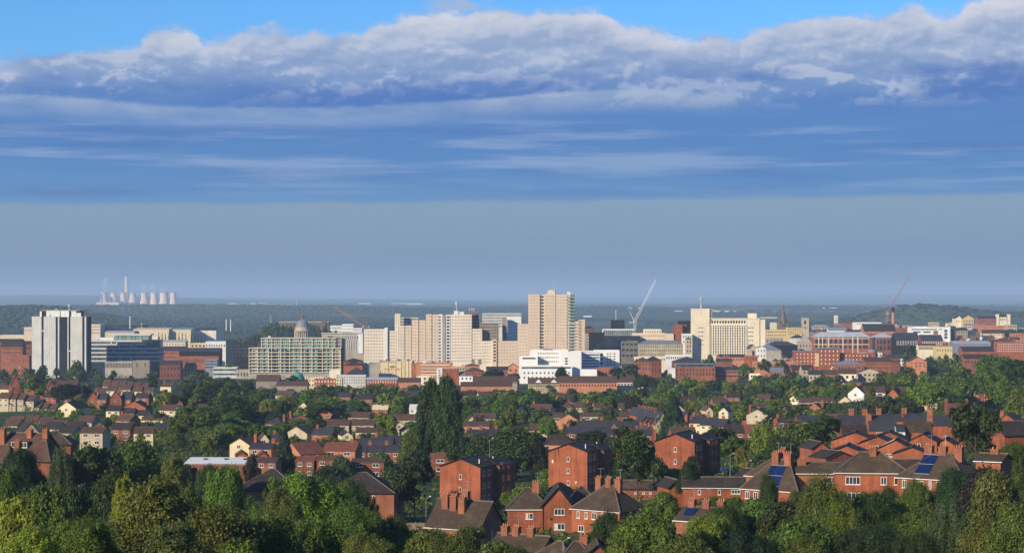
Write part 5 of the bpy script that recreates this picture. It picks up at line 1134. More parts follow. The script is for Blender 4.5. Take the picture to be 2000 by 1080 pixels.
# right: the crescent of hipped houses
h = House(1703, 923, 882, 355, 12.4, 9, -7, 'hip', 'brick_bright', 'tile_moss', 'pyramid roofed brick pair with one tall chimney and wide white windows', 'brick_house', 'house'); h.chim(.05, .42, 1.3, 1.15, .85, 3, down=2.2)
h.fw(-.52, 1.35, 2.5, 1.35, 4); h.fw(.32, 1.35, 1.0, 1.35, 2); h.fw(.7, 1.4, 1.2, 1.2, 2); h.fw(-.5, 4.0, 2.2, 1.2, 3); h.fw(.3, 4, 1.2, 1.2, 2)
h = House(1817, 935, 884, 345, 12.2, 9.5, -38, 'hip', 'brick_bright', 'tile_moss', 'hipped brick terrace with large blue solar panels, rightmost of the crescent', 'brick_house', 'house')
for fx in (-.42, .0, .48): h.chim(fx, .5, 1.9, 1.4, .95, 3, down=1.4)
for fx, w in ((-.78, .8), (-.5, .45), (-.28, .9), (.0, .5), (.28, 1.2), (.55, .5), (.8, 1.1)): h.fw(fx, 1.05, w, 1.35, 2)
for fx in (-.7, -.2, .3, .8): h.fw(fx, 3.9, 1.3, 1.2, 2)
def solar(h, x0, x1, t0, t1, rows=2, cols=5):
    """panels lying on the front slope: x in metres, t from 0 (eaves) to 1 (ridge)"""
    run = h.dep / 2 + .35; P_ = lambda t: (-.35 + run * t, h.H + h.rise * t); n = Vector((0, -h.rise, run)).normalized() * .08
    for r_ in range(rows):
        ta = t0 + (t1 - t0) * r_ / rows + .01; tb = t0 + (t1 - t0) * (r_ + 1) / rows - .015
        for c in range(cols):
            xa = x0 + (x1 - x0) * c / cols + .04; xb = x0 + (x1 - x0) * (c + 1) / cols - .04; sh = -.0
            V = []
            for dz in (0, 1):
                for x_, t_ in ((xa, ta), (xb, ta), (xb, tb), (xa, tb)):
                    y, z = P_(t_); V.append((x_ , y + n.y * (.5 + dz), z + n.z * (.5 + dz)))
            MB().add(V, [(0, 3, 2, 1), (4, 5, 6, 7), (0, 1, 5, 4), (1, 2, 6, 5), (2, 3, 7, 6), (3, 0, 4, 7)]).build('solar_panel', 'solar', h.root)
    y0, z0 = P_(t0); y1, z1 = P_(t1); m = MB(); tm = (t0 + t1) / 2; ym, zm = P_(tm)
    for t_ in (t0 - .01, tm - .003, t1): y, z = P_(t_); m.bar((x0, y + n.y, z + n.z), (x1, y + n.y, z + n.z), .09)
    m.build('solar_frame', 'steel', h.root)
solar(h, -3.2, -.5, .18, .9)
h = House(1503, 957, 897, 372, 11.5, 8.5, -38, 'hip', 'brick_bright', 'tile_moss', 'hipped brick terrace with large blue solar panels, leftmost of the crescent', 'brick_house', 'house')
for fx in (-.15, .30): h.chim(fx, .45, 2.2, 1.35, .95, 3, down=1.8)
h.chim(-.05, .62, 3.4, 1.2, .9, 3, down=2.2)
for fx, w in ((-.8, .9), (-.5, .9), (-.2, .9), (.1, .9)): h.fw(fx, 1.1, w, 1.3, 2)
solar(h, -1.6, 1.6, .15, .8)
h = House(1492, 930, 893, 400, 8, 8, -38, 'hip', 'brick_bright', 'tile_moss', 'plain hipped roof house joined behind the leftmost solar terrace', 'brick_house', 'house')
h = House(1615, 924, 903, 372, 10.5, 7, -3, 'gx', 'brick', 'tile_moss', 'lower link wing between leftmost solar terrace and the pyramid roofed pair', 'brick_house', 'house'); h.chim(-.82, .4, 1.0, 1.6, .9, 2); h.fw(.1, 1.2, 2.2, 1.1, 3)
h = House(1785, 918, 896, 380, 6, 7, -3, 'gx', 'brick', 'tile_moss', 'dark roofed link between the pyramid roofed pair and rightmost solar terrace', 'brick_house', 'house')
h = House(1405, 952, 931, 415, 14.5, 7, -4, 'gx', 'brick_bright', 'tile_dark', 'long single storey brick wing left of the leftmost solar terrace', 'outbuilding', 'house'); h.fw(-.0, .9, .6, 1.0, 1); h.fw(.45, .8, 1.8, .8, 3); h.fw(-.55, .9, .6, 1.0, 1)
h = House(1445, 938, 915, 440, 6, 9, -50, 'gx', 'brick_bright', 'tile_dark', 'small brick gable peeping over the long single storey wing', 'outbuilding', 'house')
h = House(1322, 952, 936, 425, 3.6, 7, 15, 'gy', 'brick_bright', 'tile_dark', 'tiny brick gable at the left end of the long single storey wing', 'outbuilding', 'house')
h = House(1930, 900, 885, 330, 4, 6, -30, 'gx', 'brick', 'tile_moss', 'chimney topped house sunk in trees beyond the rightmost solar terrace', 'brick_house', 'house'); h.chim(.1, .5, 1.0, 1.3, .9, 2)
# modern split-roof brick houses behind the crescent
for i, (x, ye, yr, D, W, L, rot, wl, txt) in enumerate([
    (1603, 876, 862, 470, 4.2, 8, 12, 'brick_bright', 'small brick gable at the left end of the modern cluster'), (1652, 884, 869, 455, 8.4, 9, -14, 'brick_bright', 'wide low brick gable in front of the modern cluster'), (1640, 893, 880, 446, 7.4, 6, 28, 'brick_dark', 'shadowed brick house with blue window, modern cluster'),  # the shadowed house has its shade put into darker brick
    (1668, 860, 843, 500, 11, 7, -16, 'brick_bright', 'long rising brick gable under the slate terrace'), (1712, 866, 851, 480, 8.4, 9, -16, 'brick_bright', 'brick gable with a red and white door, modern cluster centre'), (1735, 858, 842, 500, 9.0, 8, -14, 'brick_bright', 'brick gable behind the red and white door house'),
    (1748, 876, 858, 462, 7.8, 8, -16, 'brick_bright', 'brick house with white sloping roof edge, modern cluster'), (1802, 862, 846, 470, 6.4, 9, -18, 'brick_bright', 'brick gable with two small white windows, right in the modern cluster'), (1780, 886, 872, 446, 8.0, 7, -16, 'brick_bright', 'lowest brick house with dark flat-pitched roof, modern cluster right'),
    (1845, 868, 856, 470, 4.6, 8, -18, 'brick_bright', 'narrow brick house beside the dark round tree')]):
    h = House(x, ye, yr, D, W, L, rot, 'gy', wl, 'tile_dark', txt, 'modern_house', 'house', group='modern brick houses with low gables', ov=.15)
    if i == 4: h.fw(.0, 1.4, .8, 1.9, 1); 
    if i == 7: h.fw(-.25, .9, .7, .9, 1); h.fw(.35, .9, .7, .9, 1)
    if i == 2: h.fw(.0, 1.5, 2.0, .6, 4)
    if i == 8: h.fw(-.6, 1.6, .7, .6, 1); h.fw(-.2, 1.6, .7, .6, 1); h.fw(.5, 1.6, 1.2, .5, 2)
    if i == 6: h.fw(-.3, 1.5, 1.5, .6, 3); m = MB().bar((-h.W / 2 - .1, -.2, h.H), (0, -.2, h.H + h.rise + .1), .16); m.build('verge_board', 'trim', h.root)
    if i in (0, 5, 9): h.fw(.1, 1.0, .7, .7, 1)
# slate terrace beyond
for i, (x0, x1, ye, yr, D, rf, ch, lab) in enumerate([(1641, 1693, 826, 809, 600, 'slate', (-.05, .95), 'left stretch of the dark slate terrace'), (1693, 1768, 822, 808, 605, 'slate', (-.3,), 'back stretch of the dark slate terrace'), (1768, 1820, 820, 807, 603, 'slate', (-.95, .98), 'mossy back stretch of the slate terrace with end chimneys'),
    (1820, 1862, 831, 810, 590, 'slate', (), 'right stretch of the slate terrace over a brick gable'), (1646, 1694, 848, 828, 560, 'tile_dark', (), 'front dark roofed house under the left slate stretch'), (1699, 1752, 841, 819, 570, 'slate', (-.98,), 'blue-black slate house with pale wall below, middle terrace'),
    (1770, 1820, 843, 820, 568, 'tile_moss', (.99,), 'brown mossy roofed house in the middle of the terrace front'), (1752, 1768, 842, 828, 566, 'slate', (), 'narrow white dormered house in the terrace front')]):
    W = (x1 - x0) / F * D
    h = House((x0 + x1) / 2, ye, yr, D, W, 7.5, -3, 'gx', 'brick_bright' if i != 7 else 'white', rf, lab + ' on the right', 'terrace_house', 'house', group='slate terrace', ov=.15)
    for f in ch: h.chim(f, .5, 2.2, 1.5, .9, 3, down=2.5)
    if i == 5: h.fw(-.3, .9, 1.6, .9, 3)
    if i == 7: h.fw(-.2, 1.0, 1.0, 1.2, 2)
h = House(1870, 800, 787, 640, 6.4, 8, -8, 'gx', 'brick_dark', 'tile_red', 'red tiled house with brick gable chimneys behind the big dark tree', 'brick_house', 'house', ov=.1); h.chim(-.98, .5, 1.6, .9, 1.4, 2, down=3, mat='brick_dark'); h.chim(.95, .5, 1.6, .9, 1.2, 2, down=2, mat='brick_dark')
h = House(1965, 838, 808, 540, 11, 9, -25, 'gy', 'brick_bright', 'tile_brown', 'large pale brick gable with round white windows at the right edge', 'brick_house', 'house'); h.fw(-.3, .6, .8, .9, 1); h.fw(-.65, .7, .7, .8, 1); h.chim(-.2, .05, .8, 1.0, .8, 2)
h = House(1990, 850, 822, 500, 8, 9, 20, 'gx', 'brick_bright', 'tile_dark', 'brick house with dark roof at the right edge below the large pale gable', 'brick_house', 'house')
# left foreground terrace of larger houses
h = House(30, 882, 845, 470, 12, 9, -20, 'gx', 'brick_dark', 'tile_brown', 'brown roofed house with white dormers and three chimneys at the left edge', 'brick_house', 'house')
for fx, fy in ((-.75, .2), (.25, .4), (.95, .4)): h.chim(fx, fy, 1.6, 1.3, .95, 2, down=3)
for x_ in (-.6, 1.9):
    d_ = h.box2('dormer', x_ - 1.0, x_ + 1.0, .6, 3.2, h.H + .7, h.H + 2.3, 'tile_brown'); frame_window(d_, 0, .85, 1.6, 1.2, y=-1.34, cols=2)
h = House(62, 900, 860, 420, 9, 8, -25, 'hip', 'brick_dark', 'tile_brown', 'brown hipped roof below the house with white dormers', 'brick_house', 'house'); h = House(-8, 905, 868, 430, 8, 8, -20, 'hip', 'brick_dark', 'tile_brown', 'brown roof cut by the left edge below the white dormers', 'brick_house', 'house'); h.chim(.8, .4, 1.5, 1.3, .95, 2, down=2)
h = House(108, 868, 845, 500, 7.4, 8, 0, 'hip', 'brick_dark', 'tile_moss', 'rough mossy roofed building right of the white dormered house', 'brick_house', 'house')
# big dark shed
h = House(520, 957, 915, 430, 13.5, 14, -6, 'hip', 'brick', 'tile_dark', 'large dark roofed brick shed in the lower left behind leafy trees', 'brick_shed', 'shed')
h = House(700, 962, 922, 432, 15, 14, -6, 'hip', 'brick', 'tile_dark', 'right half of the dark roofed brick works, before the black-green tree', 'brick_shed', 'shed'); h.fw(.42, .8, .5, .6, 1)
b = Bld('white_roofed_hall', 'long low hall with flat white roof in the left middle', 'hall', 358, 480, 905, 540, 9, 'brick_dark', -2, roof='white', parapet=.02)
V = [(-b.W / 2, 0, b.H), (b.W / 2, 0, b.H), (b.W / 2, 10, b.H + .9), (-b.W / 2, 10, b.H + .9), (-b.W / 2, 0, b.H - .3), (b.W / 2, 0, b.H - .3), (b.W / 2, 10, b.H + .6), (-b.W / 2, 10, b.H + .6)]
MB().add(V, [(0, 1, 2, 3), (7, 6, 5, 4), (0, 4, 5, 1), (1, 5, 6, 2), (2, 6, 7, 3), (3, 7, 4, 0)]).build('roof', 'white_clean', b.root)
for x in (-4, 1.5, 6.5): pbox('skylight', b.root, x, x + .9, 6, 7.2, b.H + .5, b.H + .85, 'dark')
PROT.append((358, 888, 480, 906, 540))
fen = thing('timber_fence', 'pale board fence at the foot of the brick works', 'fence', px(788, 425), 425, gnd(px(788, 425), 425) - .2)
for k in range(9): pbox('board_panel', fen, -4.5 + k, -3.55 + k, 0, .06, 0, 2.3, 'timber'); pbox('post', fen, -4.58 + k, -4.47 + k, -.05, .1, 0, 2.5, 'timber')

# ---- small houses farther off, from lists: (x, ye, yr, D, W, L, rot, kind, wall, roof, chimneys, text)
def small(rows_, group, name='small_house'):
    for x, ye, yr, D, W, L, rot, kind, wall, roof, ch, txt in rows_:
        h = House(x, ye, yr, D, W, L, rot, kind, wall, roof, None, name, 'house', desc=txt, group=group, ov=.2)
        for f in ch: h.chim(f, .5, 1.4, .95, .65, 2, down=2.0, mat='brick_bright')
        if D < 1200 and kind != 'gy':
            for f in (-.5, .5): h.fw(f, .9, .28 * W * .6 + .3, 1.0, 2); h.fw(f, 3.3, .28 * W * .6 + .3, 1.1, 2)
        elif D < 1200: h.fw(-.1, .7, 1.2, 1.1, 2)
S = []
for i in range(6): S.append((207 + i * 14.8, 754 + i * .9, 741 + i * 1.2, 1330, 4.7, 8, -3, 'gx', 'stone', 'tile_brown', (), 'narrow brown-roofed house in a stepped terrace'))
for i, (x, yr) in enumerate(((196, 757), (219, 753), (243, 751), (265, 754), (287, 756))): S.append((x, yr + 10, yr, 1180, 6.6, 8, -3, 'gx', 'render_cream', 'tile_brown', (), 'pale-walled terrace house with brown roof'))
for x, yr in ((6, 766), (20, 767), (35, 768), (55, 771), (12, 777), (38, 779), (66, 784), (80, 786), (97, 788), (8, 793), (30, 795), (5, 808), (30, 809)): S.append((x, yr + 12, yr, 1010, 5.6, 8, -12, 'gx', 'stone', 'tile_brown', (), 'dark-roofed house in packed stepped rows'))
for x, yr, D in ((28, 812, 880), (57, 810, 880), (85, 814, 870), (112, 819, 850), (143, 822, 820), (165, 811, 850), (62, 832, 800), (100, 823, 830), (20, 817, 850), (128, 831, 780)): S.append((x, yr + 14, yr, D, 6.2, 8, -12, 'gx', 'stone', 'tile_brown' if D > 830 else 'tile_dark', (), 'brown-roofed pale house in sloping rows'))
for x, yr in ((220, 791), (247, 796), (273, 800)): S.append((x, yr + 11, yr, 905, 6.0, 8, -6, 'gx', 'render_cream', 'tile_dark', (), 'cream-fronted house of a bright three-house terrace'))
S += [(131, 797, 784, 930, 9.2, 12, -20, 'gy', 'render_cream', 'tile_dark', (), 'wide cream gabled house'), (60, 846, 826, 740, 6.6, 12, 22, 'gy', 'stone', 'tile_dark', (), 'wide stone gabled house'), (30, 752, 735, 1150, 5.2, 9, 18, 'gy', 'brick_bright', 'tile_brown', (.9,), 'orange brick gabled house'),
      (29, 770, 755, 1080, 4.8, 9, 18, 'gy', 'brick_bright', 'tile_brown', (), 'orange brick gable end'), (100, 756, 742, 1180, 3.5, 9, 18, 'gy', 'brick_bright', 'tile_brown', (.9,), 'orange brick gable end'), (130, 752, 742, 1200, 12, 8, -3, 'gx', 'brick_pale', 'tile_brown', (), 'long brown-roofed house'),
      (182, 780, 765, 1020, 5.4, 9, 12, 'gy', 'brick_bright', 'tile_dark', (.5,), 'orange brick gabled house'), (165, 768, 755, 1100, 4.6, 9, 12, 'gy', 'brick_bright', 'tile_dark', (.5,), 'orange brick gabled house'), (198, 780, 768, 1020, 5.0, 7, -8, 'gx', 'brick_bright', 'slate', (), 'orange brick house with slate roof'),
      (226, 779, 763, 1000, 5.6, 9, 10, 'gy', 'brick_bright', 'tile_dark', (.7,), 'orange brick gabled house'), (246, 780, 764, 1002, 5.0, 7, -8, 'gx', 'brick_bright', 'slate', (), 'orange brick house with slate roof'), (262, 795, 783, 945, 11, 9, -10, 'gy', 'brick_bright', 'tile_dark', (.9,), 'broad orange brick gable'),
      (165, 824, 812, 860, 8.6, 9, -6, 'gx', 'render_cream', 'tile_brown', (), 'broad brown-roofed house'), (297, 820, 812, 900, 9.5, 9, -6, 'gx', 'render_cream', 'tile_brown', (), 'grey-roofed low house'), (297, 778, 768, 1080, 3.2, 9, 15, 'gy', 'render_cream', 'tile_dark', (), 'small cream gable'),
      (200, 842, 828, 720, 4.2, 9, 20, 'gy', 'render_cream', 'tile_brown', (), 'small cream gable'), (178, 845, 833, 700, 8, 8, -8, 'gx', 'stone', 'tile_brown', (), 'broad brown-roofed house'),
      (400, 798, 788, 900, 7, 8, -5, 'gx', 'stone', 'tile_brown', (), 'brown-roofed house deep in trees'), (350, 788, 780, 1000, 3.5, 8, 15, 'gy', 'brick_bright', 'tile_brown', (), 'orange gable deep in trees')]
small(S, 'houses on the left slope')
S = [(468, 868, 855, 640, 7.0, 9, -22, 'gy', 'render_cream', 'tile_brown', (.9,), 'cream house with brown roof'), (516, 858, 846, 660, 3.0, 8, 10, 'gy', 'render_cream', 'tile_brown', (), 'narrow cream gable'), (508, 876, 864, 600, 6.5, 8, -6, 'gx', 'brick_pale', 'slate', (.95,), 'slate-roofed brick house'), (540, 862, 848, 640, 3.4, 8, 0, 'gx', 'brick', 'slate', (-.6,), 'slate-roofed brick house'),
     (472, 890, 881, 560, 3.2, 8, 8, 'gy', 'brick_bright', 'tile_brown', (), 'small dark-edged brick gable'), (514, 892, 882, 560, 3.2, 8, 8, 'gy', 'brick_bright', 'tile_brown', (), 'small white-edged brick gable'), (520, 902, 892, 540, 5, 8, -5, 'gx', 'brick', 'tile_brown', (), 'brown-roofed extension'),
     (598, 872, 860, 640, 5.2, 8, -5, 'gx', 'brick_bright', 'slate', (.9,), 'slate-roofed orange brick house'), (612, 886, 863, 600, 8.0, 13, 30, 'gx', 'brick_pale', 'tile_red', (), 'large brick hall with steep dark red roof'), (662, 880, 863, 602, 9.5, 10, -8, 'gx', 'brick_pale', 'tile_red', (.6,), 'steep dark red-roofed hall wing'),
     (700, 882, 868, 625, 4.6, 8, -3, 'gx', 'brick_bright', 'slate', (-.7,), 'orange brick terrace house'), (731, 882, 868, 625, 5.0, 8, -3, 'gx', 'brick_bright', 'slate', (-.7,), 'orange brick terrace house'), (764, 882, 868, 625, 5.2, 8, -3, 'gx', 'brick_bright', 'slate', (-.7,), 'orange brick terrace house'), (712, 868, 855, 680, 6, 8, -3, 'gx', 'brick_bright', 'slate', (-.9,), 'slate-roofed back terrace house'),
     (748, 866, 852, 680, 6, 8, -3, 'gx', 'brick_bright', 'slate', (-.9,), 'slate-roofed back terrace house'), (780, 865, 850, 690, 6, 8, -3, 'gx', 'brick_bright', 'slate', (), 'slate-roofed back terrace house'), (595, 900, 890, 560, 5, 8, -5, 'gx', 'brick_dark', 'tile_red', (), 'low red-roofed house'), (640, 898, 888, 560, 6, 8, -5, 'gx', 'brick_dark', 'tile_red', (), 'low red-roofed house'),
     (718, 902, 894, 570, 9, 7, -3, 'gx', 'brick_dark', 'tile_brown', (), 'low brown-roofed back building'), (678, 850, 842, 740, 4, 8, 14, 'gy', 'render_cream', 'tile_dark', (), 'cream gable with white edges'), (716, 844, 834, 760, 8, 8, -3, 'gx', 'render_cream', 'tile_brown', (), 'yellow-walled brown-roofed house'), (797, 842, 834, 760, 4, 8, 12, 'gy', 'render_cream', 'tile_brown', (), 'yellow gable'),
     (780, 830, 823, 800, 4, 8, 12, 'gy', 'render_cream', 'tile_brown', (), 'white-edged gable'), (790, 820, 808, 840, 10, 9, -5, 'gx', 'stone', 'tile_brown', (), 'wide brown-roofed bungalow'), (660, 830, 818, 850, 9.0, 9, -5, 'gx', 'stone', 'tile_brown', (), 'wide brown-roofed bungalow'), (708, 830, 818, 850, 9.0, 9, -5, 'gx', 'stone', 'tile_brown', (), 'wide brown-roofed bungalow'), (700, 815, 804, 900, 9, 9, -5, 'gx', 'stone', 'tile_brown', (), 'wide brown-roofed bungalow'),
     (742, 799, 790, 1000, 7.5, 8, -3, 'gx', 'brick_bright', 'pale_panel', (), 'sunlit pale-roofed hut'), (810, 799, 789, 960, 5, 8, -3, 'gx', 'white', 'white', (), 'white flat-roofed hut'), (592, 796, 787, 1000, 4.2, 4.2, 0, 'hip', 'brick_pale', 'pale_panel', (), 'lone pointed-roof hut in the treetops'), (922, 822, 812, 840, 4.5, 9, 14, 'gy', 'render_cream', 'tile_brown', (), 'cream gable'),
     (945, 817, 806, 840, 9, 9, -5, 'gx', 'stone', 'tile_brown', (), 'wide brown-roofed bungalow'), (930, 832, 822, 790, 10, 9, -5, 'gx', 'brick_pale', 'tile_brown', (), 'wide brown-roofed bungalow'), (925, 852, 838, 700, 5.2, 8, -5, 'gx', 'brick_bright', 'slate', (-.85, .8), 'chimneyed brick house'), (955, 850, 837, 700, 5.2, 8, -5, 'gx', 'brick_bright', 'slate', (.8,), 'chimneyed brick house'), (880, 894, 884, 600, 12, 7, -3, 'gx', 'brick_dark', 'tile_red', (.5,), 'long low dark red-roofed row')]
small(S, 'small houses in the middle distance')
S = [(1110, 822, 808, 860, 10, 10, -14, 'gy', 'brick_pale', 'tile_brown', (), 'broad tan gabled hall'), (1075, 815, 805, 900, 11, 8, -3, 'gx', 'stone', 'tile_brown', (), 'long brown-roofed bungalow'), (1160, 813, 805, 900, 12, 8, -3, 'gx', 'stone', 'tile_brown', (), 'long brown-roofed bungalow'), (1222, 814, 804, 900, 6, 9, 10, 'gx', 'stone', 'tile_brown', (.9,), 'tan-roofed bungalow'),
     (1150, 833, 820, 790, 8.5, 8, -3, 'gx', 'brick_bright', 'slate', (-.7,), 'slate-roofed terrace house'), (1190, 833, 820, 785, 8, 8, -3, 'gx', 'brick_bright', 'slate', (-.75, .9), 'slate-roofed terrace house'), (1228, 836, 822, 770, 7.5, 8, -3, 'gx', 'brick_bright', 'slate', (-.7,), 'slate-roofed terrace house'), (1128, 846, 832, 720, 8.0, 8, -5, 'gx', 'brick_bright', 'slate', (-.9,), 'slate-roofed brick house'),
     (1170, 846, 833, 715, 7.5, 8, -5, 'gx', 'brick', 'slate', (), 'slate-roofed brick house'), (1205, 849, 836, 700, 7.5, 8, -5, 'gx', 'brick', 'slate', (-.3,), 'slate-roofed brick house'), (1228, 843, 831, 720, 5, 9, 12, 'gy', 'brick_bright', 'slate', (), 'orange brick gable'), (1085, 868, 848, 640, 12.5, 9, -12, 'hip', 'brick_pale', 'tile_dark', (), 'wide dark-roofed brick block with white porches'),
     (1180, 860, 850, 660, 10, 9, -8, 'hip', 'brick', 'tile_dark', (), 'dark hipped roof'), (1255, 850, 838, 700, 6, 8, -5, 'gx', 'brick', 'slate', (-.7,), 'slate-roofed brick house'), (1270, 842, 832, 745, 4.2, 9, 14, 'gy', 'brick_bright', 'tile_brown', (), 'orange brick gable'), (1235, 945, 935, 470, 3, 6, 0, 'gx', 'brick', 'tile_dark', (), 'sliver of dark roof')]
for i in range(6): S.append((1262 + i * 6.4, 812 + i * 1.6, 797 + i * 1.2, 870 - i * 4, 3.4, 12, 24, 'gy', 'brick_bright' if i < 5 else 'sand_panel', 'slate', (.0,), 'tiny gabled house in a tight chimneyed row'))
for i in range(4): S.append((1262 + i * 8.0, 823 + i * 2.0, 812 + i * 1.6, 830, 3.6, 6, 24, 'gy', 'sand_panel' if i == 3 else 'brick_bright', 'slate', (), 'tiny back-wing gable'))
S += [(1358, 826, 812, 780, 4.8, 8, -28, 'gx', 'render_cream', 'slate', (-.9,), 'white-fronted terrace house'), (1380, 830, 814, 770, 5.2, 8, -28, 'gx', 'render_cream', 'slate', (-.4,), 'white-fronted terrace house'), (1402, 833, 817, 760, 5.0, 8, -28, 'gx', 'brick_bright', 'slate', (.2,), 'white-fronted terrace house'), (1368, 816, 806, 830, 3, 8, 15, 'gy', 'brick_bright', 'tile_brown', (), 'small orange gable'),
      (1436, 845, 828, 690, 6.5, 8, -3, 'gx', 'brick_dark', 'tile_dark', (.9,), 'dark-roofed brick house'), (1474, 845, 828, 688, 6.0, 8, -3, 'gx', 'brick_dark', 'tile_red', (-.98,), 'red-roofed brick house'), (1535, 824, 815, 720, 5.5, 7, -3, 'gx', 'brick_dark', 'tile_dark', (-.95,), 'dark-roofed brick house'), (1385, 802, 793, 900, 3.4, 8, 12, 'gy', 'render_cream', 'tile_brown', (), 'cream gable'), (1413, 804, 795, 890, 4.2, 8, -20, 'gy', 'render_cream', 'slate', (), 'white gable with dark edge'),
      (1500, 794, 788, 960, 16, 8, -3, 'gx', 'brick_pale', 'tile_brown', (), 'long tan-roofed row'), (1550, 780, 772, 1050, 6, 9, -18, 'gy', 'cream', 'tile_brown', (), 'pale gabled house'), (1575, 786, 776, 1020, 7, 9, -3, 'gx', 'pale_panel', 'tile_brown', (), 'tan-roofed house'), (1598, 784, 776, 1020, 7, 9, -3, 'gx', 'pale_panel', 'tile_brown', (), 'tan-roofed house'), (1618, 783, 776, 1020, 6, 9, -3, 'gx', 'pale_panel', 'tile_brown', (), 'tan-roofed house')]
small(S, 'small houses right of the middle')
S = [(1672, 768, 754, 930, 7.5, 11, -24, 'gy', 'white', 'tile_brown', (), 'white gabled house with brown roof'), (1708, 766, 754, 930, 9.5, 9, -5, 'gx', 'white', 'tile_brown', (), 'long white house with brown roof'), (1744, 772, 758, 910, 5.2, 9, -24, 'gy', 'brick_bright', 'tile_brown', (), 'orange gabled house with white edge'), (1763, 766, 755, 930, 6.4, 9, -5, 'gx', 'white', 'tile_brown', (), 'white house with brown roof')]
small(S, 'white walled houses on the right')
for x, y0, y1, D in ((832, 969, 1000, 400), (1100, 1050, 1075, 300), (1281, 907, 930, 480), (1266, 929, 950, 470), (1426, 885, 905, 470), (1459, 899, 920, 455), (1280, 812, 850, 620), (1320, 741, 760, 1100), (1384, 771, 790, 900), (1501, 817, 835, 700), (956, 855, 895, 520)):
    X = px(x, D); z0 = gnd(X, D) - .1; h = pz(y0, D) - z0; o = thing('street_lamp', '', 'street lamp', X, D, z0, group='street lamps among the trees')
    MB().lathe([(.07, 0), (.04, h * .95)], n=8).build('post', 'steel', o); MB().bar((0, 0, h * .95), (.9, 0, h), .09).build('arm', 'steel', o); pbox('lamp_head', o, .6, 1.0, -.12, .12, h - .03, h + .1, 'trim')
    AUTO.append((o, 'slim grey street lamp', x, y0, 'street lamps among the trees'))

# ---------------------------------------------------------------- trees
def leaves(name, C, R, per, leaf, seed, up=.35, fill=0, ext=(1, 1, 1), droop=0.):
    """Leaf sprays (small bent diamonds) scattered over the shells of many branch clusters C (centre) R (radius)."""
    g = np.random.default_rng(seed); C = np.asarray(C, float); R = np.asarray(R, float)
    n = len(C) * per; ci = np.repeat(np.arange(len(C)), per)
    d = g.normal(size=(n, 3)); d[:, 2] += up; d /= np.linalg.norm(d, axis=1)[:, None]
    rr = R[ci] * g.uniform(.5, 1.2, n) * (1 + .3 * np.sin(d[:, 0] * 9 + ci) * np.sin(d[:, 1] * 8 + ci * 2))
    p = C[ci] + d * rr[:, None] * np.asarray(ext)
    if droop: p[:, 2] -= droop * (g.random(n) ** 2) * .5
    nr = d + g.normal(size=(n, 3)) * .45 + np.array([0, 0, .25])
    nr /= np.linalg.norm(nr, axis=1)[:, None]
    t = np.cross(nr, g.normal(size=(n, 3))); t /= np.linalg.norm(t, axis=1)[:, None]; b = np.cross(nr, t)
    s = leaf * g.uniform(.6, 1.35, n)[:, None]
    V = np.stack([p - t * s, p - b * s * .55 + nr * s * .12, p + t * s, p + b * s * .55 + nr * s * .12], 1)
    V = V.reshape(-1, 3)
    me = bpy.data.meshes.new(name); me.vertices.add(len(V)); me.vertices.foreach_set('co', V.ravel())
    me.loops.add(n * 4); me.loops.foreach_set('vertex_index', np.arange(n * 4, dtype=np.int32))
    me.polygons.add(n); me.polygons.foreach_set('loop_start', np.arange(0, n * 4, 4, dtype=np.int32)); me.polygons.foreach_set('loop_total', np.full(n, 4, dtype=np.int32))
    me.materials.append(MATS['foliage']); me.update(calc_edges=True); return me
def crown_centres(shape, n, seed):
    g = np.random.default_rng(seed); C = []; R = []
    while len(C) < n:
        u = g.normal(size=3); u /= np.linalg.norm(u); q = g.uniform(.35, 1) ** .5
        if shape == 'round':
            if u[2] < -.55: continue
            r = g.uniform(.09, .17); k = (.5 - r) * q; c = [u[0] * k, u[1] * k, .53 + u[2] * (.5 - r) * q * .92]
            c[0] *= 1 + .18 * math.sin(u[2] * 3 + seed); c[1] *= 1 + .15 * math.cos(u[2] * 4 + seed)
        elif shape == 'lumpy':
            if u[2] < -.5: continue
            b = int(g.integers(5)); a = b * 1.257 + seed; o = np.array([.22 * math.cos(a), .22 * math.sin(a), .38 + .09 * ((b * 2 + seed) % 5)])
            if b == 4: o = np.array([0, 0, .70])
            r = g.uniform(.07, .13); c = o + u * (.28 - r) * q
        elif shape == 'poplar':
            z = g.uniform(.04, .97); w = .5 * min(1, (z + .12) * 3) * (1 - max(0, z - .72) / .33) ** .6
            k = int(g.integers(3)); a = g.uniform(0, 6.28); r = .05 + .05 * g.random() + .04 * (1 - z)
            ox, oy = ((-.16, .05), (.17, -.05), (0, .2))[k]; f = max(.02, w * .62 - r * .6) * math.sqrt(g.uniform(.3, 1))
            c = [ox * (1 - z * .6) + math.cos(a) * f, oy * (1 - z * .6) + math.sin(a) * f, z * (1, .93, .97)[k]]
        elif shape == 'cone':
            z = g.uniform(.05, .99); w = .5 * (1 - z) ** .75 + .03; a = g.uniform(0, 6.28); r = .05 + .09 * (1 - z) * g.random()
            f = max(.01, w - r * .8) * math.sqrt(g.uniform(.4, 1)); c = [math.cos(a) * f, math.sin(a) * f, z * .97]
        elif shape == 'weep':
            if u[2] < -.35: continue
            r = g.uniform(.07, .12); k = (.5 - r) * q; z = .55 + u[2] * .42 * q; c = [u[0] * k, u[1] * k, z - .12 * (1 - u[2]) * q]
        if shape in ('round', 'lumpy') and g.random() < .10:      # sprigs that stand out from the crown
            e = np.array(c) - np.array([0, 0, .5]); c = (np.array([0, 0, .5]) + e * 1.22).tolist(); r *= .5
        C.append(c); R.append(r)
    return C, R
CR = {}
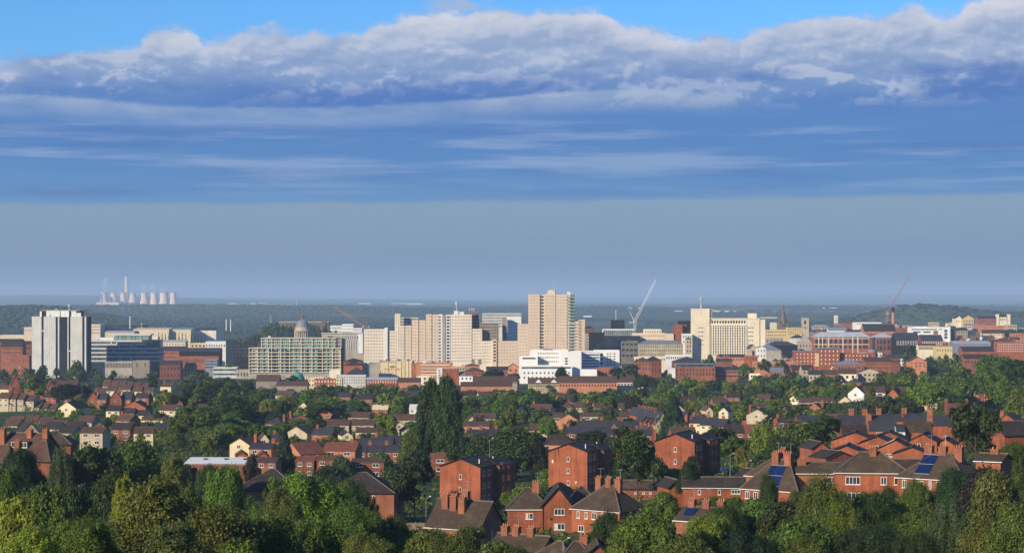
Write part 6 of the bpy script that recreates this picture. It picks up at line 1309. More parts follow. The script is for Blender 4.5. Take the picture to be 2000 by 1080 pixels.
def make_crowns():
    # (shape, clusters, sprays per cluster, spray size) for near, middle and far trees
    for i, (sh, n, per, lf) in enumerate([('lumpy', 210, 330, .0125), ('lumpy', 150, 270, .019), ('round', 260, 380, .0095), ('round', 150, 330, .0165), ('lumpy', 250, 330, .0105)]):
        C, R = crown_centres(sh, n, 10 + i); CR.setdefault('near', []).append(leaves('crown', C, R, per, lf, i))
    C, R = crown_centres('weep', 230, 31); CR['weep'] = [leaves('crown', C, R, 280, .0115, 31, up=.1, ext=(.8, .8, 1.5), droop=.25)]
    C, R = crown_centres('poplar', 330, 41); CR['poplar'] = [leaves('crown', C, R, 170, .017, 41, up=1.1, ext=(.75, .75, 1.0))]
    C, R = crown_centres('cone', 210, 51); CR['cone'] = [leaves('crown', C, R, 150, .02, 51, up=.1)]
    for i, (sh, n, per, lf) in enumerate([('lumpy', 95, 110, .026), ('round', 90, 120, .027), ('round', 110, 95, .025), ('lumpy', 80, 130, .028), ('round', 70, 140, .03), ('lumpy', 110, 95, .026)]):
        C, R = crown_centres(sh, n, 70 + i); CR.setdefault('mid', []).append(leaves('crown', C, R, per, lf, 70 + i))
    for i, (sh, n, per, lf) in enumerate([('lumpy', 34, 30, .065), ('round', 36, 28, .062), ('round', 30, 34, .068)]):
        C, R = crown_centres(sh, n, 90 + i); CR.setdefault('far', []).append(leaves('crown', C, R, per, lf, 90 + i))
    C, R = crown_centres('cone', 40, 97); CR['farcone'] = [leaves('crown', C, R, 26, .06, 97)]
make_crowns()
def trunkmesh(seed, mat='bark'):
    r = random.Random(seed); m = MB(); m.lathe([(.03, 0), (.02, .12), (.016, .3), (.011, .5), (.004, .75)], n=9)
    for k in range(7):
        a = k * .9 + r.random(); z = r.uniform(.22, .5); l = r.uniform(.2, .34)
        p = (0, 0, z); q = (math.cos(a) * l * .55, math.sin(a) * l * .55, z + l * .5); m.bar(p, q, .014, .008); m.bar(q, (math.cos(a) * l, math.sin(a) * l, z + l * .95), .008, .003)
    return mesh('trunk', m.v, m.f, mat)
TR = [trunkmesh(1), trunkmesh(2)]; TRB = [trunkmesh(3, 'bark_birch')]
TINT = {'dark': (.038, .064, .014), 'deep': (.020, .038, .013), 'mid': (.078, .118, .018), 'bright': (.125, .18, .022), 'olive': (.098, .125, .020), 'yellow': (.17, .19, .025),
        'grey': (.066, .098, .036), 'copper': (.04, .034, .02), 'blue': (.028, .062, .022), 'fresh': (.088, .145, .02)}
WORD = {'dark': 'dark green', 'deep': 'near-black green', 'mid': 'mid-green', 'bright': 'bright light green', 'olive': 'olive green', 'yellow': 'yellow-green', 'grey': 'grey-green', 'copper': 'dark copper-leaved', 'blue': 'blue-green', 'fresh': 'fresh green'}
tr_rng = random.Random(11); NT = [0]
def tree(x, yt, w, D, tint='mid', shape=None, name='broadleaf_tree', label=None, group=None, lift=.1, cat='tree'):
    X = px(x, D); W = w / F * D; z0 = gnd(X, D) - .2; H = max(pz(yt, D) - z0, W * .55)
    lod = 'near' if D < 430 else ('mid' if D < 1450 else 'far')
    key = shape if shape in CR else lod
    if shape == 'cone' and D > 1000: key = 'farcone'
    r = tr_rng; me = CR[key][r.randrange(len(CR[key]))]
    c = [v * r.uniform(.85, 1.18) for v in TINT[tint]]; rz = r.uniform(0, 6.28); NT[0] += 1
    WD = WORD[tint]; kind = {'poplar': 'tall narrow poplar', 'cone': 'pointed conifer', 'weep': 'drooping birch'}.get(shape, ('spreading tree' if W > H * 1.1 else 'rounded tree'))
    if D > 1450 or (H * F / D < 26 and name == 'bush'):
        o = obj(name, me, None, (X, D, z0), rz, (W, W, H)); o.color = (*c, 1)
    else:
        o = bpy.data.objects.new(name, None); COL.objects.link(o); o.location = (X, D, z0); o.rotation_euler = (0, 0, rz)
        cz = H * (lift if shape not in ('cone', 'poplar') else .03)
        q = obj('crown', me, o, (0, 0, cz), 0, (W, W, H - cz)); q.color = (*c, 1)
        t = obj('trunk', (TRB if shape == 'weep' else TR)[NT[0] % (1 if shape == 'weep' else 2)], o, (0, 0, 0), 0, (min(W, H) * .8, min(W, H) * .8, H * .8))
    if label: tag(o, label, cat, group)
    else: o['category'] = cat; AUTO.append((o, f'{WD} {kind}' if name != 'bush' else f'low {WD} bush', x, yt + H * F / D * .35, group or 'trees of the green belt'))
    return o
HAND = [
 # left foreground
 (190, 862, 118, 430, 'dark'), (35, 872, 130, 400, 'deep'), (270, 850, 112, 445, 'mid'), (120, 876, 66, 345, 'grey', 'weep'), (25, 948, 120, 175, 'yellow'), (92, 926, 130, 250, 'mid'), (150, 930, 110, 262, 'dark'), (215, 915, 110, 300, 'dark'),
 (338, 885, 96, 370, 'olive'), (300, 930, 230, 205, 'olive'), (236, 924, 70, 240, 'yellow'), (425, 906, 118, 285, 'fresh'), (372, 930, 90, 250, 'mid'), (420, 985, 200, 175, 'olive'), (520, 1000, 170, 180, 'mid'), (150, 1005, 210, 150, 'olive'), (60, 1020, 160, 140, 'yellow'),
 (608, 918, 190, 250, 'bright'), (560, 950, 110, 235, 'mid'), (690, 975, 140, 225, 'mid'), (640, 1010, 180, 190, 'olive'), (760, 1000, 120, 230, 'fresh'), (830, 1022, 160, 215, 'mid'), (900, 1028, 150, 210, 'olive'), (965, 1042, 110, 205, 'mid'), (330, 1020, 200, 150, 'olive'), (1020, 1068, 90, 215, 'dark'),
 (470, 1040, 150, 150, 'mid'), (730, 1040, 150, 180, 'olive'), (0, 905, 90, 320, 'mid'), (690, 930, 90, 330, 'dark'),
 # centre
 (810, 878, 118, 438, 'deep'), (765, 900, 70, 455, 'dark'), (555, 838, 62, 575, 'blue', 'cone'), (492, 885, 42, 520, 'copper'), (1008, 833, 130, 575, 'dark'), (948, 845, 100, 580, 'dark'), (1050, 862, 60, 560, 'deep'), (1245, 833, 116, 455, 'dark'), (378, 908, 70, 430, 'deep'), (445, 906, 70, 425, 'mid'), (500, 968, 80, 330, 'mid'), (560, 985, 80, 320, 'dark'), (728, 978, 70, 330, 'mid'), (650, 925, 80, 380, 'dark'), (1640, 952, 60, 310, 'mid'), (1686, 950, 64, 312, 'fresh'), (1738, 948, 66, 310, 'dark'), (1390, 966, 60, 375, 'fresh'), (1432, 968, 60, 372, 'mid'), (1462, 972, 50, 350, 'dark'), (1560, 955, 60, 330, 'mid'), (1800, 962, 50, 310, 'mid'), (1218, 1012, 60, 330, 'dark'), (855, 1030, 70, 320, 'mid'), (905, 1040, 70, 300, 'fresh'), (1100, 1046, 60, 330, 'fresh'), (1060, 1042, 60, 335, 'fresh'), (1150, 1040, 60, 325, 'mid'), (1314, 768, 62, 800, 'blue', 'cone'), (1150, 838, 72, 630, 'deep'),
 (838, 747, 76, 640, 'dark', 'poplar'), (874, 743, 80, 634, 'dark', 'poplar'), (400, 905, 60, 420, 'dark'), (350, 903, 60, 430, 'mid'), (805, 835, 60, 610, 'fresh'), (900, 868, 70, 600, 'dark'), (1028, 944, 84, 430, 'fresh'), (995, 958, 60, 440, 'mid'), (667, 885, 52, 540, 'grey'), (640, 905, 90, 500, 'deep'), (755, 806, 52, 760, 'bright'),
 (1294, 953, 78, 365, 'fresh'), (1345, 898, 66, 420, 'dark'), (1352, 884, 50, 430, 'copper'), (1405, 830, 82, 560, 'dark'), (1440, 850, 70, 555, 'mid'), (1448, 870, 36, 500, 'yellow'), (1492, 826, 66, 540, 'yellow'), (1553, 818, 110, 520, 'olive'), (1612, 806, 90, 570, 'dark'), (1525, 850, 80, 505, 'dark'),
 # right foreground
 (1262, 992, 150, 235, 'fresh'), (1375, 1000, 150, 245, 'bright'), (1475, 962, 150, 285, 'mid'), (1415, 980, 110, 280, 'dark'), (1530, 965, 130, 280, 'dark'), (1600, 930, 110, 265, 'olive', 'weep'), (1560, 1000, 150, 230, 'mid'), (1640, 985, 130, 240, 'olive', 'weep'), (1700, 955, 150, 270, 'dark'), (1765, 965, 110, 275, 'olive'),
 (1185, 995, 70, 300, 'dark'), (1700, 1020, 150, 215, 'blue'), (1800, 990, 120, 245, 'mid'), (1862, 905, 90, 300, 'blue'), (1935, 895, 150, 268, 'copper'), (1945, 900, 140, 262, 'olive'), (1855, 985, 110, 225, 'grey', 'weep'), (1905, 782, 112, 445, 'dark'), (1980, 858, 90, 360, 'mid'), (1985, 980, 120, 210, 'olive'), (1920, 1010, 110, 215, 'olive'), (1790, 1035, 110, 205, 'dark'),
 (1470, 1035, 130, 200, 'deep'), (1220, 1040, 120, 200, 'olive'), (1340, 1045, 130, 195, 'olive'), (1590, 1045, 120, 190, 'olive'), (1505, 925, 60, 330, 'dark'), (1790, 930, 70, 300, 'mid'),
 # right middle
 (1815, 742, 96, 860, 'bright'), (1878, 735, 70, 850, 'mid'), (1945, 690, 90, 1050, 'mid'), (1985, 700, 80, 1000, 'dark'), (1965, 740, 80, 850, 'fresh'), (1992, 755, 70, 700, 'olive'), (1925, 720, 60, 900, 'fresh'), (1700, 752, 60, 830, 'mid', 'cone'), (1720, 768, 80, 800, 'grey'), (1680, 775, 60, 760, 'grey'), (1765, 770, 70, 800, 'dark'),
 (1770, 782, 90, 760, 'dark'), (1830, 790, 80, 720, 'olive'), (1776, 671, 42, 1850, 'dark'), (1684, 704, 34, 1600, 'deep'), (1640, 706, 26, 1600, 'dark'), (1455, 708, 42, 1600, 'mid'), (1495, 700, 40, 1700, 'mid'), (1525, 700, 38, 1700, 'mid'), (1386, 690, 30, 1750, 'mid'), (1845, 690, 40, 1600, 'mid'), (1818, 694, 30, 1600, 'dark'), (1870, 690, 36, 1500, 'fresh'),
 # centre belt marked trees
 (640, 776, 62, 1000, 'bright'), (1070, 808, 40, 760, 'fresh'), (990, 790, 46, 800, 'fresh'), (760, 806, 46, 780, 'bright'), (1188, 792, 46, 830, 'grey'), (1238, 770, 44, 950, 'copper'), (400, 790, 130, 760, 'fresh'), (345, 808, 80, 740, 'mid'), (450, 770, 100, 860, 'dark'), (325, 764, 54, 980, 'bright'), (1098, 716, 36, 1420, 'deep'), (1206, 716, 40, 1500, 'deep'), (1232, 710, 46, 1480, 'dark'), (1262, 732, 60, 1300, 'dark'),
 (574, 732, 38, 1500, 'mid'), (75, 736, 60, 1120, 'fresh'), (130, 748, 70, 1060, 'deep'), (160, 750, 60, 1080, 'deep'), (150, 702, 30, 1650, 'olive'), (960, 720, 60, 1400, 'deep'), (1005, 728, 30, 1400, 'dark'), (700, 778, 60, 980, 'fresh'), (620, 795, 90, 900, 'dark'), (480, 800, 70, 880, 'olive'), (590, 815, 70, 820, 'fresh'), (650, 830, 60, 790, 'olive'), (545, 805, 60, 860, 'dark'),
]
for t in HAND: tree(*t, group='foreground trees' if t[3] < 460 else 'trees of the green belt')
WAIT = []
def fill(n, x0, x1, y0, y1, wr, tints, seed, hr=(7, 12), name='broadleaf_tree', group=None):
    """Trees stood on the terrain so that their tops fall within the given band of the view."""
    r = random.Random(seed); k = 0; tries = 0
    Dg = np.linspace(440, 3400, 900)
    while k < n and tries < n * 30:
        tries += 1; x = r.uniform(x0, x1); yt = r.uniform(y0, y1); h = r.uniform(*hr)
        rows = HY + (CH - (gz((x - 1000) / F * Dg, Dg) + h)) * F / Dg
        i = int(np.argmin(np.abs(rows - yt))); D = float(Dg[i])
        if abs(rows[i] - yt) > 3 or D < 430: continue
        w = r.uniform(*wr) * F / D; yb = yt + h * F / D
        if any(x + w * .45 > a and x - w * .45 < c and yt < d and yb > b + 2 and D < DD for a, b, c, d, DD in PROT): continue
        WAIT.append((w * h * F / D, (x, yt, w, D, r.choice(tints)), group)); k += 1
    return k

def plant(limit):
    """The largest waiting trees become trees of their own; past the limit the rest are merged as one wood."""
    WAIT.sort(key=lambda q: -q[0])
    for a, t, g in WAIT[:limit]: tree(*t, group=g)
    Vs, Cs = [], []; r = random.Random(77)
    src = []
    for me in CR['far']:
        v = np.empty(len(me.vertices) * 3); me.vertices.foreach_get('co', v); src.append(v.reshape(-1, 3))
    for a, (x, yt, w, D, tint), g in WAIT[limit:]:
        X = px(x, D); W = w / F * D; z0 = gnd(X, D); H = max(pz(yt, D) - z0, W * .55); v = src[r.randrange(3)]; t = r.uniform(0, 6.28); c, s = math.cos(t), math.sin(t)
        Vs.append(np.stack([(v[:, 0] * c - v[:, 1] * s) * W + X, (v[:, 0] * s + v[:, 1] * c) * W + D, v[:, 2] * H + z0], 1))
        Cs.append(np.tile([*(q * r.uniform(.85, 1.18) for q in TINT[tint]), 1.0], (len(v), 1)))
    V = np.concatenate(Vs); Cc = np.concatenate(Cs); n = len(V) // 4
    me = bpy.data.meshes.new('woodland'); me.vertices.add(len(V)); me.vertices.foreach_set('co', V.ravel()); me.loops.add(n * 4); me.loops.foreach_set('vertex_index', np.arange(n * 4, dtype=np.int32))
    me.polygons.add(n); me.polygons.foreach_set('loop_start', np.arange(0, n * 4, 4, dtype=np.int32)); me.polygons.foreach_set('loop_total', np.full(n, 4, dtype=np.int32)); me.materials.append(MATS['foliage_mixed'])
    at = me.color_attributes.new('tint', 'FLOAT_COLOR', 'POINT'); at.data.foreach_set('color', Cc.ravel()); me.update(calc_edges=True)
    o = obj('woodland', me); o['kind'] = 'stuff'; tag(o, 'smaller trees massed between the houses and along the foot of the town', 'woodland')

# ---------------------------------------------------------------- the green belt and town trees
DK = ['dark', 'dark', 'mid', 'deep', 'olive', 'mid', 'blue']; MX = ['yellow', 'bright', 'fresh', 'mid', 'mid', 'dark', 'fresh', 'olive', 'dark', 'grey', 'bright', 'blue']
def housefill(n, x0, x1, y0, y1, seed, pal, Dm=(520, 1300)):
    r = random.Random(seed); Dg = np.linspace(*Dm, 500); k = tries = 0; rows_ = []
    while k < n and tries < n * 80:
        tries += 1; x = r.uniform(x0, x1); yt = r.uniform(y0, y1); h = 5.1
        rows = HY + (CH - (gz((x - 1000) / F * Dg, Dg) + h)) * F / Dg; i = int(np.argmin(np.abs(rows - yt))); D = float(Dg[i])
        if abs(rows[i] - yt) > 2: continue
        W = r.uniform(6, 10); w = W * F / D; hp = 3.2 * F / D
        if any(x + w / 2 > a and x - w / 2 < c and yt - hp < d and yt + 6 > b and abs(D - DD) < 200 for a, b, c, d, DD in PROT): continue
        wall, rf, wn = r.choice(pal); kd = r.choice(['gx', 'gx', 'gx', 'gy', 'hip'])
        small([(x, yt, yt - hp * .8, D, W, 8, r.uniform(-24, 12), kd, wall, rf, (r.choice([-.8, .8]),) if r.random() < .6 else (), wn + {'gx': '', 'gy': ' with gable front', 'hip': ' with hipped roof'}[kd])], 'scattered small houses'); k += 1
HP = [('brick', 'tile_brown', 'brown-roofed brick house'), ('stone', 'tile_brown', 'brown-roofed stone-coloured house'), ('brick_bright', 'slate', 'slate-roofed red brick house'), ('render_cream', 'tile_brown', 'brown-roofed cream house'), ('brick', 'tile_dark', 'dark-roofed brick house')]
housefill(14, 0, 330, 742, 850, 41, HP); housefill(12, 480, 1010, 795, 880, 42, HP); housefill(12, 1040, 1340, 795, 860, 43, HP); housefill(10, 1340, 1680, 775, 840, 44, HP); housefill(4, 340, 700, 770, 800, 45, HP); housefill(5, 1650, 2000, 745, 800, 46, HP); housefill(5, 560, 1250, 762, 785, 47, HP)
fill(30, 0, 460, 700, 722, (7, 12), DK, 1, (8, 12)); fill(70, 290, 560, 720, 770, (8, 13), DK, 2)
fill(110, 560, 1010, 748, 792, (9, 14), MX, 3); fill(30, 430, 640, 765, 830, (9, 14), MX, 4); fill(16, 320, 480, 790, 840, (8, 12), MX, 14, (8, 10))
fill(90, 850, 1340, 755, 800, (9, 14), MX, 5); fill(110, 1280, 1700, 728, 790, (9, 14), MX, 6); fill(34, 1180, 1440, 706, 740, (7, 11), DK, 7)
fill(60, 1690, 2000, 700, 775, (8, 13), MX, 8); fill(30, 1540, 2000, 700, 728, (7, 10), DK, 9); fill(80, 1350, 1680, 770, 806, (7, 11), MX, 10, (5, 9)); fill(16, 0, 200, 720, 745, (7, 11), DK, 12)
fill(40, 860, 1250, 785, 820, (7, 10), MX, 13, (6, 9)); fill(20, 1500, 1760, 780, 815, (7, 10), MX, 15, (6, 8))
fill(40, 1140, 2000, 655, 712, (5, 8), DK, 16, (6, 9)); fill(26, 180, 640, 680, 735, (5, 8), DK, 17, (6, 9)); fill(14, 0, 170, 705, 722, (6, 9), DK, 27, (7, 10))
fill(90, 560, 1010, 782, 890, (6, 11), MX, 18, (5, 9)); fill(70, 0, 330, 742, 850, (3.5, 7), MX, 19, (4, 7.5)); fill(60, 1040, 1350, 785, 930, (6, 10), MX, 20, (5, 8)); fill(10, 600, 1010, 735, 752, (6, 9), DK, 28, (6, 8))
plant(170)
# poplars in a row, castle rock trees
for i in range(14):
    x = 310 + i * 6.6 + (i > 8) * 4
    tree(x, 648 + (i % 3) * 1.5, 6.2, 2900, 'deep', 'cone', 'poplar_tree', group='row of dark poplars behind the blue glass office')
for x, y, w in ((516, 636, 20), (527, 631, 22), (538, 629, 24), (551, 634, 24), (563, 637, 26), (520, 646, 26), (545, 646, 30), (560, 650, 26), (606, 630, 14), (613, 636, 18), (503, 650, 20), (493, 655, 22), (480, 656, 22), (466, 657, 24), (534, 655, 30), (622, 634, 14), (635, 633, 14), (645, 642, 16), (655, 643, 16)):
    tree(x, y, w, 2780 if y > 640 else 2830, 'dark' if x % 2 else 'mid', group='trees on the castle rock')
# undergrowth filling the ground among the trees, far too many stems to count
def scatter(name, label, n, Dr, keep, size, seed, tint, cat='woodland', blob=False, hr=(.5, .9)):
    g = np.random.default_rng(seed)
    P_ = []; tries = 0
    while sum(len(a) for a in P_) < n and tries < 60:
        tries += 1; D = g.uniform(*Dr, 4000) if not blob else np.exp(g.uniform(math.log(Dr[0]), math.log(Dr[1]), 4000)); x = g.uniform(-260, 2260, 4000); X = (x - 1000) / F * D
        k = keep(X, D, x, g); P_.append(np.stack([X, D], 1)[k])
    P_ = np.concatenate(P_)[:n]; X, D = P_[:, 0], P_[:, 1]; z = gz(X, D)
    s = size(D) * g.uniform(.5, 1.0, len(X)) ** (1 if not blob else 1.6) * (1 if not blob else 1.5)
    if blob:   # small lumpy crowns merged in one mesh
        t = (1 + 5 ** .5) / 2; iv = np.array([(-1, t, 0), (1, t, 0), (-1, -t, 0), (1, -t, 0), (0, -1, t), (0, 1, t), (0, -1, -t), (0, 1, -t), (t, 0, -1), (t, 0, 1), (-t, 0, -1), (-t, 0, 1)]) / 1.9
        fi = np.array([(0, 11, 5), (0, 5, 1), (0, 1, 7), (0, 7, 10), (0, 10, 11), (1, 5, 9), (5, 11, 4), (11, 10, 2), (10, 7, 6), (7, 1, 8), (3, 9, 4), (3, 4, 2), (3, 2, 6), (3, 6, 8), (3, 8, 9), (4, 9, 5), (2, 4, 11), (6, 2, 10), (8, 6, 7), (9, 8, 1)])
        V = iv[None] * g.uniform(.7, 1.25, (len(X), 12, 1)) * s[:, None, None] * np.array([.7, .6, .26]); V += np.stack([X, D, z + s * g.uniform(.05, .3, len(X))], 1)[:, None]
        Fc = (fi[None] + (np.arange(len(X)) * 12)[:, None, None]).reshape(-1, 3); V = V.reshape(-1, 3)
        me = bpy.data.meshes.new(name); me.vertices.add(len(V)); me.vertices.foreach_set('co', V.ravel()); me.loops.add(len(Fc) * 3); me.loops.foreach_set('vertex_index', Fc.ravel().astype(np.int32))
        me.polygons.add(len(Fc)); me.polygons.foreach_set('loop_start', np.arange(0, len(Fc) * 3, 3, dtype=np.int32)); me.polygons.foreach_set('loop_total', np.full(len(Fc), 3, dtype=np.int32))
        me.materials.append(MATS['woods']); me.update(calc_edges=True)
    else:
        me = leaves(name, np.stack([X, D, z + s * .35], 1), s * .5, 26, .45, seed, ext=(1, 1, .8))
    o = obj(name, me); o['kind'] = 'stuff'; tag(o, label, cat); o.color = (*TINT[tint], 1); return o
def nz(X, D, s):
    return np.sin(X / s + 1.3 * np.sin(D / (s * 2.3))) * np.cos(D / (s * 2.1) + np.sin(X / (s * .7))) + .5 * np.sin(X / (s * .31) + D / (s * .8))
def off_prot(X, D, x):
    """keep undergrowth out of the footprints of buildings"""
    k = np.ones(len(X), bool); rw = HY + (CH - gz(X, D) - 2) * F / D
    for a, b, c, d, DD in PROT: k &= ~((x > a - 3) & (x < c + 3) & (D < DD + 12) & (rw < d + 2))
    return k
scatter('undergrowth', 'shrubs and garden greenery filling the gaps between the nearer trees and houses', 8000, (170, 1150), lambda X, D, x, g: off_prot(X, D, x) & (g.random(len(X)) < .9), lambda D: 2.2 + D * .0022, 5, 'mid', 'undergrowth')
scatter('garden_greenery', 'low dark shrubs and hedges at the foot of the town buildings', 3500, (1150, 2400), lambda X, D, x, g: off_prot(X, D, x) & (nz(X, D, 60) > -.2), lambda D: 4.5 + D * .0008, 6, 'dark', 'hedge greenery')
hill = lambda X, D: np.maximum.reduce([a * np.exp(-.5 * (((X - bx) / sx) ** 2 + ((D - bd) / sd) ** 2)) for bx, bd, sx, sd, a in BUMPS if a > 30])
scatter('valley_woods', 'dark mixed woods and hedgerows covering the plain behind the city', 25000, (2600, 15000), lambda X, D, x, g: (nz(X, D, 700) + .5 * nz(X, D, 190) > .1 - .7 * (D < 4200)) | (hill(X, D) > 22), lambda D: 3 + D * .0011, 7, 'deep', 'woods', True)
scatter('hill_woods', 'dense tree cover on the rounded hills at the left and right of the plain', 11000, (4500, 10500), lambda X, D, x, g: (hill(X, D) > 7) & (nz(X, D, 330) > -.2), lambda D: 4 + D * .0009, 8, 'dark', 'woods', True)
# ---------------------------------------------------------------- smaller town buildings between the landmarks
def townfill(n, x0, x1, y0, y1, seed, hr=(8, 13), wr=(9, 26), pal=None, Dm=(1500, 3400)):
    r = random.Random(seed); Dg = np.linspace(Dm[0], Dm[1], 500); k = tries = 0; used = []
    while k < n and tries < n * 60:
        tries += 1; x = r.uniform(x0, x1); yt = r.uniform(y0, y1); h = r.uniform(*hr)
        rows = HY + (CH - (gz((x - 1000) / F * Dg, Dg) + h)) * F / Dg; i = int(np.argmin(np.abs(rows - yt))); D = float(Dg[i])
        if abs(rows[i] - yt) > 2: continue
        w = r.uniform(*wr) * F / D; yb = yt + h * F / D * .7
        if any(x + w / 2 > a and x - w / 2 < c and yt - 2 < d and yb > b and D < DD + 30 for a, b, c, d, DD in PROT): continue
        if any(abs(x - a) < (w + ww) / 2 + 1 and abs(D - dd) < 40 for a, ww, dd in used): continue
        used.append((x, w, D)); k += 1
        wall, wn = r.choice(pal or [('cream', 'cream'), ('white', 'white'), ('brick', 'orange brick'), ('brick_pale', 'tan brick'), ('concrete', 'grey'), ('stone', 'buff stone'), ('brick_dark', 'dark brick'), ('brick', 'orange brick'), ('white_clean', 'bright white')])
        rf, rn = r.choice([('gx', 'ridged roof'), ('gx', 'ridged roof'), ('flat', 'flat roof'), ('hip', 'hipped roof'), ('gy', 'gable front'), ('flat', 'flat roof')]); rm = r.choice(['tile_dark', 'tile_brown', 'slate', 'lead'])
        b = Bld('town_building', '', 'building', x - w / 2, x + w / 2, yt, D, r.uniform(9, 16), None if rf != 'flat' else wall, r.uniform(-9, 9), 'smaller town buildings', roof='felt')
        if rf != 'flat': pitched(b, rf, -b.W / 2, b.W / 2, 0, b.dep, b.H, r.uniform(2, 4), wall, rm, .25)
        elif r.random() < .6: roofbits(b, 2, k + seed)
        nx = max(3, int(b.W / 3)); ny = max(1, int(h / 3.2)); b.grid(x - w / 2 + .5, x + w / 2 - .5, yt + .5, yt + h * F / D, nx, ny, .42, .45)
        if rf in ('gx', 'hip') and r.random() < .6:
            for f in (-.7, .6): pbox('chimney', b.root, f * b.W / 2 - .5, f * b.W / 2 + .5, b.dep / 2 - .4, b.dep / 2 + .4, b.H, b.H + 4.5, 'brick')
        AUTO.append((b.root, f'{wn} town building with {rn}', x, yt, 'smaller town buildings'))
        PROT.append((x - w / 2, yt, x + w / 2, yt + min(6, h * F / D * .5), D))
townfill(70, 1496, 2000, 612, 668, 1, Dm=(1900, 3500)); townfill(24, 1500, 2000, 662, 700, 2, pal=[('brick', 'orange brick'), ('cream', 'cream'), ('stone', 'buff stone'), ('white', 'white'), ('concrete', 'grey')]); townfill(14, 1143, 1350, 636, 690, 3); townfill(18, 1200, 1560, 690, 722, 4, (6, 9), (8, 18))
townfill(12, 300, 486, 664, 725, 5, (6, 10), (8, 18)); townfill(10, 600, 715, 655, 735, 6, (6, 11), (8, 18)); townfill(12, 700, 1010, 712, 742, 7, (6, 9), (8, 16)); townfill(10, 0, 320, 668, 722, 8, (6, 9), (8, 18), [('brick', 'orange brick'), ('brick_dark', 'dark brick')])
townfill(12, 1290, 1700, 712, 735, 9, (6, 8), (8, 16), [('brick', 'orange brick'), ('stone', 'buff stone'), ('cream', 'cream'), ('concrete', 'grey')], (1300, 1700)); townfill(12, 1700, 2000, 690, 712, 10, (6, 8), (8, 16), [('brick', 'orange brick'), ('brick_pale', 'tan brick')], (1300, 1900))
# a parked car glimpsed among the trees
def car(x, y, D, lab):
    Dg = np.linspace(420, 900, 400); D = float(Dg[int(np.argmin(np.abs(HY + (CH - gz((x - 1000) / F * Dg, Dg)) * F / Dg - y)))])
    X = px(x, D); o = thing('parked_car', lab, 'car', X, D, gnd(X, D) + .02, rad(12))
    m = MB(); P_ = [(-2.1, .45), (-2.0, .85), (-1.2, .95), (-.6, 1.4), (.7, 1.42), (1.3, .98), (2.05, .85), (2.1, .4)]
    n = len(P_); m.add([(a, -.85, z) for a, z in P_] + [(a, .85, z) for a, z in P_], [tuple(range(n)), tuple(reversed(range(n, 2 * n)))] + [(i + n, (i + 1) % n + n, (i + 1) % n, i) for i in range(n)]); m.build('body', 'car_paint', o)
    for sx in (-1.3, 1.3):
        for sy in (-.86, .7):
            w_ = obj('wheel', mesh('wheel', *(lambda q: (q.v, q.f))(MB().lathe([(.33, 0), (.33, .17)], n=14)), 'rubber'), o, (sx, sy, .33)); w_.rotation_euler = (rad(-90), 0, 0)
    pbox('side_window', o, -.9, .9, -.87, -.84, .98, 1.3, 'glass'); pbox('side_window', o, -.9, .9, .84, .87, .98, 1.3, 'glass')
car(1413, 925, 455, 'dark blue car parked under the trees right of the rightmost brick flats')

# ---------------------------------------------------------------- put the repeated windows in, then name what was placed in loops
for b in BLDS: b.finish()
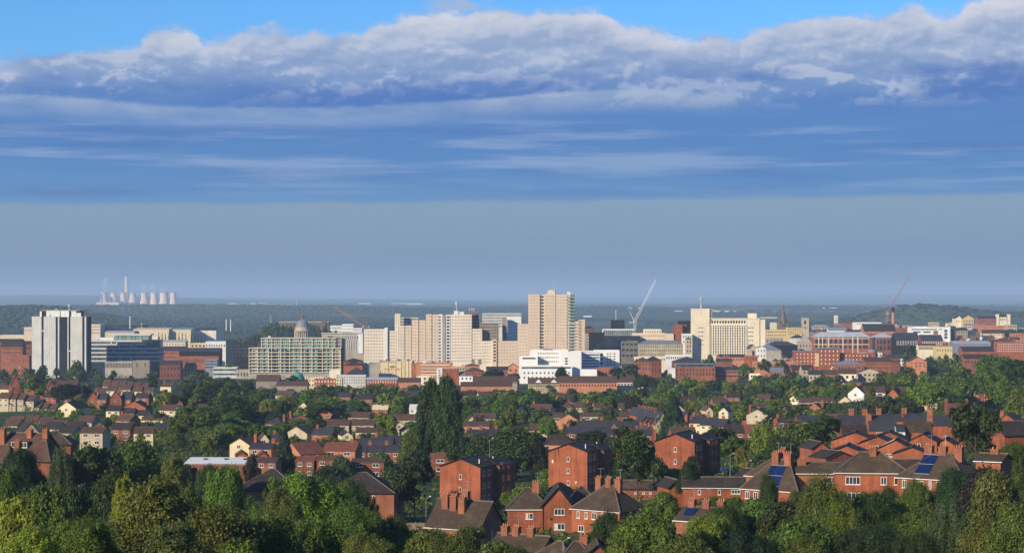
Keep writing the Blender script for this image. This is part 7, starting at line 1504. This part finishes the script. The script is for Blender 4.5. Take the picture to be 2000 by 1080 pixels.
# what a label can point from: things anybody can find, and where they stand in the view
LAND = [(115, 665, 'the white slab tower'), (240, 690, 'the blue glass office'), (390, 705, 'the glass topped mill'), (580, 700, 'the grid-fronted flats'), (588, 635, 'the lead dome'), (345, 655, 'the poplar row'), (790, 670, 'the long slab flats'), (915, 670, 'the cream stepping flats'), (1078, 640, 'the pink-banded tower'),
        (770, 722, 'the shopping centre lettering'), (1080, 715, 'the stepped white offices'), (1190, 710, 'the narrow white end wall'), (1240, 600, 'the white crane'), (1285, 685, 'the curved cream office'), (1325, 650, 'the plain red tower'), (1420, 660, 'the cream fin office'), (1530, 615, 'the church spire'), (1572, 635, 'the square church tower'),
        (1645, 670, 'the arcaded brick building'), (1620, 700, 'the orange brick flats'), (1720, 640, 'the black hall roof'), (1750, 570, 'the red crane'), (1820, 648, 'the white and green office'), (1890, 620, 'the cream skyline gables'), (1960, 620, 'the twin-towered church'), (1970, 678, 'the white-edged brick flats'), (1935, 642, 'the brown stone range'),
        (1795, 715, 'the wide-eaved brick house'), (1710, 765, 'the white gabled houses'), (1590, 780, 'the tan-roofed houses'), (1470, 838, 'the red-roofed house'), (1380, 820, 'the white-fronted terrace'), (1335, 880, 'the rightmost tall flats'), (1120, 905, 'the middle tall flats'), (920, 940, 'the leftmost tall flats'), (1090, 990, 'the tall front gable'),
        (1195, 975, 'the three-chimney hipped house'), (880, 1000, 'the clustered chimneys'), (855, 800, 'the tall poplars'), (1105, 815, 'the tan gabled hall'), (1278, 810, 'the tight chimneyed row'), (1190, 835, 'the slate-roofed terraces'), (730, 885, 'the orange terrace'), (625, 875, 'the steep red-roofed hall'), (555, 870, 'the blue-green conifer'), (470, 872, 'the cream brown-roofed house'),
        (420, 900, 'the white-roofed hall'), (520, 940, 'the dark brick shed'), (300, 930, 'the pale leading treetop'), (245, 805, 'the bright cream terrace'), (130, 795, 'the wide cream gable'), (245, 748, 'the stepped brown roofs'), (50, 790, 'the packed stepped rows'), (40, 860, 'the white dormered house'), (30, 960, 'the lower left corner'), (150, 1030, 'the bottom edge, far left'),
        (400, 1030, 'the bottom edge, left'), (700, 1040, 'the bottom edge, left of middle'), (1400, 1040, 'the bottom edge, right of middle'), (1650, 1040, 'the bottom edge, right'), (1900, 1040, 'the bottom edge, far right'), (1525, 930, 'the leftmost solar panels'), (1700, 905, 'the pyramid roof'), (1835, 915, 'the rightmost solar panels'), (1720, 860, 'the modern brick cluster'),
        (1750, 820, 'the slate terrace'), (1870, 795, 'the red tiled house'), (1965, 830, 'the large pale gable'), (640, 748, 'the orange and cream flats'), (965, 742, 'the dark-roofed school'), (1150, 745, 'the brown-roofed long building'), (1350, 725, 'the grey glazed flats'), (1500, 715, 'the long plain brick range'), (735, 795, 'the sunlit hut'), (592, 790, 'the pointed-roof hut'), (440, 760, 'the treetops left of centre'), (1450, 760, 'the green belt right of centre')]
ORD = ['', 'first', 'second', 'third', 'fourth', 'fifth', 'sixth', 'seventh', 'eighth', 'ninth', 'tenth', 'eleventh', 'twelfth', 'thirteenth', 'fourteenth', 'fifteenth', 'sixteenth']
grp = {}
for o, desc, x, y, g in AUTO:
    lx, ly, ln = min(LAND, key=lambda l: (l[0] - x) ** 2 + ((l[1] - y) * 1.6) ** 2)
    dx, dy = x - lx, (y - ly) * 1.6
    rel = 'at' if abs(dx) < 14 and abs(dy) < 12 else (('left of' if dx < 0 else 'right of') if abs(dx) > abs(dy) else ('above' if dy < 0 else 'below'))
    if 'edge' in ln or 'corner' in ln: rel = 'near'
    grp.setdefault((desc, rel, ln), []).append((x, o, g))
for (desc, rel, ln), L_ in grp.items():
    L_.sort(key=lambda q: q[0])
    for i, (x, o, g) in enumerate(L_):
        n = len(L_)
        pre = '' if n == 1 else ('left-hand ' if i == 0 and n == 2 else 'right-hand ' if n == 2 else 'leftmost ' if i == 0 else 'rightmost ' if i == n - 1 else ORD[min(i + 1, 16)] + ' from left, ')
        o['label'] = f'{pre}{desc} {rel} {ln}'
        if g: o['group'] = g
